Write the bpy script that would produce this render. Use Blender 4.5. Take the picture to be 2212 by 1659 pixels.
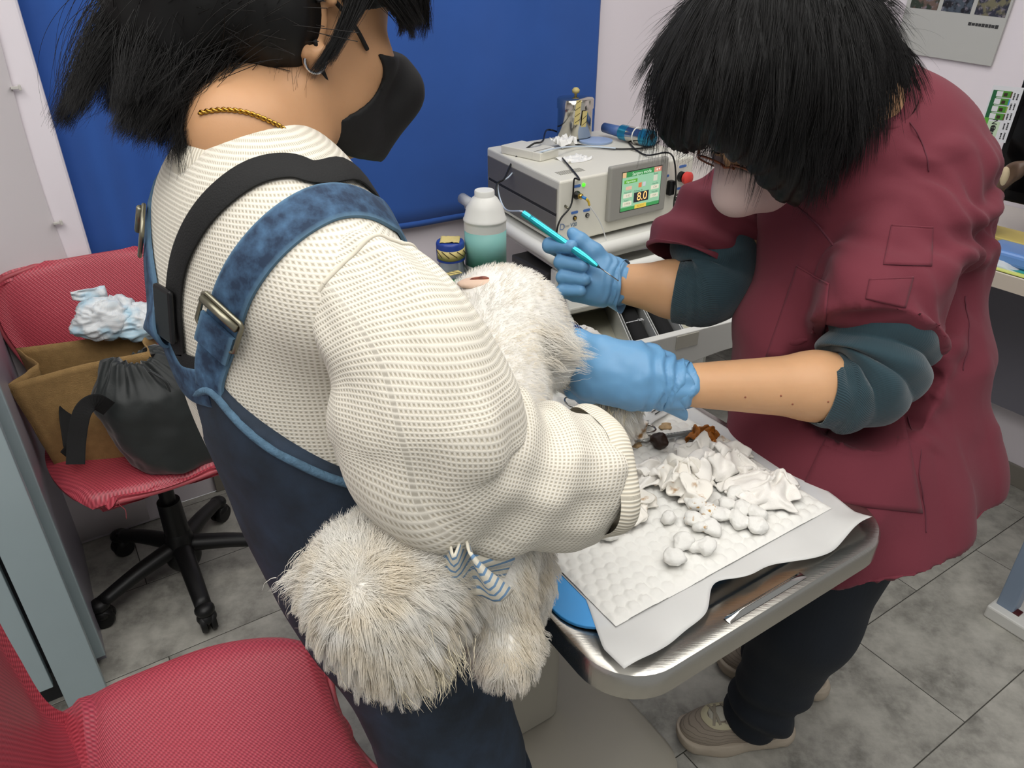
import bpy, math, random
import numpy as np
from mathutils import Vector, Matrix, noise as mnoise
from mathutils.bvhtree import BVHTree

for o in list(bpy.data.objects):
    bpy.data.objects.remove(o)
scene = bpy.context.scene
COL = scene.collection

# ------------------------------------------------------------------ camera
CAM_H, PITCH, FPX = 1.55, math.radians(29.6), 1600.0
cam_d = bpy.data.cameras.new('camera')
cam_d.sensor_width = 36.0
cam_d.lens = FPX / 2212.0 * 36.0
cam_d.clip_start = 0.02
cam = bpy.data.objects.new('camera', cam_d)
cam.location = (0, 0, CAM_H)
cam.rotation_euler = (math.pi / 2 - PITCH, 0, 0)
COL.objects.link(cam)
scene.camera = cam

# ------------------------------------------------------------------ light
world = bpy.data.worlds.new('room_light')
world.use_nodes = True
wb = world.node_tree.nodes['Background']
wb.inputs['Color'].default_value = (0.97, 0.985, 1.0, 1)
wb.inputs['Strength'].default_value = 0.34
scene.world = world


def area(name, loc, sx, sy, power, col=(1, 0.985, 0.955), rz=0.0, target=None):
    d = bpy.data.lights.new(name, 'AREA')
    d.shape = 'RECTANGLE'
    d.size, d.size_y, d.energy, d.color = sx, sy, power, col
    o = bpy.data.objects.new(name, d)
    o.location = loc
    o.rotation_euler = (0, 0, rz)
    COL.objects.link(o)
    return o


AL = math.radians(33.0)
A_ = np.array([math.cos(AL), math.sin(AL), 0.0])
B_ = np.array([-math.sin(AL), math.cos(AL), 0.0])
Z_ = np.array([0.0, 0.0, 1.0])


def room(a, b, z=0.0):
    """room coordinates: a along the back wall, b towards it, z up"""
    return a * A_ + b * B_ + z * Z_


area('ceiling_lamp_light', tuple(room(1.25, 1.05, 2.56)), 1.2, 1.2, 15, rz=AL)
area('ceiling_lamp_light', tuple(room(-0.35, 0.95, 2.56)), 1.2, 1.2, 14, rz=AL)
area('ceiling_lamp_light', tuple(room(0.45, -0.15, 2.56)), 1.2, 1.2, 17, rz=AL)
area('ceiling_lamp_light', tuple(room(-0.75, -0.15, 2.56)), 1.2, 1.2, 15, rz=AL)

vs = scene.view_settings
vs.view_transform = 'Standard'
vs.look = 'None'
vs.gamma = 1.0
vs.exposure = 0.10
vs.use_curve_mapping = False
cy = scene.cycles
cy.use_denoising = True
cy.use_adaptive_sampling = True
cy.adaptive_threshold = 0.2
cy.max_bounces = 6
cy.diffuse_bounces = 2
cy.glossy_bounces = 3
cy.transmission_bounces = 4
cy.transparent_max_bounces = 8
cy.caustics_reflective = False
cy.caustics_refractive = False
cy.sample_clamp_indirect = 4.0

# ------------------------------------------------------------------ helpers
SP, CP = math.sin(PITCH), math.cos(PITCH)


def at(px, py, d):
    """world point seen at photo pixel (px, py) at a depth d along the lens axis"""
    X = (px - 1106.0) / FPX
    Y = (py - 829.5) / FPX
    return np.array([X * d, (CP - Y * SP) * d, CAM_H - (SP + Y * CP) * d])


def at_z(px, py, z):
    Y = (py - 829.5) / FPX
    return at(px, py, (CAM_H - z) / (SP + Y * CP))


def at_plane(px, py, a=None, b=None):
    p = at(px, py, 1.0) - np.array([0, 0, CAM_H])
    c = np.array([0, 0, CAM_H])
    if a is not None:
        t = a / p.dot(A_)
    else:
        t = b / p.dot(B_)
    return c + t * p


def nrm(v):
    v = np.asarray(v, float)
    return v / max(1e-12, np.linalg.norm(v))


def lin(c):
    if isinstance(c, str):
        c = [int(c[i:i + 2], 16) / 255.0 for i in (0, 2, 4)]
    return tuple((x / 12.92 if x <= 0.04045 else ((x + 0.055) / 1.055) ** 2.4) for x in c) + (1.0,)


MATS = {}


def mat(name, col, rough=0.5, metal=0.0, bump=0.0, bscale=200.0, var=0.0, vscale=6.0, spec=0.5,
        sss=0.0, emit=0.0, trans=0.0, ior=1.45, alpha=1.0, sheen=0.0, coat=0.0, detail=4.0, stretch=None):
    if name in MATS:
        return MATS[name]
    m = bpy.data.materials.new(name)
    m.use_nodes = True
    nt = m.node_tree
    b = nt.nodes['Principled BSDF']
    c = lin(col)
    b.inputs['Base Color'].default_value = c
    b.inputs['Roughness'].default_value = rough
    b.inputs['Metallic'].default_value = metal
    b.inputs['Specular IOR Level'].default_value = spec
    b.inputs['IOR'].default_value = ior
    b.inputs['Alpha'].default_value = alpha
    b.inputs['Transmission Weight'].default_value = trans
    b.inputs['Coat Weight'].default_value = coat
    if sss:
        b.inputs['Subsurface Weight'].default_value = sss
        b.inputs['Subsurface Radius'].default_value = (0.012, 0.006, 0.003)
        b.inputs['Subsurface Scale'].default_value = 1.0
    if sheen:
        b.inputs['Sheen Weight'].default_value = sheen
        b.inputs['Sheen Roughness'].default_value = 0.5
    if emit:
        b.inputs['Emission Color'].default_value = c
        b.inputs['Emission Strength'].default_value = emit
    if var or bump:
        tc = nt.nodes.new('ShaderNodeTexCoord')
        src = tc.outputs['Object']
        if stretch:
            mp = nt.nodes.new('ShaderNodeMapping')
            mp.inputs['Scale'].default_value = stretch
            nt.links.new(src, mp.inputs['Vector'])
            src = mp.outputs['Vector']
    if var:
        n = nt.nodes.new('ShaderNodeTexNoise')
        n.inputs['Scale'].default_value = vscale
        n.inputs['Detail'].default_value = detail
        nt.links.new(src, n.inputs['Vector'])
        mr = nt.nodes.new('ShaderNodeMapRange')
        mr.inputs['From Min'].default_value = 0.3
        mr.inputs['From Max'].default_value = 0.7
        mr.inputs['To Min'].default_value = 1.0 - var
        mr.inputs['To Max'].default_value = 1.0 + var
        nt.links.new(n.outputs['Fac'], mr.inputs['Value'])
        hs = nt.nodes.new('ShaderNodeHueSaturation')
        hs.inputs['Color'].default_value = c
        nt.links.new(mr.outputs['Result'], hs.inputs['Value'])
        nt.links.new(hs.outputs['Color'], b.inputs['Base Color'])
    if bump:
        n2 = nt.nodes.new('ShaderNodeTexNoise')
        n2.inputs['Scale'].default_value = bscale
        n2.inputs['Detail'].default_value = 3.0
        nt.links.new(src, n2.inputs['Vector'])
        bp = nt.nodes.new('ShaderNodeBump')
        bp.inputs['Strength'].default_value = bump
        bp.inputs['Distance'].default_value = 0.002
        nt.links.new(n2.outputs['Fac'], bp.inputs['Height'])
        nt.links.new(bp.outputs['Normal'], b.inputs['Normal'])
    MATS[name] = m
    return m


class N:
    """tiny node-graph helper for materials built by hand"""

    def __init__(self, m):
        self.nt = m.node_tree
        self.b = self.nt.nodes['Principled BSDF']

    def new(self, t, **kw):
        n = self.nt.nodes.new(t)
        for k, v in kw.items():
            setattr(n, k, v)
        return n

    def link(self, a, b):
        self.nt.links.new(a, b)

    def math(self, op, a, b=None, clamp=False):
        n = self.new('ShaderNodeMath', operation=op)
        n.use_clamp = clamp
        for i, v in enumerate((a, b)):
            if v is None:
                continue
            if isinstance(v, (int, float)):
                n.inputs[i].default_value = v
            else:
                self.link(v, n.inputs[i])
        return n.outputs[0]

    def mix(self, f, c1, c2):
        n = self.new('ShaderNodeMix', data_type='RGBA')
        for s, v in ((n.inputs[0], f), (n.inputs[6], c1), (n.inputs[7], c2)):
            if isinstance(v, (int, float, tuple)):
                s.default_value = v
            else:
                self.link(v, s)
        return n.outputs[2]

    def noise(self, scale, vec=None, detail=4.0, rough=0.5):
        n = self.new('ShaderNodeTexNoise')
        n.inputs['Scale'].default_value = scale
        n.inputs['Detail'].default_value = detail
        n.inputs['Roughness'].default_value = rough
        if vec is not None:
            self.link(vec, n.inputs['Vector'])
        return n.outputs['Fac']

    def ramp(self, f, p0, p1, c0=(0, 0, 0, 1), c1=(1, 1, 1, 1)):
        n = self.new('ShaderNodeValToRGB')
        n.color_ramp.elements[0].position = p0
        n.color_ramp.elements[0].color = c0
        n.color_ramp.elements[1].position = p1
        n.color_ramp.elements[1].color = c1
        self.link(f, n.inputs[0])
        return n.outputs['Color']

    def bump(self, h, strength, dist=0.002, normal=None):
        n = self.new('ShaderNodeBump')
        n.inputs['Strength'].default_value = strength
        n.inputs['Distance'].default_value = dist
        self.link(h, n.inputs['Height'])
        if normal is not None:
            self.link(normal, n.inputs['Normal'])
        return n.outputs['Normal']


# --- scene objects -------------------------------------------------
def thing(name, label, cat, loc=(0, 0, 0), group=None):
    o = bpy.data.objects.new(name, None)
    o.empty_display_size = 0.05
    o.location = tuple(float(v) for v in loc)
    COL.objects.link(o)
    o['label'] = label
    o['category'] = cat
    if group:
        o['group'] = group
    return o


def tag(o, label, cat, group=None, kind=None):
    o['label'] = label
    if cat:
        o['category'] = cat
    if group:
        o['group'] = group
    if kind:
        o['kind'] = kind
    return o


def base_of(o):
    v = np.zeros(3)
    while o is not None:
        v += np.array(o.location)
        o = o.parent
    return v


def join(*parts):
    V, F, n = [], [], 0
    for v, f in parts:
        V.append(np.asarray(v, float).reshape(-1, 3))
        F += [tuple(int(i) + n for i in q) for q in f]
        n += len(V[-1])
    return np.concatenate(V), F


def obj(name, vf, m, parent=None, smooth=True, uv=None, origin=None, bevel=0.0, seg=2, subsurf=0, autos=None, solid=0.0, mats=None, fmat=None):
    """one mesh object from world-space vertices; its origin is the thing it belongs to, or its own base"""
    V, F = vf
    V = np.asarray(V, float)
    loc = np.zeros(3)
    if parent is not None:
        V = V - base_of(parent)
    else:
        loc = np.array(origin, float) if origin is not None else np.array(
            [(V[:, 0].min() + V[:, 0].max()) / 2, (V[:, 1].min() + V[:, 1].max()) / 2, V[:, 2].min()])
        V = V - loc
    me = bpy.data.meshes.new(name)
    me.from_pydata(V.tolist(), [], [tuple(int(i) for i in f) for f in F])
    me.materials.append(m)
    if mats:
        for mm in mats:
            me.materials.append(mm)
        me.polygons.foreach_set('material_index', np.asarray(fmat, dtype=np.int32))
    if uv is not None:
        lay = me.uv_layers.new(name='UVMap')
        li = np.zeros(len(me.loops), dtype=np.int32)
        me.loops.foreach_get('vertex_index', li)
        lay.data.foreach_set('uv', np.asarray(uv, dtype=np.float32)[li].ravel())
    if smooth:
        me.polygons.foreach_set('use_smooth', np.ones(len(me.polygons), dtype=bool))
        if autos is not None:
            me.set_sharp_from_angle(angle=math.radians(autos))
    me.update()
    o = bpy.data.objects.new(name, me)
    COL.objects.link(o)
    if parent is not None:
        o.parent = parent
    else:
        o.location = tuple(loc)
    if solid:
        md = o.modifiers.new('thickness', 'SOLIDIFY')
        md.thickness = solid
        md.offset = 0.0
    if bevel:
        md = o.modifiers.new('bevel', 'BEVEL')
        md.width = bevel
        md.segments = seg
        md.limit_method = 'ANGLE'
        md.angle_limit = math.radians(40)
        if smooth and autos is None:
            me.set_sharp_from_angle(angle=math.radians(40))
            md.harden_normals = False
    if subsurf:
        md = o.modifiers.new('subsurf', 'SUBSURF')
        md.levels = subsurf
        md.render_levels = subsurf
    return o


def struct(name, vf, m, label=None, **kw):
    o = obj(name, vf, m, **kw)
    o['kind'] = 'structure'
    if label:
        o['label'] = label
    return o


# --- shapes ----------------------------------------------------------
def box(c, half, ax=(A_, B_, Z_)):
    c = np.asarray(c, float)
    V = [c + sx * half[0] * ax[0] + sy * half[1] * ax[1] + sz * half[2] * ax[2]
         for sz in (-1, 1) for sy in (-1, 1) for sx in (-1, 1)]
    F = [(0, 2, 3, 1), (4, 5, 7, 6), (0, 1, 5, 4), (2, 6, 7, 3), (0, 4, 6, 2), (1, 3, 7, 5)]
    return np.array(V), F


def rbox(a0, a1, b0, b1, z0, z1):
    """box from room coordinates"""
    return box(room((a0 + a1) / 2, (b0 + b1) / 2, (z0 + z1) / 2), ((a1 - a0) / 2, (b1 - b0) / 2, (z1 - z0) / 2))


def prism(outline, ax, org, h0, h1):
    """2-D outline in the plane (ax[0], ax[1]) at org, extruded along ax[2] from h0 to h1"""
    n = len(outline)
    V = [org + u * ax[0] + v * ax[1] + h * ax[2] for h in (h0, h1) for u, v in outline]
    F = [tuple(range(n - 1, -1, -1)), tuple(range(n, 2 * n))]
    F += [(i, (i + 1) % n, n + (i + 1) % n, n + i) for i in range(n)]
    return np.array(V), F


def rrect(u0, u1, v0, v1, r, n=6):
    pts = []
    for cx, cy_, s in ((u1 - r, v0 + r, -90), (u1 - r, v1 - r, 0), (u0 + r, v1 - r, 90), (u0 + r, v0 + r, 180)):
        for k in range(n + 1):
            t = math.radians(s + 90.0 * k / n)
            pts.append((cx + r * math.cos(t), cy_ + r * math.sin(t)))
    return pts


def perp(d):
    d = nrm(d)
    u = np.cross(d, (0, 0, 1.0))
    if np.linalg.norm(u) < 1e-3:
        u = np.cross(d, (1.0, 0, 0))
    u = nrm(u)
    return u, np.cross(u, d)


def spline(pts, n):
    """Catmull-Rom resample of rows of numbers"""
    P = np.asarray(pts, float)
    P = np.vstack([2 * P[0] - P[1], P, 2 * P[-1] - P[-2]])
    out = []
    m = len(P) - 3
    for k in range(n):
        t = k / (n - 1) * m
        i = min(int(t), m - 1)
        u = t - i
        a, b, c, d = P[i], P[i + 1], P[i + 2], P[i + 3]
        out.append(0.5 * (2 * b + (c - a) * u + (2 * a - 5 * b + 4 * c - d) * u * u + (3 * b - a - 3 * c + d) * u ** 3))
    return np.array(out)


def frames(P, up=None):
    P = np.asarray(P, float)
    T = np.gradient(P, axis=0)
    T /= np.maximum(1e-9, np.linalg.norm(T, axis=1))[:, None]
    u = np.asarray(up, float) if up is not None else perp(T[0])[0]
    U = []
    for t in T:
        u = u - t * u.dot(t)
        u = nrm(u)
        U.append(u)
    U = np.array(U)
    return T, U, np.cross(T, U)


def tube(P, r, seg=10, caps=True, up=None, ry=None, twist=None):
    """swept tube through points P; r (and ry) numbers or one per point. Also good for sleeves and legs"""
    P = np.asarray(P, float)
    n = len(P)
    r = np.broadcast_to(np.asarray(r, float), (n,))
    ry = r if ry is None else np.broadcast_to(np.asarray(ry, float), (n,))
    T, U, W = frames(P, up)
    th = np.linspace(0, 2 * math.pi, seg, endpoint=False)
    V = P[:, None] + (np.cos(th)[None, :, None] * U[:, None] * r[:, None, None]
                      + np.sin(th)[None, :, None] * W[:, None] * ry[:, None, None])
    V = V.reshape(-1, 3)
    F = []
    for i in range(n - 1):
        for j in range(seg):
            k = (j + 1) % seg
            F.append((i * seg + j, i * seg + k, (i + 1) * seg + k, (i + 1) * seg + j))
    if caps:
        F.append(tuple(range(seg - 1, -1, -1)))
        F.append(tuple((n - 1) * seg + j for j in range(seg)))
    return V, F


def wire(pts, r, n=40, seg=8):
    return tube(spline(pts, n), r, seg)


def cyl(p0, p1, r0, r1=None, seg=24):
    p0, p1 = np.asarray(p0, float), np.asarray(p1, float)
    return tube(np.array([p0, p1]), np.array([r0, r0 if r1 is None else r1]), seg)


def lathe(profile, org, ax=Z_, seg=32, up=None):
    """profile rows (radius, height) turned about ax through org"""
    pr = np.asarray(profile, float)
    u, w = perp(ax)
    th = np.linspace(0, 2 * math.pi, seg, endpoint=False)
    ax = nrm(ax)
    V = (np.asarray(org, float)[None, None] + pr[:, 1][:, None, None] * ax[None, None]
         + pr[:, 0][:, None, None] * (np.cos(th)[None, :, None] * u + np.sin(th)[None, :, None] * w))
    n = len(pr)
    F = []
    for i in range(n - 1):
        for j in range(seg):
            k = (j + 1) % seg
            F.append((i * seg + j, (i + 1) * seg + j, (i + 1) * seg + k, i * seg + k))
    V = V.reshape(-1, 3)
    F.append(tuple(range(seg)))
    F.append(tuple((n - 1) * seg + j for j in range(seg - 1, -1, -1)))
    return V, F


def gridmesh(G, closed_u=False):
    """faces over a grid of points (nu, nv, 3)"""
    nu, nv = G.shape[:2]
    F = []
    for i in range(nu if closed_u else nu - 1):
        for j in range(nv - 1):
            i2 = (i + 1) % nu
            F.append((i * nv + j, i2 * nv + j, i2 * nv + j + 1, i * nv + j + 1))
    return G.reshape(-1, 3), F


def slab(G, th, nrmls=None):
    """a closed sheet of thickness th over a grid of points"""
    nu, nv = G.shape[:2]
    du = np.gradient(G, axis=0)
    dv = np.gradient(G, axis=1)
    nn = np.cross(du, dv)
    nn /= np.maximum(1e-12, np.linalg.norm(nn, axis=2))[..., None]
    th = np.broadcast_to(np.asarray(th, float), (nu, nv))[..., None]
    V1, F1 = gridmesh(G + nn * th / 2)
    V2, F2 = gridmesh(G - nn * th / 2)
    n = nu * nv
    F = list(F1) + [tuple(i + n for i in reversed(f)) for f in F2]
    rim = [i * nv for i in range(nu)] + [(nu - 1) * nv + j for j in range(1, nv)] + \
          [i * nv + nv - 1 for i in range(nu - 2, -1, -1)] + [j for j in range(nv - 2, 0, -1)]
    for k in range(len(rim)):
        a, b = rim[k], rim[(k + 1) % len(rim)]
        F.append((b, a, a + n, b + n))
    return np.vstack([V1, V2]), F


def strip(P, Nn, w, th, round_=False):
    """a flat band along points P lying on a surface with normals Nn: width w, thickness th"""
    P = np.asarray(P, float)
    Nn = np.asarray(Nn, float)
    n = len(P)
    T = np.gradient(P, axis=0)
    T /= np.maximum(1e-9, np.linalg.norm(T, axis=1))[:, None]
    S = np.cross(T, Nn)
    S /= np.maximum(1e-9, np.linalg.norm(S, axis=1))[:, None]
    Nn = np.cross(S, T)
    w = np.broadcast_to(np.asarray(w, float), (n,))[:, None]
    prof = [(-.5, 0), (-.5, .7), (-.44, 1), (.44, 1), (.5, .7), (.5, 0)]
    rings = [P + S * w * u + Nn * th * v for u, v in prof]
    k = len(prof)
    V = np.stack(rings, 1).reshape(-1, 3)
    F = []
    for i in range(n - 1):
        for j in range(k):
            j2 = (j + 1) % k
            F.append((i * k + j, i * k + j2, (i + 1) * k + j2, (i + 1) * k + j))
    F.append(tuple(range(k - 1, -1, -1)))
    F.append(tuple((n - 1) * k + j for j in range(k)))
    uv = np.zeros((len(V), 2))
    L = np.concatenate([[0], np.cumsum(np.linalg.norm(np.diff(P, axis=0), axis=1))])
    for i in range(n):
        for j, (u, v) in enumerate(prof):
            uv[i * k + j] = (u * w[i, 0], L[i])
    return (V, F), uv


# --- smooth bodies from distance fields ---------------------------------
def sd_cone(P, a, b, r1, r2):
    a, b = np.asarray(a, np.float32), np.asarray(b, np.float32)
    d = b - a
    h = np.clip((P - a) @ d / max(1e-9, float(d @ d)), 0, 1)
    q = P - a - h[:, None] * d
    return np.sqrt((q * q).sum(1)) - (r1 + (r2 - r1) * h)


def sd_ell(P, c, r, R=None):
    q = P - np.asarray(c, np.float32)
    if R is not None:
        q = q @ np.asarray(R, np.float32)          # columns of R are the body axes
    r = np.asarray(r, np.float32)
    k0 = np.sqrt(((q / r) ** 2).sum(1))
    k1 = np.sqrt(((q / (r * r)) ** 2).sum(1))
    return k0 * (k0 - 1.0) / np.maximum(k1, 1e-6)


def smin(a, b, k):
    h = np.clip(0.5 + 0.5 * (b - a) / k, 0, 1)
    return b + (a - b) * h - k * h * (1 - h)


class Blob:
    def __init__(self):
        self.p = []

    def cone(self, a, b, r1, r2=None, k=0.02, op='add'):
        self.p.append(('c', np.asarray(a, float), np.asarray(b, float), r1, r1 if r2 is None else r2, k, op))
        return self

    def chain(self, pts, rs, k=0.02):
        rs = np.broadcast_to(np.asarray(rs, float), (len(pts),))
        for i in range(len(pts) - 1):
            self.cone(pts[i], pts[i + 1], rs[i], rs[i + 1], k)
        return self

    def ell(self, c, r, R=None, k=0.02, op='add'):
        self.p.append(('e', np.asarray(c, float), np.asarray(r, float), R, None, k, op))
        return self

    def plane(self, c, n, k=0.005):
        """keep what lies behind the plane through c with outward normal n"""
        self.p.append(('p', np.asarray(c, float), nrm(n), None, None, k, 'int'))
        return self

    def ev(self, P):
        d = None
        for q in self.p:
            if q[0] == 'c':
                e = sd_cone(P, q[1], q[2], q[3], q[4])
            elif q[0] == 'e':
                e = sd_ell(P, q[1], q[2], q[3])
            else:
                e = (P - q[1].astype(np.float32)) @ q[2].astype(np.float32)
            k, op = q[5], q[6]
            if d is None:
                d = e
            elif op == 'add':
                d = smin(d, e, k)
            elif op == 'sub':
                d = -smin(-d, e, k)
            else:
                d = -smin(-d, -e, k)
        return d

    def bounds(self):
        lo, hi = np.full(3, 9e9), np.full(3, -9e9)
        for q in self.p:
            if q[6] != 'add':
                continue
            if q[0] == 'c':
                for c, r in ((q[1], q[3]), (q[2], q[4])):
                    lo = np.minimum(lo, c - r)
                    hi = np.maximum(hi, c + r)
            elif q[0] == 'e':
                r = max(q[2]) if q[3] is not None else q[2]
                lo = np.minimum(lo, q[1] - r)
                hi = np.maximum(hi, q[1] + r)
        return lo, hi

    def mesh(self, h=0.006, extra=None, pad=0.02):
        lo, hi = self.bounds()
        f = self.ev if extra is None else (lambda P: extra(P, self.ev(P)))
        return surface(f, lo - pad, hi + pad, h)


def surface(f, lo, hi, h):
    """naive surface nets of f = 0"""
    n = np.maximum(3, np.ceil((hi - lo) / h).astype(int) + 1)
    xs = [(lo[i] + h * np.arange(n[i])).astype(np.float32) for i in range(3)]
    D = np.empty(n, np.float32)
    yz = np.stack(np.meshgrid(xs[1], xs[2], indexing='ij'), -1).reshape(-1, 2)
    step = max(1, int(400000 // len(yz)))
    for i in range(0, n[0], step):
        xx = xs[0][i:i + step]
        P = np.empty((len(xx), len(yz), 3), np.float32)
        P[..., 0] = xx[:, None]
        P[..., 1:] = yz[None]
        D[i:i + step] = f(P.reshape(-1, 3)).reshape(len(xx), n[1], n[2])
    S = D < 0
    m = n - 1
    cnt = np.zeros(m, np.int8)
    acc = np.zeros(tuple(m) + (3,), np.float32)
    num = np.zeros(m, np.float32)
    corners = [(i, j, k) for i in (0, 1) for j in (0, 1) for k in (0, 1)]

    def sl(A, c):
        return A[c[0]:c[0] + m[0], c[1]:c[1] + m[1], c[2]:c[2] + m[2]]
    for c in corners:
        cnt += sl(S, c)
    act = (cnt > 0) & (cnt < 8)
    idx = np.argwhere(act)
    vid = np.full(m, -1, np.int64)
    vid[act] = np.arange(len(idx))
    acc = np.zeros((len(idx), 3))
    num = np.zeros(len(idx))
    for c1 in corners:
        for ax in range(3):
            if c1[ax]:
                continue
            c2 = list(c1)
            c2[ax] = 1
            d1 = D[idx[:, 0] + c1[0], idx[:, 1] + c1[1], idx[:, 2] + c1[2]]
            d2 = D[idx[:, 0] + c2[0], idx[:, 1] + c2[1], idx[:, 2] + c2[2]]
            s = (d1 < 0) != (d2 < 0)
            t = np.where(s, d1 / np.where(s, d1 - d2, 1), 0)
            p = np.tile(np.array(c1, float), (len(idx), 1))
            p[:, ax] += t
            acc += p * s[:, None]
            num += s
    V = lo + h * (idx + acc / np.maximum(num, 1)[:, None])
    F = []
    for ax in range(3):
        o1, o2 = [(1, 2), (2, 0), (0, 1)][ax]
        a = [slice(None)] * 3
        b = [slice(None)] * 3
        a[ax] = slice(0, -1)
        b[ax] = slice(1, None)
        e = np.argwhere(S[tuple(a)] != S[tuple(b)])
        ok = (e[:, o1] > 0) & (e[:, o2] > 0) & (e[:, o1] < m[o1]) & (e[:, o2] < m[o2])
        e = e[ok]
        q = []
        for du, dv in ((1, 1), (0, 1), (0, 0), (1, 0)):
            g = e.copy()
            g[:, o1] -= du
            g[:, o2] -= dv
            q.append(vid[g[:, 0], g[:, 1], g[:, 2]])
        q = np.stack(q, 1)
        ins = S[e[:, 0], e[:, 1], e[:, 2]]
        q[~ins] = q[~ins][:, ::-1]
        F.append(q)
    F = np.concatenate(F)
    F = F[(F >= 0).all(1)]
    return V, F


def normals(V, F):
    F = np.asarray(F)
    if F.dtype == object or F.ndim == 1:
        N_ = np.zeros_like(V)
        for f in F:
            a, b, c = V[f[0]], V[f[1]], V[f[2]]
            n = np.cross(b - a, c - a)
            for i in f:
                N_[i] += n
    else:
        if F.shape[1] == 4:
            n = np.cross(V[F[:, 2]] - V[F[:, 0]], V[F[:, 3]] - V[F[:, 1]])
        else:
            n = np.cross(V[F[:, 1]] - V[F[:, 0]], V[F[:, 2]] - V[F[:, 0]])
        N_ = np.zeros_like(V)
        for k in range(F.shape[1]):
            np.add.at(N_, F[:, k], n)
    return N_ / np.maximum(1e-12, np.linalg.norm(N_, axis=1))[:, None]


def relax(V, F, it=2, lam=0.5):
    F = np.asarray(F)
    for _ in range(it):
        S = np.zeros_like(V)
        C = np.zeros(len(V))
        k = F.shape[1]
        for i in range(k):
            j = (i + 1) % k
            np.add.at(S, F[:, i], V[F[:, j]])
            np.add.at(S, F[:, j], V[F[:, i]])
            np.add.at(C, F[:, i], 1)
            np.add.at(C, F[:, j], 1)
        V = V + lam * (S / np.maximum(C, 1)[:, None] - V)
    return V


def pnoise(P, scale, seed=0.0, oct_=1):
    """Perlin noise at points (already oriented), one number each"""
    Q = np.asarray(P) * scale + seed
    if oct_ == 1:
        return np.array([mnoise.noise(q) for q in Q.tolist()])
    return np.array([mnoise.fractal(q, 1.0, 2.0, oct_) for q in Q.tolist()])


def nvec(p):
    """three independent noise values at a point"""
    return (mnoise.noise((p[0] + 9.3, p[1] - 1.5, p[2] - 7.9)), mnoise.noise((p[0], p[1], p[2])), mnoise.noise((p[0] + 6.3, p[1] + 11.1, p[2] - 3.8)))


def folds(V, F, fn, it=1):
    n = normals(V, F)
    if it:
        n = relax(n, F, it)
        n /= np.maximum(1e-9, np.linalg.norm(n, axis=1))[:, None]
    return V + n * fn(V)[:, None]


def bvh_of(*vfs):
    V, F = join(*vfs)
    return BVHTree.FromPolygons([Vector(v) for v in V.tolist()], [tuple(int(i) for i in f) for f in F])


def hit(tree, px, py):
    """point and outward normal of a body where the photo pixel meets it"""
    o = Vector((0, 0, CAM_H))
    d = Vector(at(px, py, 1.0)) - o
    d.normalize()
    loc, n, i, t = tree.ray_cast(o, d)
    if loc is None:
        return None
    n = np.array(n)
    if n.dot(np.array(d)) > 0:
        n = -n
    return np.array(loc), n


def near(tree, p):
    loc, n, i, t = tree.find_nearest(Vector(p))
    return np.array(loc), np.array(n)


def on_body(tree, pixels, n, lift=0.0):
    """resampled path lying on a body; a pixel row is (px, py) or a 3-D point"""
    raw = []
    for q in pixels:
        if len(q) == 2:
            h = hit(tree, *q)
            if h is None:
                continue
            raw.append(h[0])
        else:
            raw.append(near(tree, q)[0])
    P = spline(raw, n)
    out, nn = [], []
    for p in P:
        l, m_ = near(tree, p)
        if (p - l).dot(m_) > 0.002:          # a taut band bridges hollows
            out.append(p)
        else:
            out.append(l)
        nn.append(m_)
    out, nn = np.array(out), np.array(nn)
    for _ in range(3):
        nn[1:-1] = (nn[:-2] + 2 * nn[1:-1] + nn[2:]) / 4
        out[1:-1] = (out[:-2] + 2 * out[1:-1] + out[2:]) / 4
    nn /= np.maximum(1e-9, np.linalg.norm(nn, axis=1))[:, None]
    return out + nn * lift, nn


def patch(tree, quad, nu, nv, lift):
    """a grid patch lying on a body between four photo pixels"""
    q = np.array(quad, float)
    G = np.zeros((nu, nv, 3))
    last = None
    for i in range(nu):
        for j in range(nv):
            u, v = i / (nu - 1), j / (nv - 1)
            p = (q[0] * (1 - u) + q[1] * u) * (1 - v) + (q[3] * (1 - u) + q[2] * u) * v
            h = hit(tree, p[0], p[1])
            if h is None:
                h = last
            last = h
            G[i, j] = h[0] + h[1] * lift
    for _ in range(2):
        H = G.copy()
        H[1:-1, 1:-1] = (G[:-2, 1:-1] + G[2:, 1:-1] + G[1:-1, :-2] + G[1:-1, 2:] + 2 * G[1:-1, 1:-1]) / 6
        G = H
    return G


# --- fur and hair as strands --------------------------------------------
def sample(V, F, n, seed, keep=None):
    F = np.asarray(F)
    rng = np.random.default_rng(seed)
    tri = np.concatenate([F[:, [0, 1, 2]], F[:, [0, 2, 3]]]) if F.shape[1] == 4 else F
    a, b, c = V[tri[:, 0]], V[tri[:, 1]], V[tri[:, 2]]
    nn = np.cross(b - a, c - a)
    ar = np.linalg.norm(nn, axis=1)
    if keep is not None:
        ar = ar * keep((a + b + c) / 3, nn / np.maximum(1e-12, ar)[:, None])
    t = rng.choice(len(tri), n, p=ar / ar.sum())
    r1, r2 = np.sqrt(rng.random(n)), rng.random(n)
    P = a[t] * (1 - r1)[:, None] + b[t] * (r1 * (1 - r2))[:, None] + c[t] * (r1 * r2)[:, None]
    vn = normals(V, F)
    Nn = vn[tri[t, 0]]
    return P, Nn


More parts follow.
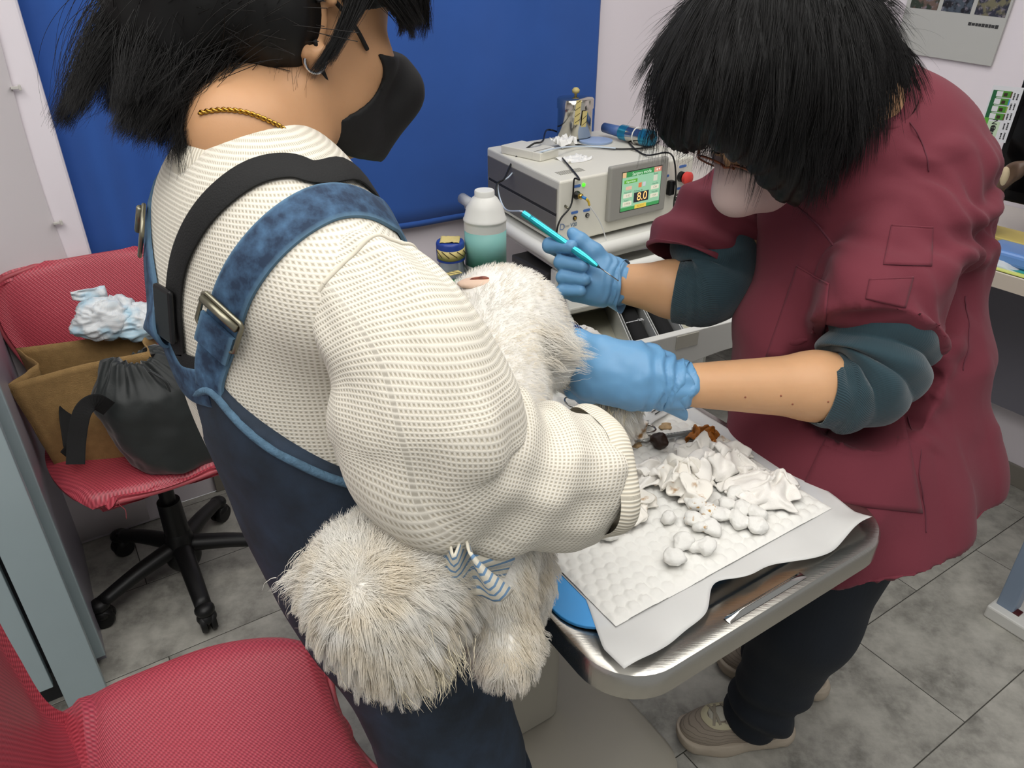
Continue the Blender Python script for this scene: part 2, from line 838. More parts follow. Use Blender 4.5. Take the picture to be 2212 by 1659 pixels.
def strands(name, P0, D0, L, m, parent, seg=6, bend=(0, 0, -1.0), droop=0.5, wav=0.0, freq=2.0, rad=0.00025, clump=0, clump_amt=0.6,
            seed=1, tip=0.15, inside=None, path=None):
    """hair strands from roots P0 along D0, drooping along bend; clump gathers neighbours into locks"""
    n = len(P0)
    rng = np.random.default_rng(seed)
    t = np.linspace(0, 1, seg)
    bend = np.broadcast_to(np.asarray(bend, float), (n, 3))
    droop = np.broadcast_to(np.asarray(droop, float), (n,))
    if path is not None:
        S = path
    else:
        S = np.zeros((n, seg, 3))
        S[:, 0] = P0
        D = D0.copy()
        st = (L / (seg - 1))[:, None]
        for k in range(1, seg):
            D = D + bend * (droop / (seg - 1))[:, None]
            D /= np.maximum(1e-9, np.linalg.norm(D, axis=1))[:, None]
            S[:, k] = S[:, k - 1] + D * st
    if wav:
        u = np.cross(D0, rng.normal(size=(n, 3)))
        u /= np.maximum(1e-9, np.linalg.norm(u, axis=1))[:, None]
        ph = rng.random(n) * 6.28
        w = np.sin(ph[:, None] + freq * 6.28 * t[None]) - np.sin(ph)[:, None]
        S = S + u[:, None] * (w * t[None] * (L[:, None] * wav))[..., None]
    if clump:
        c = rng.choice(n, max(2, n // clump), replace=False)
        from mathutils.kdtree import KDTree
        kd = KDTree(len(c))
        for i, q in enumerate(c):
            kd.insert(Vector(P0[q]), i)
        kd.balance()
        own = np.array([c[kd.find(Vector(p))[1]] for p in P0])
        off = P0 - P0[own]
        f = clump_amt * (t ** 0.8)[None, :, None]
        S = S * (1 - f) + (S[own] + off[:, None] * (1 - t * 0.75)[None, :, None] * 0.6) * f
    S = S - base_of(parent)
    hc = bpy.data.hair_curves.new(name)
    hc.add_curves([seg] * n)
    hc.attributes['position'].data.foreach_set('vector', S.astype(np.float32).ravel())
    ra = hc.attributes.get('radius') or hc.attributes.new('radius', 'FLOAT', 'POINT')
    rr = rad * (1 - (1 - tip) * t ** 1.5)
    ra.data.foreach_set('value', np.tile(rr, n).astype(np.float32))
    hc.materials.append(m)
    o = bpy.data.objects.new(name, hc)
    COL.objects.link(o)
    o.parent = parent
    return o


def text(name, body, org, ux, uy, size, m, parent, align='LEFT', extr=0.0, bold=0.0):
    cu = bpy.data.curves.new(name, 'FONT')
    cu.body = body
    cu.size = size
    cu.align_x = align
    cu.align_y = 'CENTER'
    cu.extrude = extr
    cu.offset = bold
    cu.materials.append(m)
    tmp = bpy.data.objects.new(name, cu)
    COL.objects.link(tmp)
    dg = bpy.context.evaluated_depsgraph_get()
    me = bpy.data.meshes.new_from_object(tmp.evaluated_get(dg))
    bpy.data.objects.remove(tmp)
    bpy.data.curves.remove(cu)
    o = bpy.data.objects.new(name, me)
    COL.objects.link(o)
    ux, uy = nrm(ux), nrm(uy)
    nz = np.cross(ux, uy)
    M = Matrix(((ux[0], uy[0], nz[0]), (ux[1], uy[1], nz[1]), (ux[2], uy[2], nz[2]))).to_4x4()
    o.parent = parent
    M.translation = Vector(np.asarray(org, float) - base_of(parent))
    o.matrix_local = M
    return o


def dashes(name, org, ux, uy, length, h, m, parent, seed=0, fill=0.72, th=0.0002):
    """a line of print too small to read: a row of little blocks"""
    ux, uy = nrm(ux), nrm(uy)
    nz = np.cross(ux, uy)
    g_ = np.random.default_rng(seed)
    x = -length / 2
    parts = []
    while x < length / 2 - h * 0.3:
        w = h * (0.45 + 0.7 * g_.random())
        hh_ = h * (0.7 + 0.3 * g_.random())
        parts.append(box(np.asarray(org, float) + ux * (x + w * fill / 2), (w * fill / 2, hh_ / 2, th), (ux, uy, nz)))
        x += w
    return obj(name, join(*parts), m, parent, smooth=False)

# =================================================================== the room
WALL = mat('wall_paint', 'EDE5EA', 0.75, bump=0.05, bscale=60)
A_END, B_END = 2.547, 2.221          # right wall and back wall, in room coordinates

# floor: grout bed and one object per plank tile
m = mat('tile_stone', '8E8C84', 0.45)
g = N(m)
tc = g.new('ShaderNodeTexCoord')
oi = g.new('ShaderNodeObjectInfo')
geo = g.new('ShaderNodeNewGeometry')
off = g.new('ShaderNodeVectorMath', operation='ADD')
g.link(geo.outputs['Position'], off.inputs[0])
sc_ = g.new('ShaderNodeVectorMath', operation='SCALE')
g.link(oi.outputs['Location'], sc_.inputs[0])
sc_.inputs['Scale'].default_value = 3.7
g.link(sc_.outputs[0], off.inputs[1])
n1 = g.noise(7.0, off.outputs[0], 8.0, 0.62)
n2 = g.noise(26.0, off.outputs[0], 6.0, 0.7)
c = g.mix(g.ramp(n1, 0.32, 0.70), lin('75736C'), lin('BFBCB2'))
c2 = g.mix(g.math('MULTIPLY', g.ramp(n2, 0.42, 0.72), 0.55), c, lin('C6C3B9'))
g.link(c2, g.b.inputs['Base Color'])
g.link(g.bump(n2, 0.06), g.b.inputs['Normal'])
g.b.inputs['Roughness'].default_value = 0.42
TILE = m
floor = struct('floor', rbox(-2.6, A_END, -0.9, B_END, -0.03, -0.0015), mat('grout', '4B4943', 0.8), smooth=False)
TW, TL, GAP = 0.305, 0.61, 0.0012
tile_me = None
row = 0
b = 0.36 - 5 * TW
while b < B_END - 0.01:
    b1 = min(b + TW, B_END)
    s0 = 1.503 - 8 * TL + (0.30 if row % 2 == 0 else 0.0)
    s = s0
    while s < A_END - 0.01:
        a1 = min(s + TL, A_END)
        if b1 > -0.9 and a1 > -2.4:
            if tile_me is None or a1 - s < TL - 1e-6 or b1 - b < TW - 1e-6:
                V, F = rbox(s + GAP, a1 - GAP, b + GAP, b1 - GAP, -0.0015, 0.0)
                o = obj('floor_tile', (V, F), TILE, smooth=False, bevel=0.0008, seg=1, origin=room(s, b, 0))
                if a1 - s >= TL - 1e-6 and b1 - b >= TW - 1e-6:
                    tile_me = o
            else:
                o = tile_me.copy()
                COL.objects.link(o)
                o.location = tuple(room(s, b, 0))
            p0 = np.array(o.location)
            o.parent = floor
            o.location = tuple(p0 - np.array(floor.location))
        s += TL
    b += TW
    row += 1

struct('wall_back', rbox(-0.16, A_END + 0.1, B_END, B_END + 0.1, 0.0, 2.6), WALL, smooth=False)
struct('wall_right', rbox(A_END, A_END + 0.1, -0.9, B_END, 0.0, 2.6), WALL, smooth=False)
struct('ceiling', rbox(-2.6, A_END + 0.1, -0.9, B_END + 0.1, 2.6, 2.7), mat('ceiling_paint', 'DEDCD8', 0.8), smooth=False)
struct('wall_left', rbox(-2.7, -2.6, -0.9, B_END + 0.1, 0.0, 2.6), WALL, smooth=False)
BASEB = mat('baseboard_vinyl', '8B857B', 0.5)
struct('baseboard_right', rbox(A_END - 0.012, A_END, -0.9, B_END - 0.012, 0.0, 0.075), BASEB, smooth=False, bevel=0.002)
struct('baseboard_back', rbox(0.25, A_END, B_END - 0.012, B_END, 0.0, 0.075), BASEB, smooth=False, bevel=0.002)

# pillar left of the curtain with its thin cover board and the gap line
pl = at_plane(205, 570, b=B_END - 0.055)
a_p = pl.dot(A_)
struct('wall_pillar', rbox(-2.6, a_p, B_END - 0.055, B_END + 0.1, 0.0, 2.6), WALL, smooth=False, bevel=0.012, seg=3)
bl = at_plane(150, 570, b=B_END - 0.062)
a_b = bl.dot(A_)
G = np.zeros((2, 30, 3))
for j in range(30):
    z = 0.02 + 2.5 * j / 29
    wv = 0.006 * math.sin(z * 4.1) + 0.003 * math.sin(z * 9.0 + 1)
    G[0, j] = room(-2.4, B_END - 0.059, z)
    G[1, j] = room(a_b + wv, B_END - 0.062 - 0.003 * math.sin(z * 5), z)
struct('trim_1', slab(G, 0.004), mat('cover_board', 'E6DFE1', 0.6), 'pale cover board fixed to the wall left of the curtain')
for py_ in (190, 482):
    q = at_plane(0.41 * (py_ - 190) / 1.0 * 0.78 + 32, py_, b=B_END - 0.07)
    q = room(a_b + 0.002, B_END - 0.068, q[2])
    tag(obj('board_clip', join(box(q, (0.010, 0.004, 0.003)), box(q + 0.008 * A_, (0.003, 0.005, 0.006))),
            mat('clip_plastic', 'C9C5BE', 0.5), smooth=False, bevel=0.001),
        'small white clip on the %s of the pale wall board edge' % ('upper part' if py_ < 300 else 'lower part'), 'clip')

# blue curtain on the back wall
CURT = mat('curtain_cloth', '2B57A4', 0.85, bump=0.12, bscale=900, var=0.06, vscale=5, sheen=0.2)
c_r = at_plane(1289, 100, b=B_END - 0.03).dot(A_)
zb = at_plane(900, 494, b=B_END - 0.03)[2]
na, nz = 260, 26
G = np.zeros((na, nz, 3))
for i in range(na):
    u = i / (na - 1)
    a = a_p - 0.06 + u * (c_r - a_p + 0.06)
    for j in range(nz):
        v = j / (nz - 1)
        z = zb + 0.012 * math.sin(a * 2.2) * (1 - v) + v * (2.45 - zb)
        dep = 0.018 * math.exp(-((a - a_p) / 0.35) ** 2) * math.cos((a - a_p) * 42) + 0.008 * math.sin(a * 9.5 + 0.7) \
            + 0.005 * math.sin(a * 23 + v) * (0.4 + 0.6 * v)
        G[i, j] = room(a, B_END - 0.030 + dep, z)
cu = thing('curtain', 'blue fabric curtain hanging on the wall behind the two people', 'curtain', room(0.5, B_END - 0.03, zb))
obj('cloth', slab(G, 0.002), CURT, cu)
Gh = np.stack([G[:, 0], G[:, 0] * 0.7 + G[:, 1] * 0.3], 1)
obj('hem', slab(Gh, 0.0032), CURT, cu)
obj('curtain_rail', rbox(a_p + 0.0, c_r + 0.05, B_END - 0.045, B_END - 0.02, 2.45, 2.48), mat('rail_metal', 'BBBBBB', 0.4, 0.8), cu, smooth=False)

# ------------------------------------------------------------ left cabinet
CAB = mat('cabinet_laminate', 'A3B3B7', 0.42, var=0.05, vscale=3, bump=0.02)
CABS = mat('cabinet_side_shaded', '9A97A2', 0.35, var=0.05, vscale=2)  # purple-grey tone puts the shade of the side face into its colour
p_a = at_z(234, 1497, 0.0)
a_c, b_c = p_a.dot(A_), p_a.dot(B_)
t = thing('cabinet', 'tall pale blue grey laminate cabinet at the left edge beside the red chairs', 'cabinet', room(a_c - 0.3, b_c + 0.3, 0))
obj('front_post', rbox(a_c - 0.085, a_c, b_c, b_c + 0.03, 0.0, 1.02), CAB, t, smooth=False, bevel=0.002)
obj('door', rbox(a_c - 0.7, a_c - 0.095, b_c + 0.002, b_c + 0.028, 0.085, 1.02), CAB, t, smooth=False, bevel=0.002)
obj('side_board', rbox(a_c - 0.05, a_c + 0.014, b_c + 0.095, b_c + 0.118, 0.03, 1.02), CAB, t, smooth=False, bevel=0.002)
obj('side_panel', rbox(a_c - 0.02, a_c + 0.012, b_c + 0.1185, B_END - 0.06, 0.0, 1.02), CABS, t, smooth=False, bevel=0.001)
obj('plinth', rbox(a_c - 0.7, a_c - 0.06, b_c + 0.05, b_c + 0.07, 0.0, 0.085), mat('dark_plinth', '2C2C2E', 0.6), t, smooth=False)
obj('carcass', rbox(a_c - 0.7, a_c - 0.052, b_c + 0.072, B_END - 0.065, 0.0, 1.0), mat('carcass_dark', '3A3C40', 0.6), t, smooth=False)
obj('cabinet_top', rbox(a_c - 0.72, a_c + 0.004, b_c - 0.01, B_END - 0.06, 1.02, 1.045), CAB, t, smooth=False, bevel=0.003)

# ------------------------------------------------------------ right counter
CTR = mat('counter_laminate', 'DCD5CC', 0.35)
EDGE = mat('counter_edge', 'C9BDAE', 0.4)
AF, CZ = 1.93, 0.892
ct = thing('counter', 'white counter along the right wall with a blue grey leg', 'counter', room(2.24, 1.3, 0))
obj('worktop', rbox(AF + 0.004, A_END, 0.38, B_END - 0.002, CZ - 0.036, CZ), CTR, ct, smooth=False, bevel=0.002)
obj('front_edge', rbox(AF, AF + 0.004, 0.38, B_END - 0.002, CZ - 0.038, CZ - 0.001), EDGE, ct, smooth=False)
LEG = mat('leg_paint', '8494A8', 0.4)
q = at_z(2168, 1341, 0.0)
obj('leg', box(q + 0.02 * A_ + 0.01 * B_ + np.array([0, 0, (CZ - 0.036) / 2]), (0.022, 0.022, (CZ - 0.036) / 2)), LEG, ct, smooth=False, bevel=0.003)
obj('leg', rbox(AF + 0.02, AF + 0.06, B_END - 0.07, B_END - 0.03, 0, CZ - 0.036), LEG, ct, smooth=False, bevel=0.003)
obj('back_panel', rbox(A_END - 0.10, A_END - 0.085, 0.45, B_END - 0.1, 0.30, CZ - 0.04), mat('under_counter_shade', '7C7A84', 0.6), ct, smooth=False)  # added dark sheet: its colour stands for the shaded wall below the worktop

# white power strip under the counter
q = at_z(2206, 1362, 0.02)
ps = thing('power_strip', 'white power strip on the floor beside the counter leg', 'power strip', q * np.array([1, 1, 0]))
obj('body', box(q + 0.05 * A_ - 0.03 * B_, (0.06, 0.12, 0.02)), mat('white_plastic', 'D9D8D2', 0.4), ps, smooth=False, bevel=0.005)
obj('red_switch', box(q + 0.03 * A_ + 0.04 * B_ + 0.021 * Z_, (0.012, 0.018, 0.003)), mat('dark_red_plastic', '4A1A1C', 0.3), ps, smooth=False, bevel=0.001)
for k in range(3):
    obj('socket', box(q + 0.05 * A_ + (-0.02 - 0.045 * k) * B_ + 0.0205 * Z_, (0.02, 0.016, 0.001)), mat('socket_grey', 'B8B8B4', 0.5), ps, smooth=False)

# black monitor with a flyer taped over its edge
BLK = mat('black_plastic', '0B0B0C', 0.32)
e0 = at_plane(2202, 190, a=2.16)
e1 = at_plane(2132, 392, a=2.16)
ml = at_plane(2172, 300, a=2.16)
MB_, MZ = ml.dot(B_), ml[2]
mo = thing('monitor', 'black flat computer monitor on the counter at the right edge', 'monitor', room(2.19, MB_ - 0.27, CZ))
z0, z1 = 1.0, 1.36
obj('housing', rbox(2.165, 2.20, MB_ - 0.56, MB_ + 0.005, z0, z1), BLK, mo, smooth=False, bevel=0.004)
obj('screen', rbox(2.163, 2.1655, MB_ - 0.54, MB_ - 0.012, z0 + 0.03, z1 - 0.012), mat('dark_glass', '050506', 0.12), mo, smooth=False)
obj('stand', join(rbox(2.19, 2.22, MB_ - 0.31, MB_ - 0.24, CZ + 0.01, z0 + 0.1), rbox(2.12, 2.30, MB_ - 0.38, MB_ - 0.16, CZ + 0.0005, CZ + 0.012)), BLK, mo, smooth=False, bevel=0.003)

# green flyer (leaflet) taped to the monitor edge
fq = [(2146, 184), (2212, 192), (2164, 308), (2108, 300)]
f0 = [at_plane(x, y, a=2.150) for x, y in fq]
fu, fv = nrm(f0[1] - f0[0]), nrm(f0[0] - f0[3])
fl = thing('flyer', 'white and green pet food flyer taped to the edge of the black monitor', 'flyer', f0[3])
W_, H_ = np.linalg.norm(f0[1] - f0[0]), np.linalg.norm(f0[0] - f0[3])
fn_ = nrm(np.cross(fu, fv))
fv = nrm(np.cross(fn_, fu))
if fn_.dot(A_) > 0:
    fn_ = -fn_


def fpt(u, v, lift=0.0):
    return f0[3] + u * W_ * (f0[2] - f0[3]) / np.linalg.norm(f0[2] - f0[3]) + v * (f0[0] - f0[3]) + fn_ * lift


def fquad(u0, u1, v0, v1, l0, l1):
    V = [fpt(u, v, l) for l in (l0, l1) for u, v in ((u0, v0), (u1, v0), (u1, v1), (u0, v1))]
    return np.array(V), [(0, 3, 2, 1), (4, 5, 6, 7), (0, 1, 5, 4), (1, 2, 6, 5), (2, 3, 7, 6), (3, 0, 4, 7)]


PAP = mat('white_paper', 'D8D8DA', 0.6)
obj('paper', fquad(0, 1, 0, 1, -0.0008, 0.0), PAP, fl, smooth=False)
obj('green_band', fquad(0.06, 0.22, 0.06, 0.92, 0.0, 0.0003), mat('print_dark_green', '23603A', 0.5), fl, smooth=False)
obj('green_band', fquad(0.06, 0.22, 0.06, 0.42, 0.0003, 0.0005), mat('print_green', '5FA93A', 0.5), fl, smooth=False)
obj('pale_panel', fquad(0.22, 0.62, 0.05, 0.36, 0.0, 0.0004), mat('print_pale_green', 'C2D6B6', 0.5), fl, smooth=False)
for k in range(4):
    v0 = 0.40 + 0.135 * k
    r_ = obj('product_picture', fquad(0.2, 0.66, v0, v0 + 0.115, 0.0005, 0.0008), mat('print_leaf_green', '4E8F35', 0.5), fl, smooth=False)
    obj('picture_label', fquad(0.2, 0.40, v0 + 0.008, v0 + 0.105, 0.0008, 0.0011), PAP, r_, smooth=False)
    obj('picture_dog', fquad(0.44, 0.56, v0 + 0.02, v0 + 0.08, 0.0008, 0.0011), mat('print_brown', '3B2A22', 0.5), r_, smooth=False)
    obj('colour_tab', fquad(0.66, 0.70, v0, v0 + 0.11, 0.0, 0.0006), mat('print_tab%d' % (k % 3), ['5E4A33', '8DA24A', '4B8FBF'][k % 3], 0.5), fl, smooth=False)
INK = mat('print_ink', '202020', 0.6)
text('lettering', 'NO', fpt(0.44, 0.30, 0.0012), -fv, fu, 0.019, INK, fl, 'CENTER')
dashes('printed_lines', fpt(0.44, 0.15, 0.0008), -fv, fu, 0.036, 0.011, INK, fl, 3, 0.85)
for k in range(5):
    for q_ in (0, 1):
        dashes('printed_lines', fpt(0.78 + 0.11 * q_, 0.12 + 0.18 * k, 0.0004), fv, -fu, 0.016, 0.004, INK, fl, 10 + 2 * k + q_)

# poster on the right wall
pq = [(1962, -60), (2225, -60), (2140, 143), (1930, 110)]
P0 = [at_plane(x, y, a=A_END - 0.012) for x, y in pq]
po = thing('poster', 'white wall poster with a row of small photographs on the right wall', 'poster', P0[3])
lo_u = (P0[2] - P0[3])
PW = np.linalg.norm(lo_u)
pu = lo_u / PW
pv = nrm(np.cross(-A_, pu)) if np.cross(-A_, pu)[2] > 0 else -nrm(np.cross(-A_, pu))
PH = 0.52


def ppt(u, v, l=0.0):
    return P0[3] + u * PW * pu + v * PH * pv - l * A_


def pquad(u0, u1, v0, v1, l0, l1, nu=2):
    V = [ppt(u, v, l) for l in (l0, l1) for u, v in ((u0, v0), (u1, v0), (u1, v1), (u0, v1))]
    return np.array(V), [(0, 3, 2, 1), (4, 5, 6, 7), (0, 1, 5, 4), (1, 2, 6, 5), (2, 3, 7, 6), (3, 0, 4, 7)]


obj('sheet', pquad(0, 1, 0, 1, -0.006, 0.0), mat('poster_paper', 'BDBDB8', 0.5), po, smooth=False)
gp = [h for h in [at_plane(1955, 14, a=A_END - 0.012)]][0]
v_ph = (at_plane(1975, 17, a=A_END - 0.012) - P0[3]).dot(pv) / PH
for k, (c1, c2, s) in enumerate((('6E5A50', '2F3A2C', 1), ('15151A', '4B5560', 2), ('757058', '2B2D3B', 3))):
    mm = bpy.data.materials.new('photo_print_%d' % k)
    mm.use_nodes = True
    g = N(mm)
    tcn = g.new('ShaderNodeTexCoord')
    f = g.noise(38.0, tcn.outputs['Object'], 3.0)
    f2 = g.noise(90.0, tcn.outputs['Object'], 5.0)
    cc = g.mix(g.ramp(f, 0.45, 0.55), lin(c1), lin(c2))
    cc = g.mix(g.math('MULTIPLY', g.ramp(f2, 0.55, 0.65), 0.5), cc, lin('9C93A0'))
    g.link(cc, g.b.inputs['Base Color'])
    u0 = 0.045 + 0.325 * k
    obj('photograph', pquad(u0, u0 + 0.285, v_ph, v_ph + 0.30, 0.0, 0.0006), mm, po, smooth=False)
dashes('printed_caption', ppt(0.80, v_ph - 0.05, 0.0008), pu, pv, 0.085, 0.010, mat('caption_ink', '3A3A3A', 0.6), po, 4, 0.85)

# brown animal figurine whose ear shows beside the scrub top
ep = at_plane(2166, 395, a=2.05)
ear_c = room(2.05, ep.dot(B_) + 0.035, CZ)
fg = thing('figurine', 'brown eared animal figurine standing on the counter by the monitor', 'figurine', ear_c)
hz = ep[2]
BR = mat('figurine_brown', '5A4638', 0.45, var=0.15, vscale=30)
bd = Blob().ell(ear_c + np.array([0, 0, 0.075]), (0.05, 0.05, 0.08), k=0.02).ell(ear_c + np.array([0, 0, 0.165]), (0.042, 0.045, 0.04), k=0.02) \
    .cone(ear_c - 0.03 * A_ + 0.155 * Z_, ear_c - 0.065 * A_ + 0.145 * Z_, 0.022, 0.014, 0.02)
obj('body', bd.mesh(0.006), BR, fg)
for s, nm in ((-1, 0), (1, 1)):
    tip = np.array([0, 0, 0.055]) + s * -0.05 * B_
    root = ear_c + 0.18 * Z_ - s * 0.025 * B_
    eb = Blob().cone(root, root + 0.6 * tip, 0.026, 0.02, 0.01).cone(root + 0.6 * tip, root + 1.15 * tip, 0.02, 0.004, 0.012)
    eb.ell(root + 0.5 * tip - 0.024 * A_, (0.016, 0.016, 0.034), op='sub', k=0.008)
    e = obj('ear', eb.mesh(0.004), BR, fg)
    obj('inner_ear', Blob().ell(root + 0.25 * tip - 0.010 * A_, (0.012, 0.012, 0.028), k=0.01).mesh(0.004), mat('figurine_cream', 'C8B694', 0.6, bump=0.5, bscale=400, stretch=(6, 6, 1)), e)

# yellow carton with a black cable, plastic bags, blue folders, papers
yq = at_plane(2185, 432, a=2.15)
yb = yq.dot(B_)
yc = thing('carton', 'flat yellow printed carton lying on the counter below the monitor', 'carton', room(2.14, yb - 0.06, CZ))
obj('box', rbox(2.055, 2.155, yb - 0.20, yb + 0.075, CZ + 0.0005, CZ + 0.045), mat('yellow_card', 'C9B467', 0.55, var=0.05), yc, smooth=False, bevel=0.002)
dashes('printed_lines', room(2.0545, yb - 0.005, CZ + 0.03), -B_, Z_, 0.09, 0.007, mat('brown_ink', '5A4A22', 0.6), yc, 5)
dashes('printed_lines', room(2.0545, yb - 0.02, CZ + 0.017), -B_, Z_, 0.05, 0.004, mat('brown_ink', '5A4A22', 0.6), yc, 6)
obj('blue_mark', rbox(2.0535, 2.055, yb - 0.075, yb - 0.055, CZ + 0.012, CZ + 0.034), mat('blue_ink', '2B4C8C', 0.5), yc, smooth=False)
tag(obj('monitor_cable', wire([room(2.05, yb + 0.045, CZ + 0.055), room(2.045, yb + 0.02, CZ + 0.03), room(2.04, yb - 0.02, CZ + 0.010), room(2.04, yb - 0.1, CZ + 0.008), room(2.10, yb - 0.22, CZ + 0.008)], 0.004), BLK),
    'black cable curling over the yellow carton on the counter', 'cable')
PL = mat('clear_bag', 'E4E9EE', 0.15, alpha=0.45, bump=0.6, bscale=60)
rng = np.random.default_rng(5)
for k, (aa, bb, r, lab) in enumerate(((2.03, yb + 0.02, 0.10, 'crumpled clear plastic bag on the counter in front of the carton'), (2.0, yb - 0.06, 0.09, 'clear plastic bag of white supplies at the edge of the counter'))):
    G = np.zeros((22, 22, 3))
    for i in range(22):
        for j in range(22):
            u, v = i / 10.5 - 1, j / 10.5 - 1
            hh = max(0.0, 1 - u * u) * max(0, 1 - v * v)
            G[i, j] = room(aa + u * r * 0.55, bb + v * r, CZ + 0.004 + 0.035 * hh * (0.7 + 0.3 * k) + 0.012 * hh * mnoise.noise((u * 3, v * 3, k * 7.0)) + 0.01 * hh * abs(mnoise.noise((u * 6, v * 6, k * 3.0))))
    tag(obj('plastic_bag', slab(G, 0.0006), PL), lab, 'plastic bag')
bq = at_plane(2170, 545, a=1.99)
for k, (col_, zz, da, db, lab) in enumerate((('E3E3DE', 0.0012, 0.0, 0.02, 'white paper sheet under the coloured folders on the counter'), ('D9DE77', 0.0036, -0.01, -0.02, 'yellow edged paper sheet on the white counter'),
                                             ('3E9C9C', 0.006, 0.01, 0.0, 'thin teal folder under the blue case on the counter'))):
    tag(obj('paper_sheet' if k < 2 else 'folder', rbox(1.945 + da, 2.14 + da, bq.dot(B_) - 0.24 + db, bq.dot(B_) + 0.08 + db, CZ + zz - 0.001, CZ + zz + 0.001), mat('sheet%d' % k, col_, 0.5), smooth=False),
        lab, 'paper' if k < 2 else 'folder')
tag(obj('blue_case', rbox(1.965, 2.10, bq.dot(B_) - 0.2, bq.dot(B_) + 0.05, CZ + 0.0075, CZ + 0.042), mat('blue_clear_plastic', '6C9BE0', 0.2, alpha=0.8), smooth=False, bevel=0.01, seg=3),
    'translucent blue plastic case on top of the folders on the counter', 'plastic case')

# =================================================================== steel table
STEEL = mat('brushed_steel', 'B9B6AE', 0.24, 1.0, bump=0.08, bscale=40, stretch=(1, 12, 1))
STEEL2 = mat('polished_steel', 'C4C2BC', 0.13, 1.0)
BEIGE = mat('beige_plastic', 'BDB7A8', 0.4, bump=0.03, bscale=80)
TZ = 0.87
TA0, TA1, TB0, TB1 = 0.38, 0.889, 0.37, 1.47
tb = thing('exam_table', 'stainless steel examination table on a beige pedestal between the two people', 'table', room(0.63, 0.95, 0))
AX = (A_, B_, Z_)
# rolled rim: rings of a rounded rectangle, outside wall, rolled lip, flat top, step into the pan
rings = []
prof = [(0.012, -0.040), (0.0, -0.036), (0.0, -0.006), (0.003, -0.001), (0.009, 0.0), (0.040, -0.0015), (0.046, -0.005), (0.052, -0.0075)]
for ins, dz in prof:
    rr = max(0.012, 0.075 - ins)
    rings.append([room(u, v, TZ + dz) for u, v in rrect(TA0 + ins, TA1 - ins, TB0 + ins, TB1 - ins, rr, 10)])
rings = np.array(rings)
n_ = rings.shape[1]
V = rings.reshape(-1, 3)
F = []
for i in range(len(prof) - 1):
    for j in range(n_):
        k = (j + 1) % n_
        F.append((i * n_ + j, i * n_ + k, (i + 1) * n_ + k, (i + 1) * n_ + j))
F.append(tuple((len(prof) - 1) * n_ + j for j in range(n_)))
F.append(tuple(range(n_ - 1, -1, -1)))
obj('table_top', (V, F), STEEL, tb, autos=35)
# pressed ridge near the front edge
rg = []
for i in range(2):
    pass
u0, u1, vb = 0.555, 0.695, 0.3865
G = np.zeros((24, 7, 3))
for i in range(24):
    for j in range(7):
        t_ = j / 6
        endf = min(1.0, 6 * min(i, 23 - i) / 23.0)
        G[i, j] = room(u0 + (u1 - u0) * i / 23, vb + 0.011 * (t_ - 0.5), TZ + 0.0006 + 0.006 * math.sin(math.pi * t_) * endf)
obj('pressed_ridge', gridmesh(G), STEEL2, tb)
# pedestal, base, feet
obj('column', prism(rrect(0.46, 0.70, 0.86, 1.16, 0.04), AX, np.zeros(3), 0.07, TZ - 0.04), BEIGE, tb, autos=35)
obj('under_frame', prism(rrect(0.44, 0.83, 0.50, 1.36, 0.04), AX, np.zeros(3), TZ - 0.075, TZ - 0.035), mat('frame_grey', '77756E', 0.5), tb, autos=35)
bs = Blob()
G = []
ol = rrect(0.34, 0.86, 0.60, 1.42, 0.10, 8)
lv = [(0.0, 0.004), (-0.004, 0.03), (0.012, 0.05), (0.05, 0.062), (0.09, 0.068)]
rings = []
for ins, z in lv:
    rings.append([room(u, v, z) for u, v in rrect(0.34 + ins, 0.86 - ins, 0.60 + ins, 1.42 - ins, max(0.02, 0.10 - ins * 0.6), 8)])
rings = np.array(rings)
n_ = rings.shape[1]
F = []
for i in range(len(lv) - 1):
    for j in range(n_):
        k = (j + 1) % n_
        F.append((i * n_ + j, i * n_ + k, (i + 1) * n_ + k, (i + 1) * n_ + j))
F.append(tuple((len(lv) - 1) * n_ + j for j in range(n_)))
F.append(tuple(range(n_ - 1, -1, -1)))
obj('base', (rings.reshape(-1, 3), F), BEIGE, tb, autos=50)
for u, v in ((0.40, 0.68), (0.80, 0.68), (0.40, 1.34), (0.80, 1.34)):
    obj('foot', cyl(room(u, v, 0.0), room(u, v, 0.006), 0.03, 0.03), mat('rubber', '1E1E1E', 0.8), tb)

# blue board under the pad
BLUEB = mat('blue_board_plastic', '3E97DA', 0.35)
tag(obj('board', prism(rrect(0.390, 0.858, 0.452, 1.20, 0.055, 8), AX, np.zeros(3), TZ + 0.0008, TZ + 0.0055), BLUEB, smooth=False, bevel=0.001),
    'bright blue plastic board under the absorbent pad on the steel table', 'board')

# absorbent pad: thin film border and a quilted middle
FILM = bpy.data.materials.new('pad_film')
FILM.use_nodes = True
g = N(FILM)
g.b.inputs['Base Color'].default_value = lin('F0EFEC')
g.b.inputs['Roughness'].default_value = 0.45
tr = g.new('ShaderNodeBsdfTransparent')
mx = g.new('ShaderNodeMixShader')
mx.inputs[0].default_value = 0.60
g.link(tr.outputs[0], mx.inputs[1])
g.link(g.b.outputs[0], mx.inputs[2])
g.link(mx.outputs[0], g.nt.nodes['Material Output'].inputs['Surface'])
QUILT = mat('quilted_tissue', 'E9E7E1', 0.8, bump=0.1, bscale=500)
pad = thing('absorbent_pad', 'white quilted absorbent pad with a thin film border on the steel table', 'pad', room(0.63, 0.8, TZ + 0.006))


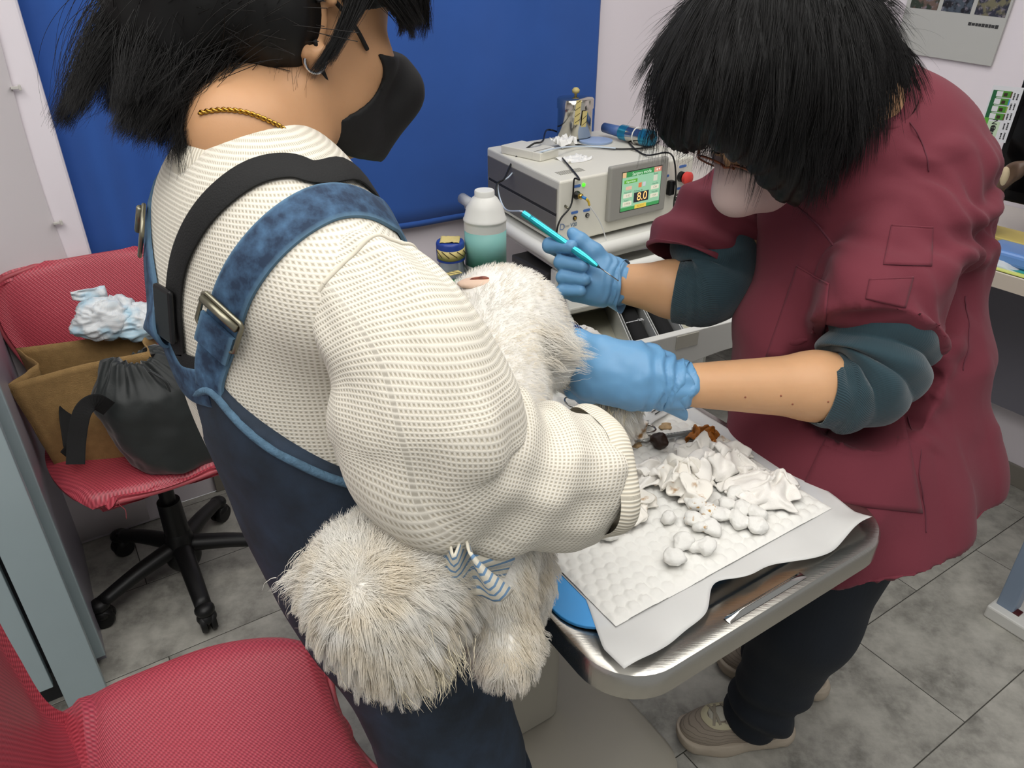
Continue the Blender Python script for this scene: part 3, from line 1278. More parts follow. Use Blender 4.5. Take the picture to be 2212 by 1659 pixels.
def pad_z(a, b):
    """height of the film over the table: it bridges the rim and ripples at the front edge"""
    front = max(0.0, 1 - (b - 0.395) / 0.05)
    z = TZ + 0.0064 + 0.0035 * front * math.sin(a * 31 + 1.0) + 0.003 * front * math.sin(a * 63)
    z += 0.010 * max(0, 1 - (b - 0.395) / 0.03) * max(0, (a - 0.80) / 0.05)
    return z


na, nb = 110, 90
G = np.zeros((na, nb, 3))
for i in range(na):
    u = i / (na - 1)
    for j in range(nb):
        v = j / (nb - 1)
        a = 0.402 + u * (0.850 - 0.402) + u * 0.016 * min(1.0, max(0.0, (v - 0.02) / 0.15)) + (1 - u) * 0.030 * min(1.0, max(0.0, (v - 0.06) / 0.12))
        fr = 0.396 + 0.004 * math.sin(a * 40)
        # the film is torn back in a wave over the ridge
        fr += 0.040 * math.exp(-((a - 0.585) / 0.036) ** 2) + 0.018 * math.exp(-((a - 0.66) / 0.05) ** 2) * 1.0
        b = fr + v * (0.99 - fr)
        G[i, j] = room(a, b, pad_z(a, b) + 0.0012 * mnoise.noise((a * 30, b * 30, 0)))
obj('film_border', slab(G, 0.0004), FILM, pad)

# quilt: pillows on a hexagon-like grid, sunk seams
QA0, QA1, QB0, QB1 = 0.434, 0.830, 0.446, 0.955
step = 0.0026
na, nb = int((QA1 - QA0) / step), int((QB1 - QB0) / step)
aa = np.linspace(QA0, QA1, na)
bb = np.linspace(QB0, QB1, nb)
AA, BB = np.meshgrid(aa, bb, indexing='ij')
cs = 0.0185
wob = np.array([[mnoise.noise((x * 14, y * 14, 3.0)) for y in bb[::8]] for x in aa[::8]])
wob = np.kron(wob, np.ones((8, 8)))[:na, :nb]
for _ in range(6):
    wob[1:-1, 1:-1] = (wob[:-2, 1:-1] + wob[2:, 1:-1] + wob[1:-1, :-2] + wob[1:-1, 2:]) / 4
X_ = AA / cs + 0.25 * wob
Y_ = BB / (cs * 0.87) + 0.25 * wob
r1 = np.floor(Y_)
best = np.full(AA.shape, 9.0)
sec = np.full(AA.shape, 9.0)
for dr in (-1, 0, 1):
    rr_ = r1 + dr
    offx = 0.5 * (np.mod(rr_, 2))
    for dc in (-1, 0, 1):
        cx = np.floor(X_ - offx) + dc + 0.5 + offx
        cy_ = rr_ + 0.5
        d = np.sqrt((X_ - cx) ** 2 + ((Y_ - cy_) * 0.87) ** 2)
        sec = np.minimum(sec, np.maximum(d, best))
        best = np.minimum(best, d)
edge = np.clip((sec - best) / 0.45, 0, 1)
hq = np.sqrt(edge) * (0.0042 + 0.002 * wob)
rimf = np.minimum(np.minimum(AA - QA0, QA1 - AA), np.minimum(BB - QB0, QB1 - BB)) / 0.006
hq = hq * np.clip(rimf, 0, 1)
base_z = TZ + 0.0085 + 0.0025 * np.clip(wob, -1, 1)
Gq = np.zeros(AA.shape + (3,))
P2 = AA[..., None] * A_ + BB[..., None] * B_
Gq[:] = P2
Gq[..., 2] = base_z + hq
obj('quilted_sheet', gridmesh(Gq), QUILT, pad)
QZ = TZ + 0.013


def on_pad(px, py, h=0.0):
    return at_z(px, py, QZ + h)


# ------------------------------------------------------------ gauze and cotton on the pad
GAUZE = mat('gauze', 'F0ECE5', 0.8, bump=0.25, bscale=700, var=0.03, vscale=30)
GAUZE_S = bpy.data.materials.new('gauze_stained')
GAUZE_S.use_nodes = True
g = N(GAUZE_S)
tcn = g.new('ShaderNodeTexCoord')
f = g.ramp(g.noise(55.0, tcn.outputs['Object'], 4.0), 0.60, 0.72)
c = g.mix(f, lin('EFEAE0'), lin('B58A55'))
g.link(c, g.b.inputs['Base Color'])
g.b.inputs['Roughness'].default_value = 0.8
AMBER = mat('gauze_iodine', 'A8641C', 0.5, var=0.35, vscale=60)
BROWN = mat('gauze_dark_iodine', '2E1C12', 0.55, var=0.2, vscale=80)
COTTON = mat('cotton', 'E9E7E1', 0.9, bump=0.35, bscale=300)


def crumple(name, c, ra, rb, h, seed, m, label, cat='gauze', group=None, petals=3, res=46, tuck=1.0):
    """a crumpled square of gauze: a sheet gathered into deep soft folds that rests on the pad"""
    G = np.zeros((res, res, 3))
    for i in range(res):
        for j in range(res):
            u, v = 2 * i / (res - 1) - 1, 2 * j / (res - 1) - 1
            r = math.sqrt(u * u + v * v)
            th = math.atan2(v, u)
            p = (u * 1.5 + seed, v * 1.5, seed * 1.7)
            w = nvec(p)
            w2 = nvec((u * 3.2 + seed, v * 3.2, seed * 0.7 + 9))
            x = u * 0.85 + 0.55 * w[0] + 0.22 * w2[0]
            y = v * 0.85 + 0.55 * w[1] + 0.22 * w2[1]
            ridge = 1 - abs(w[2]) * 1.6
            ridge2 = 1 - abs(w2[2]) * 1.8
            z = max(0.0, 0.55 * ridge + 0.45 * ridge2 * 0.8) * (1 - 0.55 * r * r)
            z = max(0.03, z) + 0.05 * math.sin(petals * th + seed)
            q = c + x * ra * A_ + y * rb * B_
            G[i, j] = (q[0], q[1], QZ + 0.002 + max(0.0, z) * h)
    for _ in range(2):
        G[1:-1, 1:-1] = (G[:-2, 1:-1] + G[2:, 1:-1] + G[1:-1, :-2] + G[1:-1, 2:] + 2 * G[1:-1, 1:-1]) / 6
    o = obj(name, slab(G, 0.0022), m)
    return tag(o, label, cat, group)


GG = 'used gauze heaped on the pad'
crumple('gauze', on_pad(1535, 1012), 0.062, 0.050, 0.066, 3.1, GAUZE, 'tallest crumpled white gauze on top of the gauze heap', group=GG)
crumple('gauze', on_pad(1478, 1052), 0.046, 0.044, 0.056, 8.7, GAUZE_S, 'folded white gauze with a brown spot at the front of the heap', group=GG)
crumple('gauze', on_pad(1400, 1032), 0.052, 0.036, 0.034, 13.3, GAUZE, 'crumpled white gauze between the sweater cuff and the heap', group=GG)
crumple('gauze', on_pad(1335, 1100), 0.055, 0.050, 0.028, 21.9, GAUZE_S, 'flat crumpled gauze with a brown stain beside the sweater cuff', group=GG)
crumple('gauze', on_pad(1648, 1062), 0.050, 0.046, 0.034, 27.4, GAUZE, 'square white gauze lying right of the heap near the blue edge', group=GG)
crumple('gauze', on_pad(1345, 945), 0.036, 0.036, 0.040, 33.2, GAUZE_S, 'small crumpled gauze above the sweater cuff by the scissors', group=GG)
crumple('gauze', on_pad(1515, 955), 0.028, 0.024, 0.036, 44.6, AMBER, 'orange brown iodine soaked gauze behind the heap', group=GG, petals=2)
crumple('gauze', on_pad(1568, 975), 0.026, 0.036, 0.018, 47.5, GAUZE_S, 'yellow stained white gauze at the far right of the heap', group=GG)
crumple('gauze', on_pad(1590, 1010), 0.030, 0.032, 0.034, 53.1, GAUZE, 'white gauze fold leaning on the right side of the heap', group=GG)


COTTON_S = bpy.data.materials.new('cotton_stained')
COTTON_S.use_nodes = True
g = N(COTTON_S)
tcn = g.new('ShaderNodeTexCoord')
f = g.ramp(g.noise(130.0, tcn.outputs['Object'], 3.0), 0.58, 0.66)
g.link(g.mix(f, lin('E9E7E1'), lin('B98F4E')), g.b.inputs['Base Color'])
g.b.inputs['Roughness'].default_value = 0.9


def cotton(px, py, r, seed, label, m=None, flat=0.75):
    c = on_pad(px, py) + np.array([0, 0, r * flat])
    bl = Blob()
    rg_ = np.random.default_rng(seed)
    bl.ell(c, (r, r * 0.9, r * flat), k=0.006)
    for k in range(4):
        d = rg_.normal(size=3) * r * 0.45
        d[2] *= 0.3
        bl.ell(c + d, np.array([0.62, 0.6, 0.5]) * r, k=0.006)
    V, F = bl.mesh(0.0021, pad=0.006)
    V = folds(V, F, lambda P: 0.0030 * pnoise(P, 75.0, seed * 3.1) + 0.0014 * pnoise(P, 190.0, seed * 1.3))
    V[:, 2] = np.maximum(V[:, 2], QZ + 0.0005)
    o = obj('cotton_ball', (V, F), m or COTTON)
    return tag(o, label, 'cotton ball', 'cotton balls on the pad')


cotton(1424, 966, 0.0135, 1, 'dark brown iodine soaked cotton ball beside the syringe', BROWN, 0.9)
spots = [(1443, 1128, .0100, 'upright cotton roll in front of the gauze heap', 0.9), (1503, 1100, .0125, 'cotton ball with brown specks touching the front of the heap', .75), (1528, 1114, .0120, 'yellow stained cotton ball in front of the heap', .75),
         (1495, 1134, .0125, 'cotton ball with one small tan mark left of the middle row', .75), (1535, 1148, .0130, 'white cotton ball at the front of the middle row', .6), (1556, 1122, .0120, 'white cotton ball behind the middle row beside the stained one', .7),
         (1570, 1098, .0115, 'white cotton ball tucked under the right side of the heap', .7), (1600, 1105, .0120, 'white cotton ball right of the heap at the pad middle', .7), (1597, 1135, .0130, 'flattened cotton ball right of the middle row', .55),
         (1633, 1120, .0125, 'upper of the two cotton balls furthest right', .7), (1633, 1146, .0125, 'lower of the two cotton balls furthest right', .7), (1586, 1075, .0125, 'cotton ball between the heap and the square gauze', .75),
         (1477, 1180, .0125, 'cotton ball alone in front, left of a close pair', .7), (1520, 1192, .0125, 'cotton ball alone in front, right of a close pair', .7), (1455, 1214, .0125, 'frontmost cotton ball nearest the table edge', .75), (1305, 1160, .013, 'flattened cotton ball just below the sweater cuff', .5)]
for k, (px, py, r, lab, fl) in enumerate(spots):
    cotton(px, py, r, 10 + k, lab, COTTON_S if ('speck' in lab or 'yellow' in lab or 'tan mark' in lab) else None, fl)

# ------------------------------------------------------------ instruments on the pad
CHROME = mat('instrument_steel', 'A9A7A2', 0.16, 1.0)


def ring_handle(c, d, s, r=0.011, th=0.0016):
    t_ = np.linspace(0, 2 * math.pi, 25)
    P = [c + d * (r * 1.45) * math.cos(x) + s * r * math.sin(x) for x in t_]
    return tube(np.array(P), th, 8, caps=False)


def hemostat(name, tip, end, spread, label, z=0.006):
    """ring-handled forceps lying on the table: two arms crossing at a pivot, two ring handles"""
    tip, end = np.asarray(tip, float), np.asarray(end, float)
    d = nrm(end - tip)
    s = nrm(np.cross(Z_, d))
    L = np.linalg.norm(end - tip)
    t = thing(name, label, 'forceps', (tip + end) / 2)
    piv = tip + d * L * 0.33
    for k, sg in enumerate((-1, 1)):
        up_ = Z_ * (0.0015 * sg)
        rc = end - d * 0.015 + s * sg * spread
        P = spline([tip + s * sg * 0.0008 + up_, piv + s * sg * -0.001 + up_, piv + d * L * 0.28 + s * sg * spread * 0.45 + up_, rc - d * 0.017 - s * sg * 0.003 + up_], 18)
        o = obj('arm', tube(P, np.linspace(0.0012, 0.0026, 18), 8), CHROME, t)
        obj('ring_handle', ring_handle(rc + up_, d, s), CHROME, o)
    obj('pivot', cyl(piv - Z_ * 0.004, piv + Z_ * 0.004, 0.0032), CHROME, t)
    obj('ratchet', box(piv + d * L * 0.42, (0.0012, spread * 0.6, 0.0012), (d, s, Z_)), CHROME, t, smooth=False)
    return t


hemostat('hemostat', on_pad(1235, 905, 0.006), on_pad(1412, 938, 0.006), 0.012, 'steel ring handled scissors lying on the pad beside the sweater cuff')
# syringe and its needle cap
CLR = mat('clear_plastic', 'E8ECEC', 0.08, trans=0.85, ior=1.3, alpha=0.85)
s0, s1 = on_pad(1362, 955, 0.007), on_pad(1500, 934, 0.007)
d_ = nrm(s1 - s0)
sy = thing('syringe', 'clear plastic syringe with black plunger tip lying behind the dark cotton ball', 'syringe', (s0 + s1) / 2)
L = np.linalg.norm(s1 - s0)
obj('needle_cap', cyl(s0, s0 + d_ * L * 0.36, 0.0016, 0.0026, 16), CLR, sy)
obj('barrel', lathe([(0.0015, L * 0.36), (0.0048, L * 0.40), (0.0048, L * 1.0), (0.0042, L * 1.0), (0.0042, L * 0.41)], s0, d_, 20), CLR, sy)
obj('plunger_tip', cyl(s0 + d_ * L * 0.46, s0 + d_ * L * 0.53, 0.0043), mat('black_rubber', '0C0D0C', 0.6), sy)
obj('plunger_rod', cyl(s0 + d_ * L * 0.53, s0 + d_ * L * 1.12, 0.0022), CLR, sy)
obj('flange', box(s0 + d_ * L * 1.0, (0.001, 0.009, 0.004), (d_, nrm(np.cross(Z_, d_)), Z_)), CLR, sy, smooth=False)
for k in range(8):
    obj('scale_mark', box(s0 + d_ * L * (0.58 + 0.05 * k) + Z_ * 0.0049, (0.0004, 0.002, 0.0001), (d_, nrm(np.cross(Z_, d_)), Z_)), INK, sy, smooth=False)
n0, n1 = on_pad(1390, 917, 0.004), on_pad(1424, 893, 0.004)
nd = nrm(n1 - n0)
nc = thing('needle', 'small hypodermic needle with a clear hub lying below the glove', 'needle', n0)
obj('hub', lathe([(0.003, 0), (0.0034, 0.002), (0.0026, 0.004), (0.0028, 0.012), (0.0012, 0.016)], n0, nd, 14), CLR, nc)
obj('needle_tube', cyl(n0 + nd * 0.014, n0 + nd * 0.045, 0.0005), CHROME, nc)
# clear wrapper with print
wq = [on_pad(1372, 905, 0.002), on_pad(1440, 862, 0.002), on_pad(1480, 868, 0.002), on_pad(1400, 925, 0.002)]
wr = thing('wrapper', 'clear printed plastic wrapper under the gloved wrist', 'wrapper', wq[0])
G = np.zeros((10, 10, 3))
for i in range(10):
    for j in range(10):
        u, v = i / 9, j / 9
        p = (wq[0] * (1 - u) + wq[1] * u) * (1 - v) + (wq[3] * (1 - u) + wq[2] * u) * v
        G[i, j] = p + Z_ * (0.003 + 0.003 * mnoise.noise((u * 3, v * 3, 5)))
obj('film', slab(G, 0.0004), mat('wrapper_film', 'E6E6E4', 0.2, alpha=0.6), wr)
wd = nrm(wq[1] - wq[0])
for k, s_ in enumerate(range(3)):
    dashes('printed_lines', G[4, 2 + 2 * k] + Z_ * 0.004, wd, nrm(np.cross(Z_, wd)), 0.03, 0.003, INK, wr, 20 + k)

# blood-brown smears are part of the quilt: small stained tufts beside the scissors
for k, (px, py, lab) in enumerate(((1437, 905 + 18, 'larger rust brown stain tuft right of the scissor ring'), (1372, 962, 'small rust brown stain tuft below the scissor ring'))):
    c = on_pad(px, py)
    tag(obj('stained_tuft', (lambda vf: (np.c_[vf[0][:, :2], np.maximum(vf[0][:, 2], QZ - 0.003)], vf[1]))(
        Blob().ell(c, (0.012, 0.007, 0.003), k=0.004).ell(c + 0.008 * A_ + 0.006 * B_, (0.009, 0.004, 0.003), k=0.004).mesh(0.002)),
        mat('rust_stain', 'B79A73', 0.85, var=0.3, vscale=90)), lab, 'tuft', 'rust stained tufts on the pad')

# ------------------------------------------------------------ tray, bowl, green drape at the far end
DRAPE = mat('green_cloth', '17803F', 0.8, bump=0.15, bscale=600, sheen=0.2)
c0 = at_z(1170, 640, TZ + 0.02)
G = np.zeros((70, 80, 3))
dl = at_z(1060, 590, TZ + 0.09)
q00, q10 = at_z(1010, 700, TZ + 0.004), at_z(1330, 760, TZ + 0.004)
for i in range(70):
    for j in range(80):
        u, v = i / 69, j / 79
        a = 0.46 + 0.42 * u
        b = 0.925 + 0.50 * v
        hump = 0.085 * math.exp(-((a - 0.69) / 0.10) ** 2 - ((b - 1.31) / 0.075) ** 2)
        rip = 0.006 * mnoise.noise((a * 16, b * 16, 2)) + 0.007 * math.sin(a * 50 + b * 30) * math.exp(-((b - 1.2) / 0.2) ** 2)
        edge_ = min(1, 10 * min(u, 1 - u, v, 1 - v))
        G[i, j] = room(a + 0.012 * math.sin(b * 21), b + 0.01 * math.sin(a * 27), TZ + 0.008 + 0.012 * min(1.0, max(0.0, (1.03 - b) / 0.04)) + hump * edge_ + max(0, rip) * edge_)
tag(obj('surgical_drape', slab(G, 0.0015), DRAPE), 'green cloth drape bunched on the far end of the steel table', 'cloth')
tq = at_z(1125, 579, TZ + 0.1)
kn = thing('tape_scrap', 'striped yellow autoclave tape stuck on top of the green drape', 'tape', tq)
TAPE = mat('autoclave_tape', 'C9B878', 0.6)
TAPES = mat('tape_stripe', '3A2E1E', 0.6)
tq = room(0.70, 1.315, TZ + 0.1065)
kn.location = tuple(tq)
obj('strip', box(tq, (0.022, 0.009, 0.0006)), TAPE, kn, smooth=False)
for k in range(3):
    obj('stripe', box(tq + (-0.012 + 0.012 * k) * A_ + 0.0007 * Z_, (0.0012, 0.009, 0.0002), (nrm(A_ + B_ * 0.6), nrm(B_ - A_ * 0.6), Z_)), TAPES, kn, smooth=False)

# instrument tray
ta, tb_ = 0.735, 1.13
tr_ = thing('instrument_tray', 'rectangular stainless steel instrument tray with rounded corners on the drape', 'tray', room(ta, tb_, TZ + 0.02))
prof = [(0.020, 0.0), (0.012, 0.004), (0.006, 0.026), (0.0, 0.030), (-0.010, 0.031), (-0.0105, 0.029), (0.0, 0.028), (0.004, 0.024), (0.010, 0.003), (0.020, -0.0015)]
rings = np.array([[room(u, v, TZ + 0.030 + dz) for u, v in rrect(ta - 0.085 + i_, ta + 0.085 - i_, tb_ - 0.135 + i_, tb_ + 0.135 - i_, max(0.008, 0.04 - i_), 8)] for i_, dz in prof])
n_ = rings.shape[1]
F = []
for i in range(len(prof) - 1):
    for j in range(n_):
        k = (j + 1) % n_
        F.append((i * n_ + j, (i + 1) * n_ + j, (i + 1) * n_ + k, i * n_ + k))
F.append(tuple(range(n_)))
F.append(tuple((len(prof) - 1) * n_ + j for j in range(n_ - 1, -1, -1)))
obj('pan', (rings.reshape(-1, 3), F), STEEL2, tr_, autos=40)
tp = room(ta + 0.085, tb_ - 0.05, TZ + 0.061)
obj('tape_band', join(box(tp, (0.014, 0.008, 0.0008)), box(tp - 0.012 * A_ - 0.014 * Z_, (0.0012, 0.008, 0.014))), TAPE, tr_, smooth=False)
bc = room(ta - 0.025, tb_ - 0.03, TZ + 0.034)
tag(obj('steel_bowl', lathe([(0.002, 0.0), (0.03, 0.001), (0.042, 0.012), (0.052, 0.036), (0.055, 0.037), (0.0545, 0.039), (0.050, 0.037), (0.040, 0.014), (0.028, 0.003), (0.002, 0.0025)], bc, Z_, 40), STEEL2, autos=60),
    'small round steel bowl standing in the instrument tray', 'bowl')
crumple('gauze', at_z(1265, 720, TZ + 0.03), 0.045, 0.05, 0.03, 61.0, GAUZE, 'white gauze strip hanging over the tray rim behind the glove', group=GG)
hemostat('hemostat', at_z(1165, 790, TZ + 0.045), at_z(1262, 872, TZ + 0.03), 0.014, 'steel ring handled forceps standing on the green drape below the dog')

# big white bottle and small blue capped bottle
HDPE = mat('white_bottle_plastic', 'D9D8D2', 0.4)
bp = at_z(1048, 622, TZ)
bp = at(1048, 500, 1.62)
bp[2] = TZ + 0.0005
R_ = 0.046
bt = thing('bottle', 'big white plastic bottle with a blank teal label behind the dog', 'bottle', bp)
zc = at(1048, 470, 1.62)[2] - TZ
zt = at(1048, 397, 1.62)[2] - TZ
obj('body', lathe([(0.002, 0), (R_ * .95, 0), (R_, 0.006), (R_, 0.009), (R_, zc - 0.006), (R_, zc - 0.002), (R_ * 1.03, zc), (R_ * 1.03, zc + 0.003), (R_ * 0.98, zc + 0.006), (R_ * 0.86, zc + 0.028), (R_ * 0.60, zc + 0.047), (R_ * 0.46, zc + 0.052), (R_ * 0.46, zt - 0.03)], bt.location, Z_, 48), HDPE, bt, autos=50)
obj('cap', lathe([(R_ * 0.44, zt - 0.038), (R_ * 0.47, zt - 0.038), (R_ * 0.47, zt - 0.002), (R_ * 0.44, zt), (0.001, zt)], bt.location, Z_, 40), HDPE, bt, autos=50)
for k in range(3):
    obj('neck_ring', lathe([(R_ * 0.46, -0.002), (R_ * 0.49, 0), (R_ * 0.46, 0.002)], np.array(bt.location) + Z_ * (zt - 0.043 - 0.005 * k), Z_, 32), HDPE, bt)
th = np.linspace(math.radians(-165), math.radians(-2), 30)
z_l0, z_l1 = at(1048, 596, 1.58)[2] - TZ, at(1048, 508, 1.58)[2] - TZ
G = np.array([[np.array(bt.location) + 1.004 * R_ * np.array([math.cos(x), math.sin(x), 0]) + Z_ * z for z in (z_l0, z_l1)] for x in th])
obj('teal_label', slab(G, 0.0003), mat('teal_print', '7DB3AC', 0.5), bt)
jb = at(974, 560, 1.62)
jb[2] = TZ + 0.0005
jr = thing('vial', 'small clear glass vial with a taped blue cap beside the white bottle', 'vial', jb)
GL = mat('vial_glass', 'DDE8EC', 0.03, trans=0.95, ior=1.45)
zj = at(972, 512, 1.62)[2] - TZ
obj('glass_body', lathe([(0.002, 0), (0.038, 0.0), (0.04, 0.004), (0.04, zj - 0.082), (0.036, zj - 0.068), (0.029, zj - 0.054), (0.028, zj - 0.042), (0.026, zj - 0.042), (0.027, zj - 0.056), (0.034, zj - 0.07), (0.0375, zj - 0.084), (0.0375, 0.005), (0.002, 0.004)], jb, Z_, 36), GL, jr, autos=60)
BCAP = mat('blue_cap', '26408F', 0.35)
obj('cap', lathe([(0.028, zj - 0.042), (0.031, zj - 0.042), (0.031, zj - 0.006), (0.029, zj - 0.001), (0.026, zj), (0.001, zj)], jb, Z_, 40), BCAP, jr, autos=50)
th = np.linspace(math.radians(-150), math.radians(10), 26)
G = np.array([[jb + 0.0315 * np.array([math.cos(x), math.sin(x), 0]) + Z_ * (z + 0.004 * math.sin(x)) for z in (zj - 0.033, zj - 0.012)] for x in th])
o = obj('tape_band', slab(G, 0.0005), TAPE, jr)
for k in range(5):
    x = math.radians(-135 + 30 * k)
    r_ = np.array([math.cos(x), math.sin(x), 0])
    t__ = np.array([-math.sin(x), math.cos(x), 0])
    dd = nrm(t__ - 0.8 * Z_)
    obj('stripe', box(jb + 0.0321 * r_ + Z_ * (zj - 0.023), (0.011, 0.0008, 0.0003), (dd, np.cross(r_, dd), r_)), TAPES, o, smooth=False)
G = np.zeros((12, 12, 3))
for i in range(12):
    for j in range(12):
        u, v = 2 * i / 11 - 1, 2 * j / 11 - 1
        G[i, j] = jb + np.array([u * 0.021, v * 0.021, zj + 0.0015 + 0.004 * abs(mnoise.noise((u * 2, v * 2, 7)))])
obj('tape_top', slab(G, 0.0006), TAPE, jr)

# =================================================================== trolley with the laser unit
ang_u, ang_v = math.radians(36.0), math.radians(116.0)
MU = np.array([math.cos(ang_u), math.sin(ang_u), 0])
MV = np.array([math.cos(ang_v), math.sin(ang_v), 0])
MN = nrm(np.cross(MU, Z_))                      # outward normal of the unit's front
MSN = -nrm(np.cross(MV, Z_)) * -1.0             # side normal, pointing left
if MSN.dot(MU) > 0:
    MSN = -MSN
MZ0 = 0.90
M0 = at_z(1205, 530, MZ0)
MW, MD, MH = 0.50, 0.45, 0.168
IVORY = mat('ivory_enamel', 'E2DFD2', 0.42, bump=0.02)
TROL = mat('trolley_white', 'E6E5DE', 0.38)


def mu(u, v, z):
    return M0 + u * MU + v * MV + (z - MZ0) * Z_


def skewbox(u0, u1, v0, v1, z0, z1):
    V = [mu(u, v, z) for z in (z0, z1) for v in (v0, v1) for u in (u0, u1)]
    return np.array(V), [(0, 2, 3, 1), (4, 5, 7, 6), (0, 1, 5, 4), (2, 6, 7, 3), (0, 4, 6, 2), (1, 3, 7, 5)]


def front(px, py, lift=0.0):
    """point on the unit's front where the photo pixel meets it"""
    o = np.array([0, 0, CAM_H])
    d = at(px, py, 1.0) - o
    p0 = M0 + MN * lift
    return o + d * ((p0 - o).dot(MN) / d.dot(MN))


# trolley
tl = thing('trolley', 'white equipment trolley with an open drawer behind the examination table', 'trolley', mu(0.27, 0.2, 0))
zt0 = MZ0 - 0.030
obj('top_shelf', skewbox(-0.045, 0.60, -0.075, 0.55, zt0 - 0.012, MZ0 - 0.012), TROL, tl, smooth=False, bevel=0.010, seg=4)
for nm, q in (('edge_rail', [mu(-0.048, 0.55, MZ0 - 0.004), mu(-0.052, 0.2, MZ0 - 0.004), mu(-0.05, -0.07, MZ0 - 0.004)]),
              ('edge_rail', [mu(-0.05, -0.078, MZ0 - 0.004), mu(0.2, -0.082, MZ0 - 0.004), mu(0.61, -0.078, MZ0 - 0.004)])):
    obj(nm, tube(spline(q, 12), 0.017, 16), TROL, tl)
obj('push_handle', tube(spline([mu(0.03, -0.085, MZ0 - 0.03), mu(0.05, -0.125, MZ0 - 0.045), mu(0.25, -0.14, MZ0 - 0.05), mu(0.5, -0.125, MZ0 - 0.045), mu(0.56, -0.085, MZ0 - 0.03)], 30), 0.016, 16), TROL, tl)
for u in (-0.03, 0.57):
    for v in (-0.05, 0.51):
        obj('post', skewbox(u - 0.015, u + 0.015, v - 0.015, v + 0.015, 0.07, zt0 - 0.012), TROL, tl, smooth=False, bevel=0.004)
        c = mu(u, v, 0.035)
        o = obj('caster', tube(np.array([c - MU * 0.011, c + MU * 0.011]), 0.035, 20), mat('caster_black', '141414', 0.5), tl, autos=40)
        obj('caster_fork', skewbox(u - 0.018, u + 0.018, v - 0.012, v + 0.012, 0.05, 0.072), mat('fork_grey', '555555', 0.4, 0.6), o, smooth=False)
obj('lower_shelf', skewbox(-0.04, 0.58, -0.06, 0.52, 0.20, 0.225), TROL, tl, smooth=False, bevel=0.008, seg=3)
# drawer case under the shelf and the drawer pulled out
DZ1 = 0.80
dfl, dfr = at_z(1342, 752, DZ1), at_z(1592, 690, DZ1)
dax = nrm(dfr - dfl)
dback = at_z(1560, 648, DZ1)
dvx = nrm(dback - dfr)
DW = np.linalg.norm(dfr - dfl) + 0.10
D0 = dfl - dax * 0.10
CASE = mat('case_plastic', 'BDBCB2', 0.45)


def dpt(u, v, z):
    return D0 + dax * u + dvx * v + (z - DZ1) * Z_


def dbox(u0, u1, v0, v1, z0, z1):
    V = [dpt(u, v, z) for z in (z0, z1) for v in (v0, v1) for u in (u0, u1)]
    return np.array(V), [(0, 2, 3, 1), (4, 5, 7, 6), (0, 1, 5, 4), (2, 6, 7, 3), (0, 4, 6, 2), (1, 3, 7, 5)]


CV = 0.20
obj('drawer_case', join(dbox(-0.01, DW + 0.01, CV, CV + 0.30, DZ1 + 0.012, DZ1 + 0.028), dbox(-0.012, 0.0, CV, CV + 0.3, 0.45, DZ1 + 0.012),
                        dbox(DW, DW + 0.012, CV, CV + 0.3, 0.45, DZ1 + 0.012), dbox(-0.01, DW + 0.01, CV + 0.28, CV + 0.30, 0.45, DZ1 + 0.012)), CASE, tl, smooth=False, bevel=0.004)
obj('lower_drawer_front', dbox(0.0, DW, CV - 0.008, CV + 0.27, 0.46, DZ1 - 0.12), TROL, tl, smooth=False, bevel=0.006)
dr = obj('drawer', join(dbox(0.0, 0.004, 0.02, 0.38, DZ1 - 0.075, DZ1), dbox(DW - 0.004, DW, 0.02, 0.38, DZ1 - 0.075, DZ1), dbox(0.0, DW, 0.02, 0.38, DZ1 - 0.078, DZ1 - 0.074),
                        dbox(0.0, DW, 0.374, 0.38, DZ1 - 0.075, DZ1)), mat('drawer_inside', 'CBC8B4', 0.4), tl, smooth=False)
# curved drawer front: deeper in the middle
pts = [(0.0 - 0.004, 0.0)] + [(DW * k / 16, 0.0) for k in range(17)] + [(DW + 0.006, 0.0)]
ol = [(-0.004, 0.0), (DW + 0.006, 0.0), (DW + 0.006, -0.05)] + [(DW * (1 - k / 16), -0.075 - 0.028 * math.sin(math.pi * k / 16) ** 2 * 0.6) for k in range(17)] + [(-0.004, -0.05)]
obj('drawer_front', prism(ol[::-1], (dax, Z_, dvx), D0, -0.004, 0.02), TROL, dr, smooth=False, bevel=0.002)
l0, l1 = at_z(1455, 735, DZ1 - 0.005), at_z(1505, 710, DZ1 - 0.005)
ul = 0.10 + np.linalg.norm(dfr - dfl) * 0.46
obj('label_holder', dbox(ul, ul + 0.065, -0.0062, -0.004, DZ1 - 0.038, DZ1 - 0.004), mat('holder_ivory', 'C6C2B4', 0.5), dr, smooth=False, bevel=0.0006, seg=1)
DIV = mat('divider_plastic', 'D5D6D2', 0.25, alpha=0.9)
for k, u in enumerate((0.30, 0.47, 0.64)):
    for du in (0.0, 0.012):
        obj('divider', dbox(DW * u + du, DW * u + du + 0.002, 0.02, 0.37, DZ1 - 0.074, DZ1 - 0.006 - du * 0.8), DIV, dr, smooth=False)
BCL = mat('black_cloth', '0D0D0D', 0.85, bump=0.2, bscale=500)
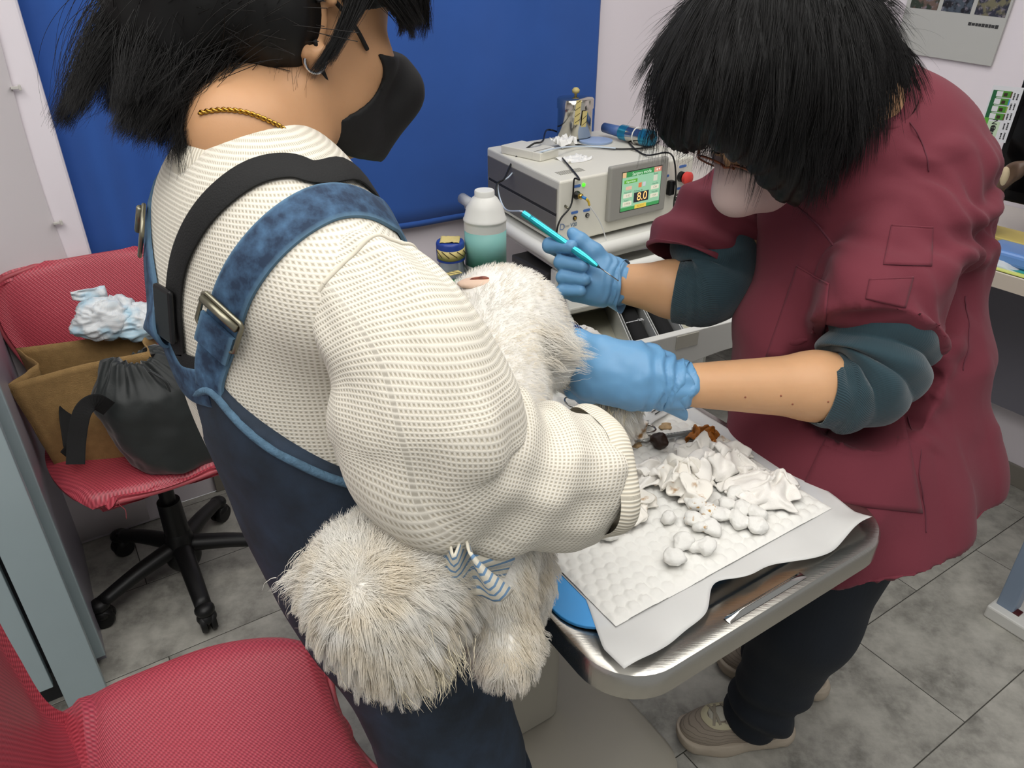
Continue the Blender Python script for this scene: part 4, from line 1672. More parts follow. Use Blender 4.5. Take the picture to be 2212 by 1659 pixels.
for k, (u0, u1, lab) in enumerate(((0.345, 0.455, 'black fabric pouch with white lettering in the left drawer compartment'), (0.515, 0.625, 'plain black fabric pouch in the middle drawer compartment'))):
    pu_ = thing('pouch', lab, 'pouch', dpt(DW * (u0 + u1) / 2, 0.12, DZ1 - 0.074))
    V, F = dbox(DW * u0, DW * u1, 0.045, 0.30, DZ1 - 0.0735, DZ1 - 0.018)
    obj('body', (V, F), BCL, pu_, bevel=0.016, seg=4)
    if k == 0:
        lc = dpt(DW * (u0 + u1) / 2, 0.150, DZ1 - 0.0178)
        WP = mat('white_print', 'D0D0D0', 0.6)
        dashes('lettering', lc - dax * 0.008, -dax, -dvx, 0.036, 0.005, WP, pu_, 8, 0.8)
        x0 = lc + dax * 0.018
        obj('logo_mark', join(*[box(x0, (0.008, 0.0016, 0.0002), (nrm(dax + k2 * dvx), nrm(dvx - k2 * dax), Z_)) for k2 in (0.8, -0.8)], box(x0, (0.0012, 0.006, 0.0002), (dax, dvx, Z_))), WP, pu_, smooth=False)
# dark bracket on the near left post of the trolley
gb = at_z(1175, 590, 0.80)
obj('side_bracket', join(box(gb + Z_ * 0.02, (0.05, 0.09, 0.018)), box(gb + Z_ * 0.045 + A_ * 0.02, (0.03, 0.06, 0.010)), tube(np.array([gb + Z_ * 0.01, mu(-0.03, -0.05, 0.81)]), 0.012, 10)), mat('dark_grey_plastic', '3B3A3A', 0.45), tl, smooth=False, bevel=0.005)

# ------------------------------------------------------------ the laser unit
lu = thing('laser_unit', 'ivory surgical laser unit with a green touch screen on the trolley', 'laser unit', mu(MW / 2, MD / 2, MZ0 - 0.012))
zt = MZ0 + MH
obj('case', skewbox(0.0, MW, 0.0, MD, MZ0, zt), IVORY, lu, smooth=False, bevel=0.006, seg=3)
for u in (0.04, MW - 0.04):
    for v in (0.05, MD - 0.05):
        obj('foot', cyl(mu(u, v, MZ0 - 0.012), mu(u, v, MZ0 + 0.001), 0.014), mat('rubber', '1E1E1E', 0.8), lu)
SG = mat('side_grey', '6E6B68', 0.5)
obj('side_panel', join(skewbox(-0.003, 0.0005, 0.012, MD - 0.01, MZ0 + 0.082, zt - 0.022), skewbox(-0.003, 0.0005, 0.012, MD - 0.01, MZ0 + 0.012, MZ0 + 0.074)), SG, lu, smooth=False, bevel=0.001, seg=1)
obj('side_groove', skewbox(-0.0012, 0.0008, 0.012, MD - 0.01, MZ0 + 0.072, MZ0 + 0.084), mat('groove_dark', '2A2927', 0.6), lu, smooth=False)
# screen bezel
bz = [front(x, y, 0.016) for x, y in ((1309, 367), (1433, 338), (1449, 452), (1326, 477))]
bu0 = (bz[0] - M0).dot(MU) if True else 0
us = [nrm(MU).dot(p - M0) for p in bz]
zs = [p[2] for p in bz]
BU0, BU1, BZ0_, BZ1_ = (us[0] + us[3]) / 2, (us[1] + us[2]) / 2, (zs[2] + zs[3]) / 2, (zs[0] + zs[1]) / 2


def fp(u, z, lift):
    return M0 + MU * u + (z - MZ0) * Z_ + MN * lift


def fbox(u0, u1, z0, z1, l0, l1):
    V = [fp(u, z, l) for z in (z0, z1) for l in (l0, l1) for u in (u0, u1)]
    return np.array(V), [(0, 1, 3, 2), (4, 6, 7, 5), (0, 4, 5, 1), (2, 3, 7, 6), (0, 2, 6, 4), (1, 5, 7, 3)]


bez = obj('screen_bezel', fbox(BU0, BU1, BZ0_, BZ1_, -0.002, 0.016), mat('bezel_grey', '9A9891', 0.5), lu, smooth=False, bevel=0.006, seg=3)
SW, SH = (BU1 - BU0), (BZ1_ - BZ0_)
su0, su1, sz0, sz1 = BU0 + 0.19 * SW, BU0 + 0.87 * SW, BZ0_ + 0.16 * SH, BZ0_ + 0.86 * SH
LCD = dict(rough=0.25)
obj('screen_frame', fbox(su0 - 0.002, su1 + 0.002, sz0 - 0.002, sz1 + 0.002, 0.0155, 0.0163), mat('frame_black', '1A1D1A', 0.3), bez, smooth=False)
scr = obj('display', fbox(su0, su1, sz0, sz1, 0.016, 0.0166), mat('lcd_mint', '97C8A6', 0.25, emit=0.42), bez, smooth=False)


def ui(nm, x0, x1, y0, y1, col_, lay=1, em=0.42):
    return obj(nm, fbox(su0 + (su1 - su0) * x0, su0 + (su1 - su0) * x1, sz0 + (sz1 - sz0) * y0, sz0 + (sz1 - sz0) * y1, 0.0166 + 0.0001 * (lay - 1), 0.0166 + 0.0002 * lay), mat('lcd_' + col_, col_, 0.25, emit=em), bez, smooth=False)


def uit(s, x, y, size, col_, al='CENTER', em=0.5, bold=0.0):
    return text('screen_text', s, fp(su0 + (su1 - su0) * x, sz0 + (sz1 - sz0) * y, 0.0175), MU, Z_, size * SH, mat('lcdt_' + col_, col_, 0.3, emit=em), bez, al, bold=bold)


ui('title_bar', 0, 1, 0.87, 1, '3D8F50')
uit('Surgery mode', 0.48, 0.93, 0.085, 'D8EBD8')
ui('screen_button', 0, 0.09, 0.87, 1, 'E0B98C', 2)
ui('screen_button', 0.80, 0.90, 0.87, 1, 'D79A84', 2)
ui('screen_button', 0.90, 1.0, 0.87, 1, 'CF8E7C', 2)
uit('\u25c0 \u25bc', 0.90, 0.93, 0.05, 'F3E9DD')
ui('screen_button', 0.05, 0.38, 0.71, 0.80, '62AB3E', 2)
uit('Operation', 0.215, 0.755, 0.055, 'D8EBD8')
ui('screen_button', 0.42, 0.50, 0.55, 0.67, 'DD7A4E', 2)
ui('screen_button', 0.53, 0.60, 0.56, 0.67, 'C5C9D0', 2)
ui('screen_button', 0.80, 0.90, 0.64, 0.79, 'CFCFBE', 2)
uit('Power', 0.85, 0.83, 0.045, '3B6050')
ui('screen_button', 0.10, 0.25, 0.54, 0.63, 'DDB7A0', 2)
ui('screen_button', 0.05, 0.27, 0.34, 0.45, 'E0DDC8', 2)
uit('1.42', 0.16, 0.395, 0.055, '8A8A78')
uit('Total time', 0.15, 0.48, 0.04, '3B6050')
ui('screen_button', 0.05, 0.27, 0.12, 0.24, 'E0DDC8', 2)
uit('1294.8', 0.16, 0.18, 0.055, '8A8A78')
uit('Total J', 0.13, 0.27, 0.04, '3B6050')
ui('screen_button', 0.75, 0.96, 0.42, 0.53, 'E0DDC8', 2)
uit('CW', 0.86, 0.475, 0.055, '8A8A78')
uit('Time On', 0.85, 0.57, 0.04, '3B6050')
ui('screen_button', 0.75, 0.96, 0.20, 0.31, 'E0DDC8', 2)
uit('CW', 0.86, 0.255, 0.055, '8A8A78')
uit('Time Off', 0.85, 0.35, 0.04, '3B6050')
ui('power_window', 0.32, 0.70, 0.17, 0.43, '34383F', 2, 0.2)
uit('8.0', 0.53, 0.30, 0.215, 'F0B06A', em=1.2)
uit('\u220f Power W', 0.42, 0.47, 0.045, '3B6050')
ui('bottom_bar', 0, 1, 0.0, 0.09, '46985A')
ui('screen_button', 0.36, 0.66, -0.0, 0.11, 'E3C85A', 2)
uit('READY', 0.51, 0.055, 0.06, 'A08A2E')
# sockets, labels, lamp and knobs on the front
BLAB = mat('blue_label', '4E78BE', 0.4)
BRASS = mat('brass', 'B79B55', 0.25, 1.0)


def on_front(px, py):
    p = front(px, py)
    return (p - M0).dot(MU), p[2]


def flabel(px, py, w=0.026, h=0.007, nm='blue_label'):
    u, z = on_front(px, py)
    return obj(nm, prism(rrect(u - w / 2, u + w / 2, z - MZ0 - h / 2, z - MZ0 + h / 2, h * 0.48, 4), (MU, Z_, MN), M0, 0.0, 0.0008), BLAB, lu, smooth=False)


flabel(1246, 402)
flabel(1241, 459, 0.024)
flabel(1267, 454, 0.024)
flabel(1475, 359, 0.03)
flabel(1441, 380, 0.016)
flabel(1467, 407, 0.018)
u, z = on_front(1260, 399)
obj('green_lamp', lathe([(0.005, 0), (0.005, 0.003), (0.0035, 0.005), (0.0005, 0.006)], fp(u, z, 0), MN, 16), mat('green_led', '4FE02A', 0.3, emit=1.2), lu)
u, z = on_front(1245, 421)
o = obj('fibre_port', lathe([(0.011, 0), (0.011, 0.004), (0.008, 0.006), (0.0075, 0.014), (0.003, 0.016), (0.0005, 0.016)], fp(u, z, 0), MN, 20), mat('port_black', '15140F', 0.4), lu)
obj('fibre_nut', lathe([(0.0072, 0.006), (0.0075, 0.020), (0.004, 0.024), (0.0005, 0.024)], fp(u, z, 0), MN, 16), BRASS, o)
for px, py in ((1241, 471), (1268, 465)):
    u, z = on_front(px, py)
    o = obj('socket', lathe([(0.0062, 0), (0.0062, 0.003), (0.0038, 0.003), (0.0036, 0.0005), (0.0005, 0.0005)], fp(u, z, 0), MN, 20), mat('socket_black', '16150F', 0.4), lu)
    obj('socket_ring', lathe([(0.0040, 0.002), (0.0042, 0.0042), (0.0028, 0.0042), (0.0026, 0.002)], fp(u, z, 0), MN, 16), BRASS if py > 468 else CHROME, o)
u, z = on_front(1221, 445)
obj('jack_plug', cyl(fp(u, z, 0.0), fp(u - 0.004, z - 0.002, 0.018), 0.0035, 0.003), mat('plug_metal', '7A7868', 0.3, 0.8), lu)
u, z = on_front(1470, 381)
es = obj('emergency_stop', lathe([(0.015, 0), (0.015, 0.014), (0.010, 0.016), (0.010, 0.02)], fp(u, z, 0), MN, 28), BLK, lu, autos=50)
obj('red_mushroom', lathe([(0.010, 0.018), (0.018, 0.021), (0.0185, 0.032), (0.014, 0.036), (0.0005, 0.0365)], fp(u, z, 0), MN, 28), mat('red_button', 'D8453F', 0.35), es, autos=50)
u, z = on_front(1444, 402)
obj('interlock_plug', fbox(u - 0.010, u + 0.010, z - 0.024, z + 0.018, 0.0, 0.018), BLK, lu, smooth=False, bevel=0.004)
u, z = on_front(1461, 426)
o = obj('key_switch', lathe([(0.011, 0), (0.011, 0.004), (0.006, 0.004), (0.006, 0.012), (0.0005, 0.012)], fp(u, z, 0), MN, 24), CHROME, lu, autos=50)
obj('key_head', fbox(u + 0.004, u + 0.022, z - 0.016, z - 0.004, 0.010, 0.016), BLK, o, smooth=False, bevel=0.003)
text('lettering', 'D', fp(*on_front(1208, 491), 0.0008), nrm(MU + 0.0 * Z_), nrm(Z_ + 0.25 * MU), 0.024, mat('logo_blue', '7389AE', 0.4), lu, 'LEFT')
u0_, z0_ = on_front(1208, 491)
text('lettering', 'iose ~', fp(u0_ + 0.015, z0_ - 0.001, 0.0008), MU, Z_, 0.012, mat('logo_grey', 'B2B2AE', 0.4), lu, 'LEFT')
text('lettering', 'V20', fp(*on_front(1232, 487), 0.0008), MU, Z_, 0.014, mat('logo_slate', '5B7791', 0.4), lu, 'LEFT', bold=0.0003)
# vents and a recess on top
for (u0, v0) in ((0.035, 0.05), (0.37, 0.13)):
    for k in range(16):
        obj('vent_slot', skewbox(u0 + 0.0055 * k, u0 + 0.0055 * k + 0.0022, v0, v0 + 0.034, zt - 0.0004, zt + 0.0003), mat('slot_dark', '5B584C', 0.8), lu, smooth=False)

# things lying on the unit
wq_ = at_z(1140, 318, zt + 0.02)
tag(obj('adapter_box', join(box(wq_ - Z_ * 0.008 + 0.0 * MU, (0.045, 0.065, 0.0115), (nrm(MU * 0.95 + MV * 0.2), nrm(MV - MU * 0.35), Z_)), box(wq_ - Z_ * 0.008 - MV * 0.075 + MU * 0.02, (0.040, 0.016, 0.0115), (nrm(MU * 0.95 + MV * 0.2), nrm(MV - MU * 0.35), Z_))),
        IVORY, smooth=False, bevel=0.002), 'flat ivory box lying on top of the laser unit', 'box')
dc = at_z(1287, 304, zt + 0.004)
tag(obj('blue_dish', lathe([(0.001, 0.0), (0.050, 0.0), (0.052, 0.006), (0.049, 0.0065), (0.001, 0.0055)], dc * [1, 1, 0] + Z_ * (zt + 0.0006), Z_, 40), mat('pale_blue_plastic', '9FB6DD', 0.4), autos=50),
    'pale blue round lid under the steel canister', 'lid')
cc = at_z(1240, 294, zt + 0.008) * [1, 1, 0] + Z_ * (zt + 0.0075)
cr = 0.054
ch = 0.108
cn = thing('canister', 'polished steel dressing canister with striped tape on its lid', 'canister', cc)
MIR = mat('mirror_steel', 'D0CCC0', 0.13, 1.0)
obj('body', lathe([(0.001, 0), (cr - 0.004, 0), (cr, 0.004), (cr, ch), (cr - 0.002, ch), (cr - 0.002, 0.006), (0.001, 0.005)], cc, Z_, 48), MIR, cn, autos=50)
ld = obj('lid', lathe([(cr + 0.002, ch - 0.022), (cr + 0.003, ch - 0.022), (cr + 0.003, ch + 0.004), (cr, ch + 0.007), (cr * 0.5, ch + 0.011), (0.001, ch + 0.012)], cc, Z_, 48), MIR, cn, autos=50)
obj('knob', lathe([(0.004, ch + 0.011), (0.004, ch + 0.018), (0.011, ch + 0.022), (0.012, ch + 0.030), (0.006, ch + 0.036), (0.001, ch + 0.037)], cc, Z_, 20), TAPE, ld)
fr_ = nrm(np.array([0, 0, CAM_H]) - cc)
fr_[2] = 0
fr_ = nrm(fr_)
for k, (an, z0_, z1_, w) in enumerate(((8, ch - 0.062, ch + 0.008, 0.008), (30, ch - 0.070, ch - 0.024, 0.008))):
    r_ = np.array([fr_[0] * math.cos(math.radians(an)) - fr_[1] * math.sin(math.radians(an)), fr_[0] * math.sin(math.radians(an)) + fr_[1] * math.cos(math.radians(an)), 0])
    t__ = np.cross(Z_, r_)
    o = obj('tape_strip', box(cc + r_ * (cr + 0.0042) + Z_ * (z0_ + z1_) / 2, (w, (z1_ - z0_) / 2, 0.0006), (t__, nrm(Z_ + 0.08 * t__), r_)), TAPE, cn, smooth=False)
    for j in range(4):
        if z0_ + 0.012 + 0.018 * j < z1_:
            obj('stripe', box(cc + r_ * (cr + 0.005) + Z_ * (z0_ + 0.010 + 0.018 * j), (0.0095, 0.0007, 0.0002), (nrm(t__ + 0.7 * Z_), nrm(Z_ - 0.7 * t__), r_)), TAPES, o, smooth=False)
h0, h1 = at_z(1320, 278, zt + 0.03), at_z(1408, 298, zt + 0.028)
hd = nrm(h1 - h0)
hp = thing('handpiece', 'teal and steel laser handpiece lying on top of the laser unit', 'handpiece', h0)
TEAL = mat('teal_anodised', '2F8DB0', 0.25, 0.6)
L = np.linalg.norm(h1 - h0)
for nm, x0, x1, r_, mm in (('rear_band', 0.28, 0.47, 0.023, TEAL), ('steel_sleeve', 0.47, 0.80, 0.0235, STEEL2), ('front_band', 0.80, 1.0, 0.025, TEAL)):
    obj(nm, lathe([(0.010, L * x0), (r_, L * x0), (r_, L * x1), (0.012, L * x1)], h0 - Z_ * 0.003, hd, 32), mm, hp, autos=40)
obj('nozzle_face', lathe([(0.0005, L * 0.97), (0.021, L * 0.97), (0.021, L * 0.985), (0.0005, L * 0.985)], h0 - Z_ * 0.003, hd, 28), mat('teal_face', '3E9BA3', 0.4), hp, autos=40)
obj('lens_hole', lathe([(0.0005, 0), (0.010, 0), (0.010, 0.003), (0.0005, 0.003)], h0 - Z_ * 0.003 + hd * L * 0.984 + Z_ * 0.007, hd, 20), BLK, hp)
obj('yellow_mark', box(h0 - Z_ * 0.010 + hd * L * 0.988 + 0.004 * perp(hd)[0], (0.0045, 0.0045, 0.0008), (perp(hd)[0], perp(hd)[1], hd)), mat('yellow_print', 'D9C63E', 0.5), hp, smooth=False)
obj('cable_tie', lathe([(0.0242, 0), (0.026, 0.002), (0.0242, 0.004)], h0 - Z_ * 0.003 + hd * L * 0.64, hd, 24), mat('white_tie', 'DEDEDA', 0.5), hp)
obj('tail_tube', cyl(h0 - hd * 0.03 - Z_ * 0.001, h0 + hd * L * 0.29 - Z_ * 0.003, 0.015, 0.017), mat('blue_grey_tube', '4F6BA0', 0.35), hp)
# tissue
for k, (px, py, ra, lab) in enumerate(((1218, 303, 0.036, 'crumpled white tissue on the laser unit next to the canister'), (1240, 338, 0.046, 'spread white tissue hanging over the front top edge of the laser unit'))):
    c = at_z(px, py, zt + 0.02 - 0.012 * k)
    G = np.zeros((34, 34, 3))
    for i in range(34):
        for j in range(34):
            u, v = i / 16.5 - 1, j / 16.5 - 1
            w = nvec((u * 1.6 + 11 * k, v * 1.6, 4.0 + k))
            w2 = nvec((u * 3.5, v * 3.5 + 5 * k, 1.0))
            q = c + MU * ra * (u + 0.35 * w[0]) + MV * ra * 0.75 * (v + 0.4 * w[1])
            G[i, j] = (q[0], q[1], max(zt + 0.001, c[2] - 0.012 + 0.022 * (1 - 0.6 * k) * (1 - abs(w[2]) * 2) + 0.008 * w2[2]))
    tag(obj('tissue', slab(G, 0.0008), mat('tissue_paper', 'EDECE8', 0.8)), lab, 'tissue', 'tissues on the laser unit')
# cables
CABLE = mat('black_cable', '11110F', 0.4)
FIB = mat('pale_fibre', 'C8D6E4', 0.3)


def cable(name, pts, r, m, label, cat='cable', n=60):
    tag(obj(name, tube(spline(pts, n), r, 8), m), label, cat)


cable('cable', [at_z(1242, 300, zt + 0.004), at_z(1185, 280, zt + 0.012), at_z(1172, 305, zt + 0.030), at_z(1150, 312, zt + 0.032), at(1110, 345, 2.12), at(1090, 385, 2.06), at(1073, 402, 2.02), at(1078, 470, 2.02), at(1072, 520, 2.06)], 0.0028, CABLE,
      'black cable draped over the left side of the laser unit')
cable('cable', [at_z(1215, 342, zt + 0.006), fp(0.055, zt + 0.002, 0.010), fp(*on_front(1234, 385), 0.012), fp(*on_front(1230, 420), 0.014), fp(*on_front(1222, 445), 0.017), fp(*on_front(1200, 470), 0.02), fp(*on_front(1192, 500), 0.02), fp(*on_front(1196, 535), 0.02)], 0.0024, CABLE,
      'black cable running down the front of the laser unit past its sockets')
cable('cable', [at_z(1350, 285, zt + 0.004), at_z(1360, 310, zt + 0.004), at_z(1395, 335, zt + 0.004), fp(BU1 + 0.002, BZ1_ + 0.006, 0.018), fp(*on_front(1448, 395), 0.022), fp(*on_front(1444, 430), 0.022), fp(*on_front(1440, 470), 0.02), at(1428, 500, 2.05), at(1405, 530, 2.0)], 0.0024, CABLE,
      'black cable hanging beside the screen of the laser unit')
cable('cable', [at_z(1243, 312, zt + 0.004), at_z(1290, 318, zt + 0.004), at_z(1340, 322, zt + 0.004), at_z(1400, 318, zt + 0.004), at_z(1425, 305, zt + 0.003)], 0.0024, CABLE, 'black cable lying along the top of the laser unit')
cable('fibre', [at_z(1330, 320, zt + 0.008), at_z(1250, 316, zt + 0.010), at_z(1180, 325, zt + 0.03), at(1130, 350, 2.16), at(1098, 383, 2.08), at(1075, 400, 2.03), at(1090, 450, 1.99), at(1128, 457, 1.62)], 0.0022, FIB,
      'pale optical fibre from the laser unit to the turquoise pen', 'fibre')
u, z = on_front(1245, 421)
q_ = fp(u, z, 0.022)
yl = thing('fibre_lead', 'white fibre lead with a yellow boot hanging from the brass port', 'fibre', q_)
obj('yellow_boot', tube(spline([q_ + MN * 0.01 - Z_ * 0.004 + MU * 0.006, fp(u + 0.016, z - 0.013, 0.03), fp(u + 0.02, z - 0.024, 0.03)], 10), [0.0036] * 4 + [0.003] * 6, 10), mat('yellow_rubber', 'E0BE3C', 0.5), yl)
obj('blue_sleeve', tube(np.array([q_, q_ + MN * 0.01 - Z_ * 0.004 + MU * 0.006]), 0.0038, 10), mat('blue_boot', '3C7FC0', 0.4), yl)
obj('lead', tube(spline([fp(u + 0.02, z - 0.024, 0.03), fp(*on_front(1278, 470), 0.03), fp(*on_front(1290, 500), 0.03), fp(*on_front(1297, 528), 0.03)], 20), 0.0016, 8), mat('white_lead', 'DCDCDC', 0.4), yl)

# =================================================================== red chairs
RED = bpy.data.materials.new('red_vinyl')
RED.use_nodes = True
g = N(RED)
uvn = g.new('ShaderNodeUVMap', uv_map='UVMap')
sx = g.new('ShaderNodeSeparateXYZ')
g.link(uvn.outputs[0], sx.inputs[0])
U_ = g.math('MULTIPLY', sx.outputs[0], 2 * math.pi / 0.0085)
V_ = g.math('MULTIPLY', sx.outputs[1], 2 * math.pi / 0.0065)
row_ = g.math('MULTIPLY', g.math('SINE', g.math('ADD', U_, g.math('MULTIPLY', V_, 0.5))), g.math('SINE', V_))
wv = g.math('ADD', g.math('MULTIPLY', row_, 0.5), 0.5)
g.link(g.mix(g.ramp(wv, 0.2, 0.8), lin('A03845'), lin('CE5562')), g.b.inputs['Base Color'])
g.link(g.bump(wv, 0.55, 0.0012), g.b.inputs['Normal'])
g.b.inputs['Roughness'].default_value = 0.36
CHB = mat('chair_black_plastic', '0E0E0E', 0.45, bump=0.1, bscale=300)


def make_chair(label, cen, fwd, prof, wid, base=True, seat_z=0.45, grp='red swivel chairs', dish=0.03):
    """moulded swivel chair. prof rows (forward, height), wid half widths along it"""
    fwd = nrm(fwd)
    lat = nrm(np.cross(fwd, Z_))
    t = thing('swivel_chair', label, 'chair', cen * np.array([1, 1, 0]), grp)
    nS, nW = 70, 29
    pr = spline(prof, nS)
    wd = spline([[w] for w in wid], nS)[:, 0]
    L = np.concatenate([[0], np.cumsum(np.linalg.norm(np.diff(pr, axis=0), axis=1))])
    G = np.zeros((nS, nW, 3))
    uv = []
    T = np.gradient(pr, axis=0)
    T /= np.linalg.norm(T, axis=1)[:, None]
    for i in range(nS):
        nf = np.array([-T[i, 1], T[i, 0]])           # towards the sitter
        if nf[1] < 0 and abs(T[i, 0]) > 0.7:
            nf = -nf
        for j in range(nW):
            x = 2 * j / (nW - 1) - 1
            lift = dish * x * x
            e = max(0.0, abs(x) - 0.86) / 0.14
            lift -= 0.018 * e * e
            p2 = pr[i] + nf * lift
            G[i, j] = cen * np.array([1, 1, 0]) + fwd * p2[0] + lat * x * wd[i] + Z_ * p2[1]
            uv.append((x * wd[i], L[i]))
    V, F = slab(G, 0.026)
    uv = np.array(uv + uv)
    obj('shell', (V, F), RED, t, uv=uv, bevel=0.009, seg=3)
    rim = [G[i, 0] for i in range(nS)] + [G[-1, j] for j in range(nW)] + [G[i, -1] for i in range(nS - 1, -1, -1)] + [G[0, j] for j in range(nW - 1, -1, -1)]
    rim = np.array(rim)
    obj('edge_piping', tube(rim[::2], 0.0065, 6, caps=False), mat('red_piping', 'B5525A', 0.4), t)
    if base:
        c = cen * np.array([1, 1, 0])
        obj('gas_column', join(cyl(c + Z_ * 0.10, c + Z_ * 0.27, 0.034, 0.030), cyl(c + Z_ * 0.27, c + Z_ * (seat_z - 0.05), 0.020)), CHB, t, autos=40)
        obj('seat_plate', join(box(c + Z_ * (seat_z - 0.045), (0.10, 0.09, 0.012), (fwd, lat, Z_))), CHB, t, smooth=False, bevel=0.004)
        lv = c + Z_ * (seat_z - 0.05)
        hl = obj('height_lever', tube(np.array([lv, lv - lat * 0.16 + fwd * 0.04, lv - lat * 0.21 + fwd * 0.04]), 0.005, 8), CHB, t)
        obj('lever_knob', Blob().ell(lv - lat * 0.21 + fwd * 0.04, (0.022, 0.022, 0.013)).mesh(0.005), CHB, hl)
        hub = Blob().cone(c + Z_ * 0.075, c + Z_ * 0.15, 0.048, 0.036)
        obj('hub', hub.mesh(0.006), CHB, t)
        for k in range(5):
            an = base_rot + k * 2 * math.pi / 5
            d = np.array([math.cos(an), math.sin(an), 0])
            s = np.cross(Z_, d)
            P = spline([c + d * 0.02 + Z_ * 0.115, c + d * 0.13 + Z_ * 0.100, c + d * 0.235 + Z_ * 0.075], 12)
            lg = obj('star_leg', tube(P, np.linspace(0.026, 0.021, 12), 14, up=s, ry=np.linspace(0.024, 0.016, 12)), CHB, t)
            e = c + d * 0.242
            obj('leg_cap', Blob().ell(e + Z_ * 0.070, (0.026, 0.026, 0.019)).mesh(0.005), CHB, lg)
            wdir = nrm(s * math.cos(k * 1.7) + d * math.sin(k * 1.7))
            ctr = e + Z_ * 0.030
            for q in (-1, 1):
                wheel = lathe([(0.0005, 0), (0.020, 0), (0.029, 0.003), (0.030, 0.010), (0.026, 0.017), (0.0005, 0.019)], ctr + wdir * q * 0.003, wdir * q, 24)
                obj('caster_wheel', wheel, CHB, lg, autos=50)
            obj('caster_hood', Blob().ell(ctr + Z_ * 0.012, (0.026, 0.026, 0.022)).plane(ctr + Z_ * 0.004, -Z_).mesh(0.005), CHB, lg)
    return t


base_rot = math.radians(-57)
farc = room(0.085, 1.86)
far_chair = make_chair('red vinyl swivel chair against the curtain carrying the bags', farc, -B_,
                       [(0.19, 0.435), (0.16, 0.455), (0.05, 0.465), (-0.08, 0.46), (-0.15, 0.475), (-0.20, 0.54), (-0.225, 0.64), (-0.25, 0.76), (-0.275, 0.855), (-0.285, 0.885)],
                       [0.13, 0.19, 0.225, 0.225, 0.19, 0.185, 0.215, 0.245, 0.225, 0.13], seat_z=0.45)
base_rot = math.radians(10)
nearc = room(-0.005, 0.805)
near_chair = make_chair('red vinyl swivel chair in the near left corner with a bare seat', nearc, A_,
                        [(0.20, 0.445), (0.17, 0.47), (0.06, 0.482), (-0.08, 0.478), (-0.15, 0.492), (-0.185, 0.55), (-0.20, 0.65), (-0.21, 0.77), (-0.225, 0.85), (-0.235, 0.88)],
                        [0.13, 0.19, 0.235, 0.25, 0.235, 0.225, 0.25, 0.265, 0.235, 0.14], seat_z=0.45)

# loose thread under the far chair seat
tq = at(258, 1090, 1.72)
tag(obj('loose_thread', tube(spline([tq + Z_ * 0.03, tq, tq + A_ * 0.008 - Z_ * 0.02, tq + A_ * 0.004 - Z_ * 0.045], 16), 0.0008, 6), mat('red_thread', 'B5525A', 0.7)),
    'loose red thread hanging from the front edge of the far red chair', 'thread')

# ------------------------------------------------------------ bags on the far chair
JUTE = mat('jute', '9C7C4E', 0.9, bump=0.7, bscale=420, var=0.12, vscale=60)
SZ = 0.468
tc0 = room(0.03, 1.85, SZ)
tot = thing('tote_bag', 'tan jute tote bag standing open on the far red chair', 'bag', tc0)


def tote_pt(u, v, h):
    """u across, v depth, h height; tote leans a little to the left"""
    ang = math.radians(-12)
    ux = nrm(A_ * math.cos(ang) + B_ * math.sin(ang))
    vx = nrm(B_ * math.cos(ang) - A_ * math.sin(ang))
    return tc0 + ux * (u - 0.035 * h / 0.27) + vx * v + Z_ * h


def panel(p00, p10, p11, p01, bow, seed, n=18):
    G = np.zeros((n, n, 3))
    nn = nrm(np.cross(p10 - p00, p01 - p00))
    for i in range(n):
        for j in range(n):
            u, v = i / (n - 1), j / (n - 1)
            p = (p00 * (1 - u) + p10 * u) * (1 - v) + (p01 * (1 - u) + p11 * u) * v
            G[i, j] = p + nn * (bow * math.sin(math.pi * u) * v + 0.006 * mnoise.noise((u * 3, v * 3, seed)))
    return slab(G, 0.003)


W2, D2, HT = 0.15, 0.055, 0.27
c_ = [tote_pt(-W2, -D2, 0), tote_pt(W2, -D2, 0), tote_pt(W2, D2, 0), tote_pt(-W2, D2, 0)]
k_ = [tote_pt(-W2, -D2 - 0.01, HT - 0.01), tote_pt(W2, -D2 - 0.01, HT + 0.02), tote_pt(W2, D2 + 0.02, HT + 0.02), tote_pt(-W2, D2 + 0.035, HT + 0.01)]
obj('front_panel', panel(c_[0], c_[1], k_[1], k_[0], -0.012, 1), JUTE, tot)
obj('back_panel', panel(c_[2], c_[3], k_[3], k_[2], -0.012, 2), JUTE, tot)
mid0, midt = tote_pt(-W2, 0, 0), tote_pt(-W2 + 0.055, 0.005, HT)
obj('side_gusset', join(panel(c_[0], mid0, midt, k_[0], 0.0, 3), panel(mid0, c_[3], k_[3], midt, 0.0, 4)), JUTE, tot)
obj('side_gusset', panel(c_[1], c_[2], k_[2], k_[1], -0.01, 5), JUTE, tot)
obj('bottom', panel(c_[0], c_[1], c_[2], c_[3], 0, 6), JUTE, tot)
WEB = mat('black_webbing', '0F0F0F', 0.8, bump=0.3, bscale=600)
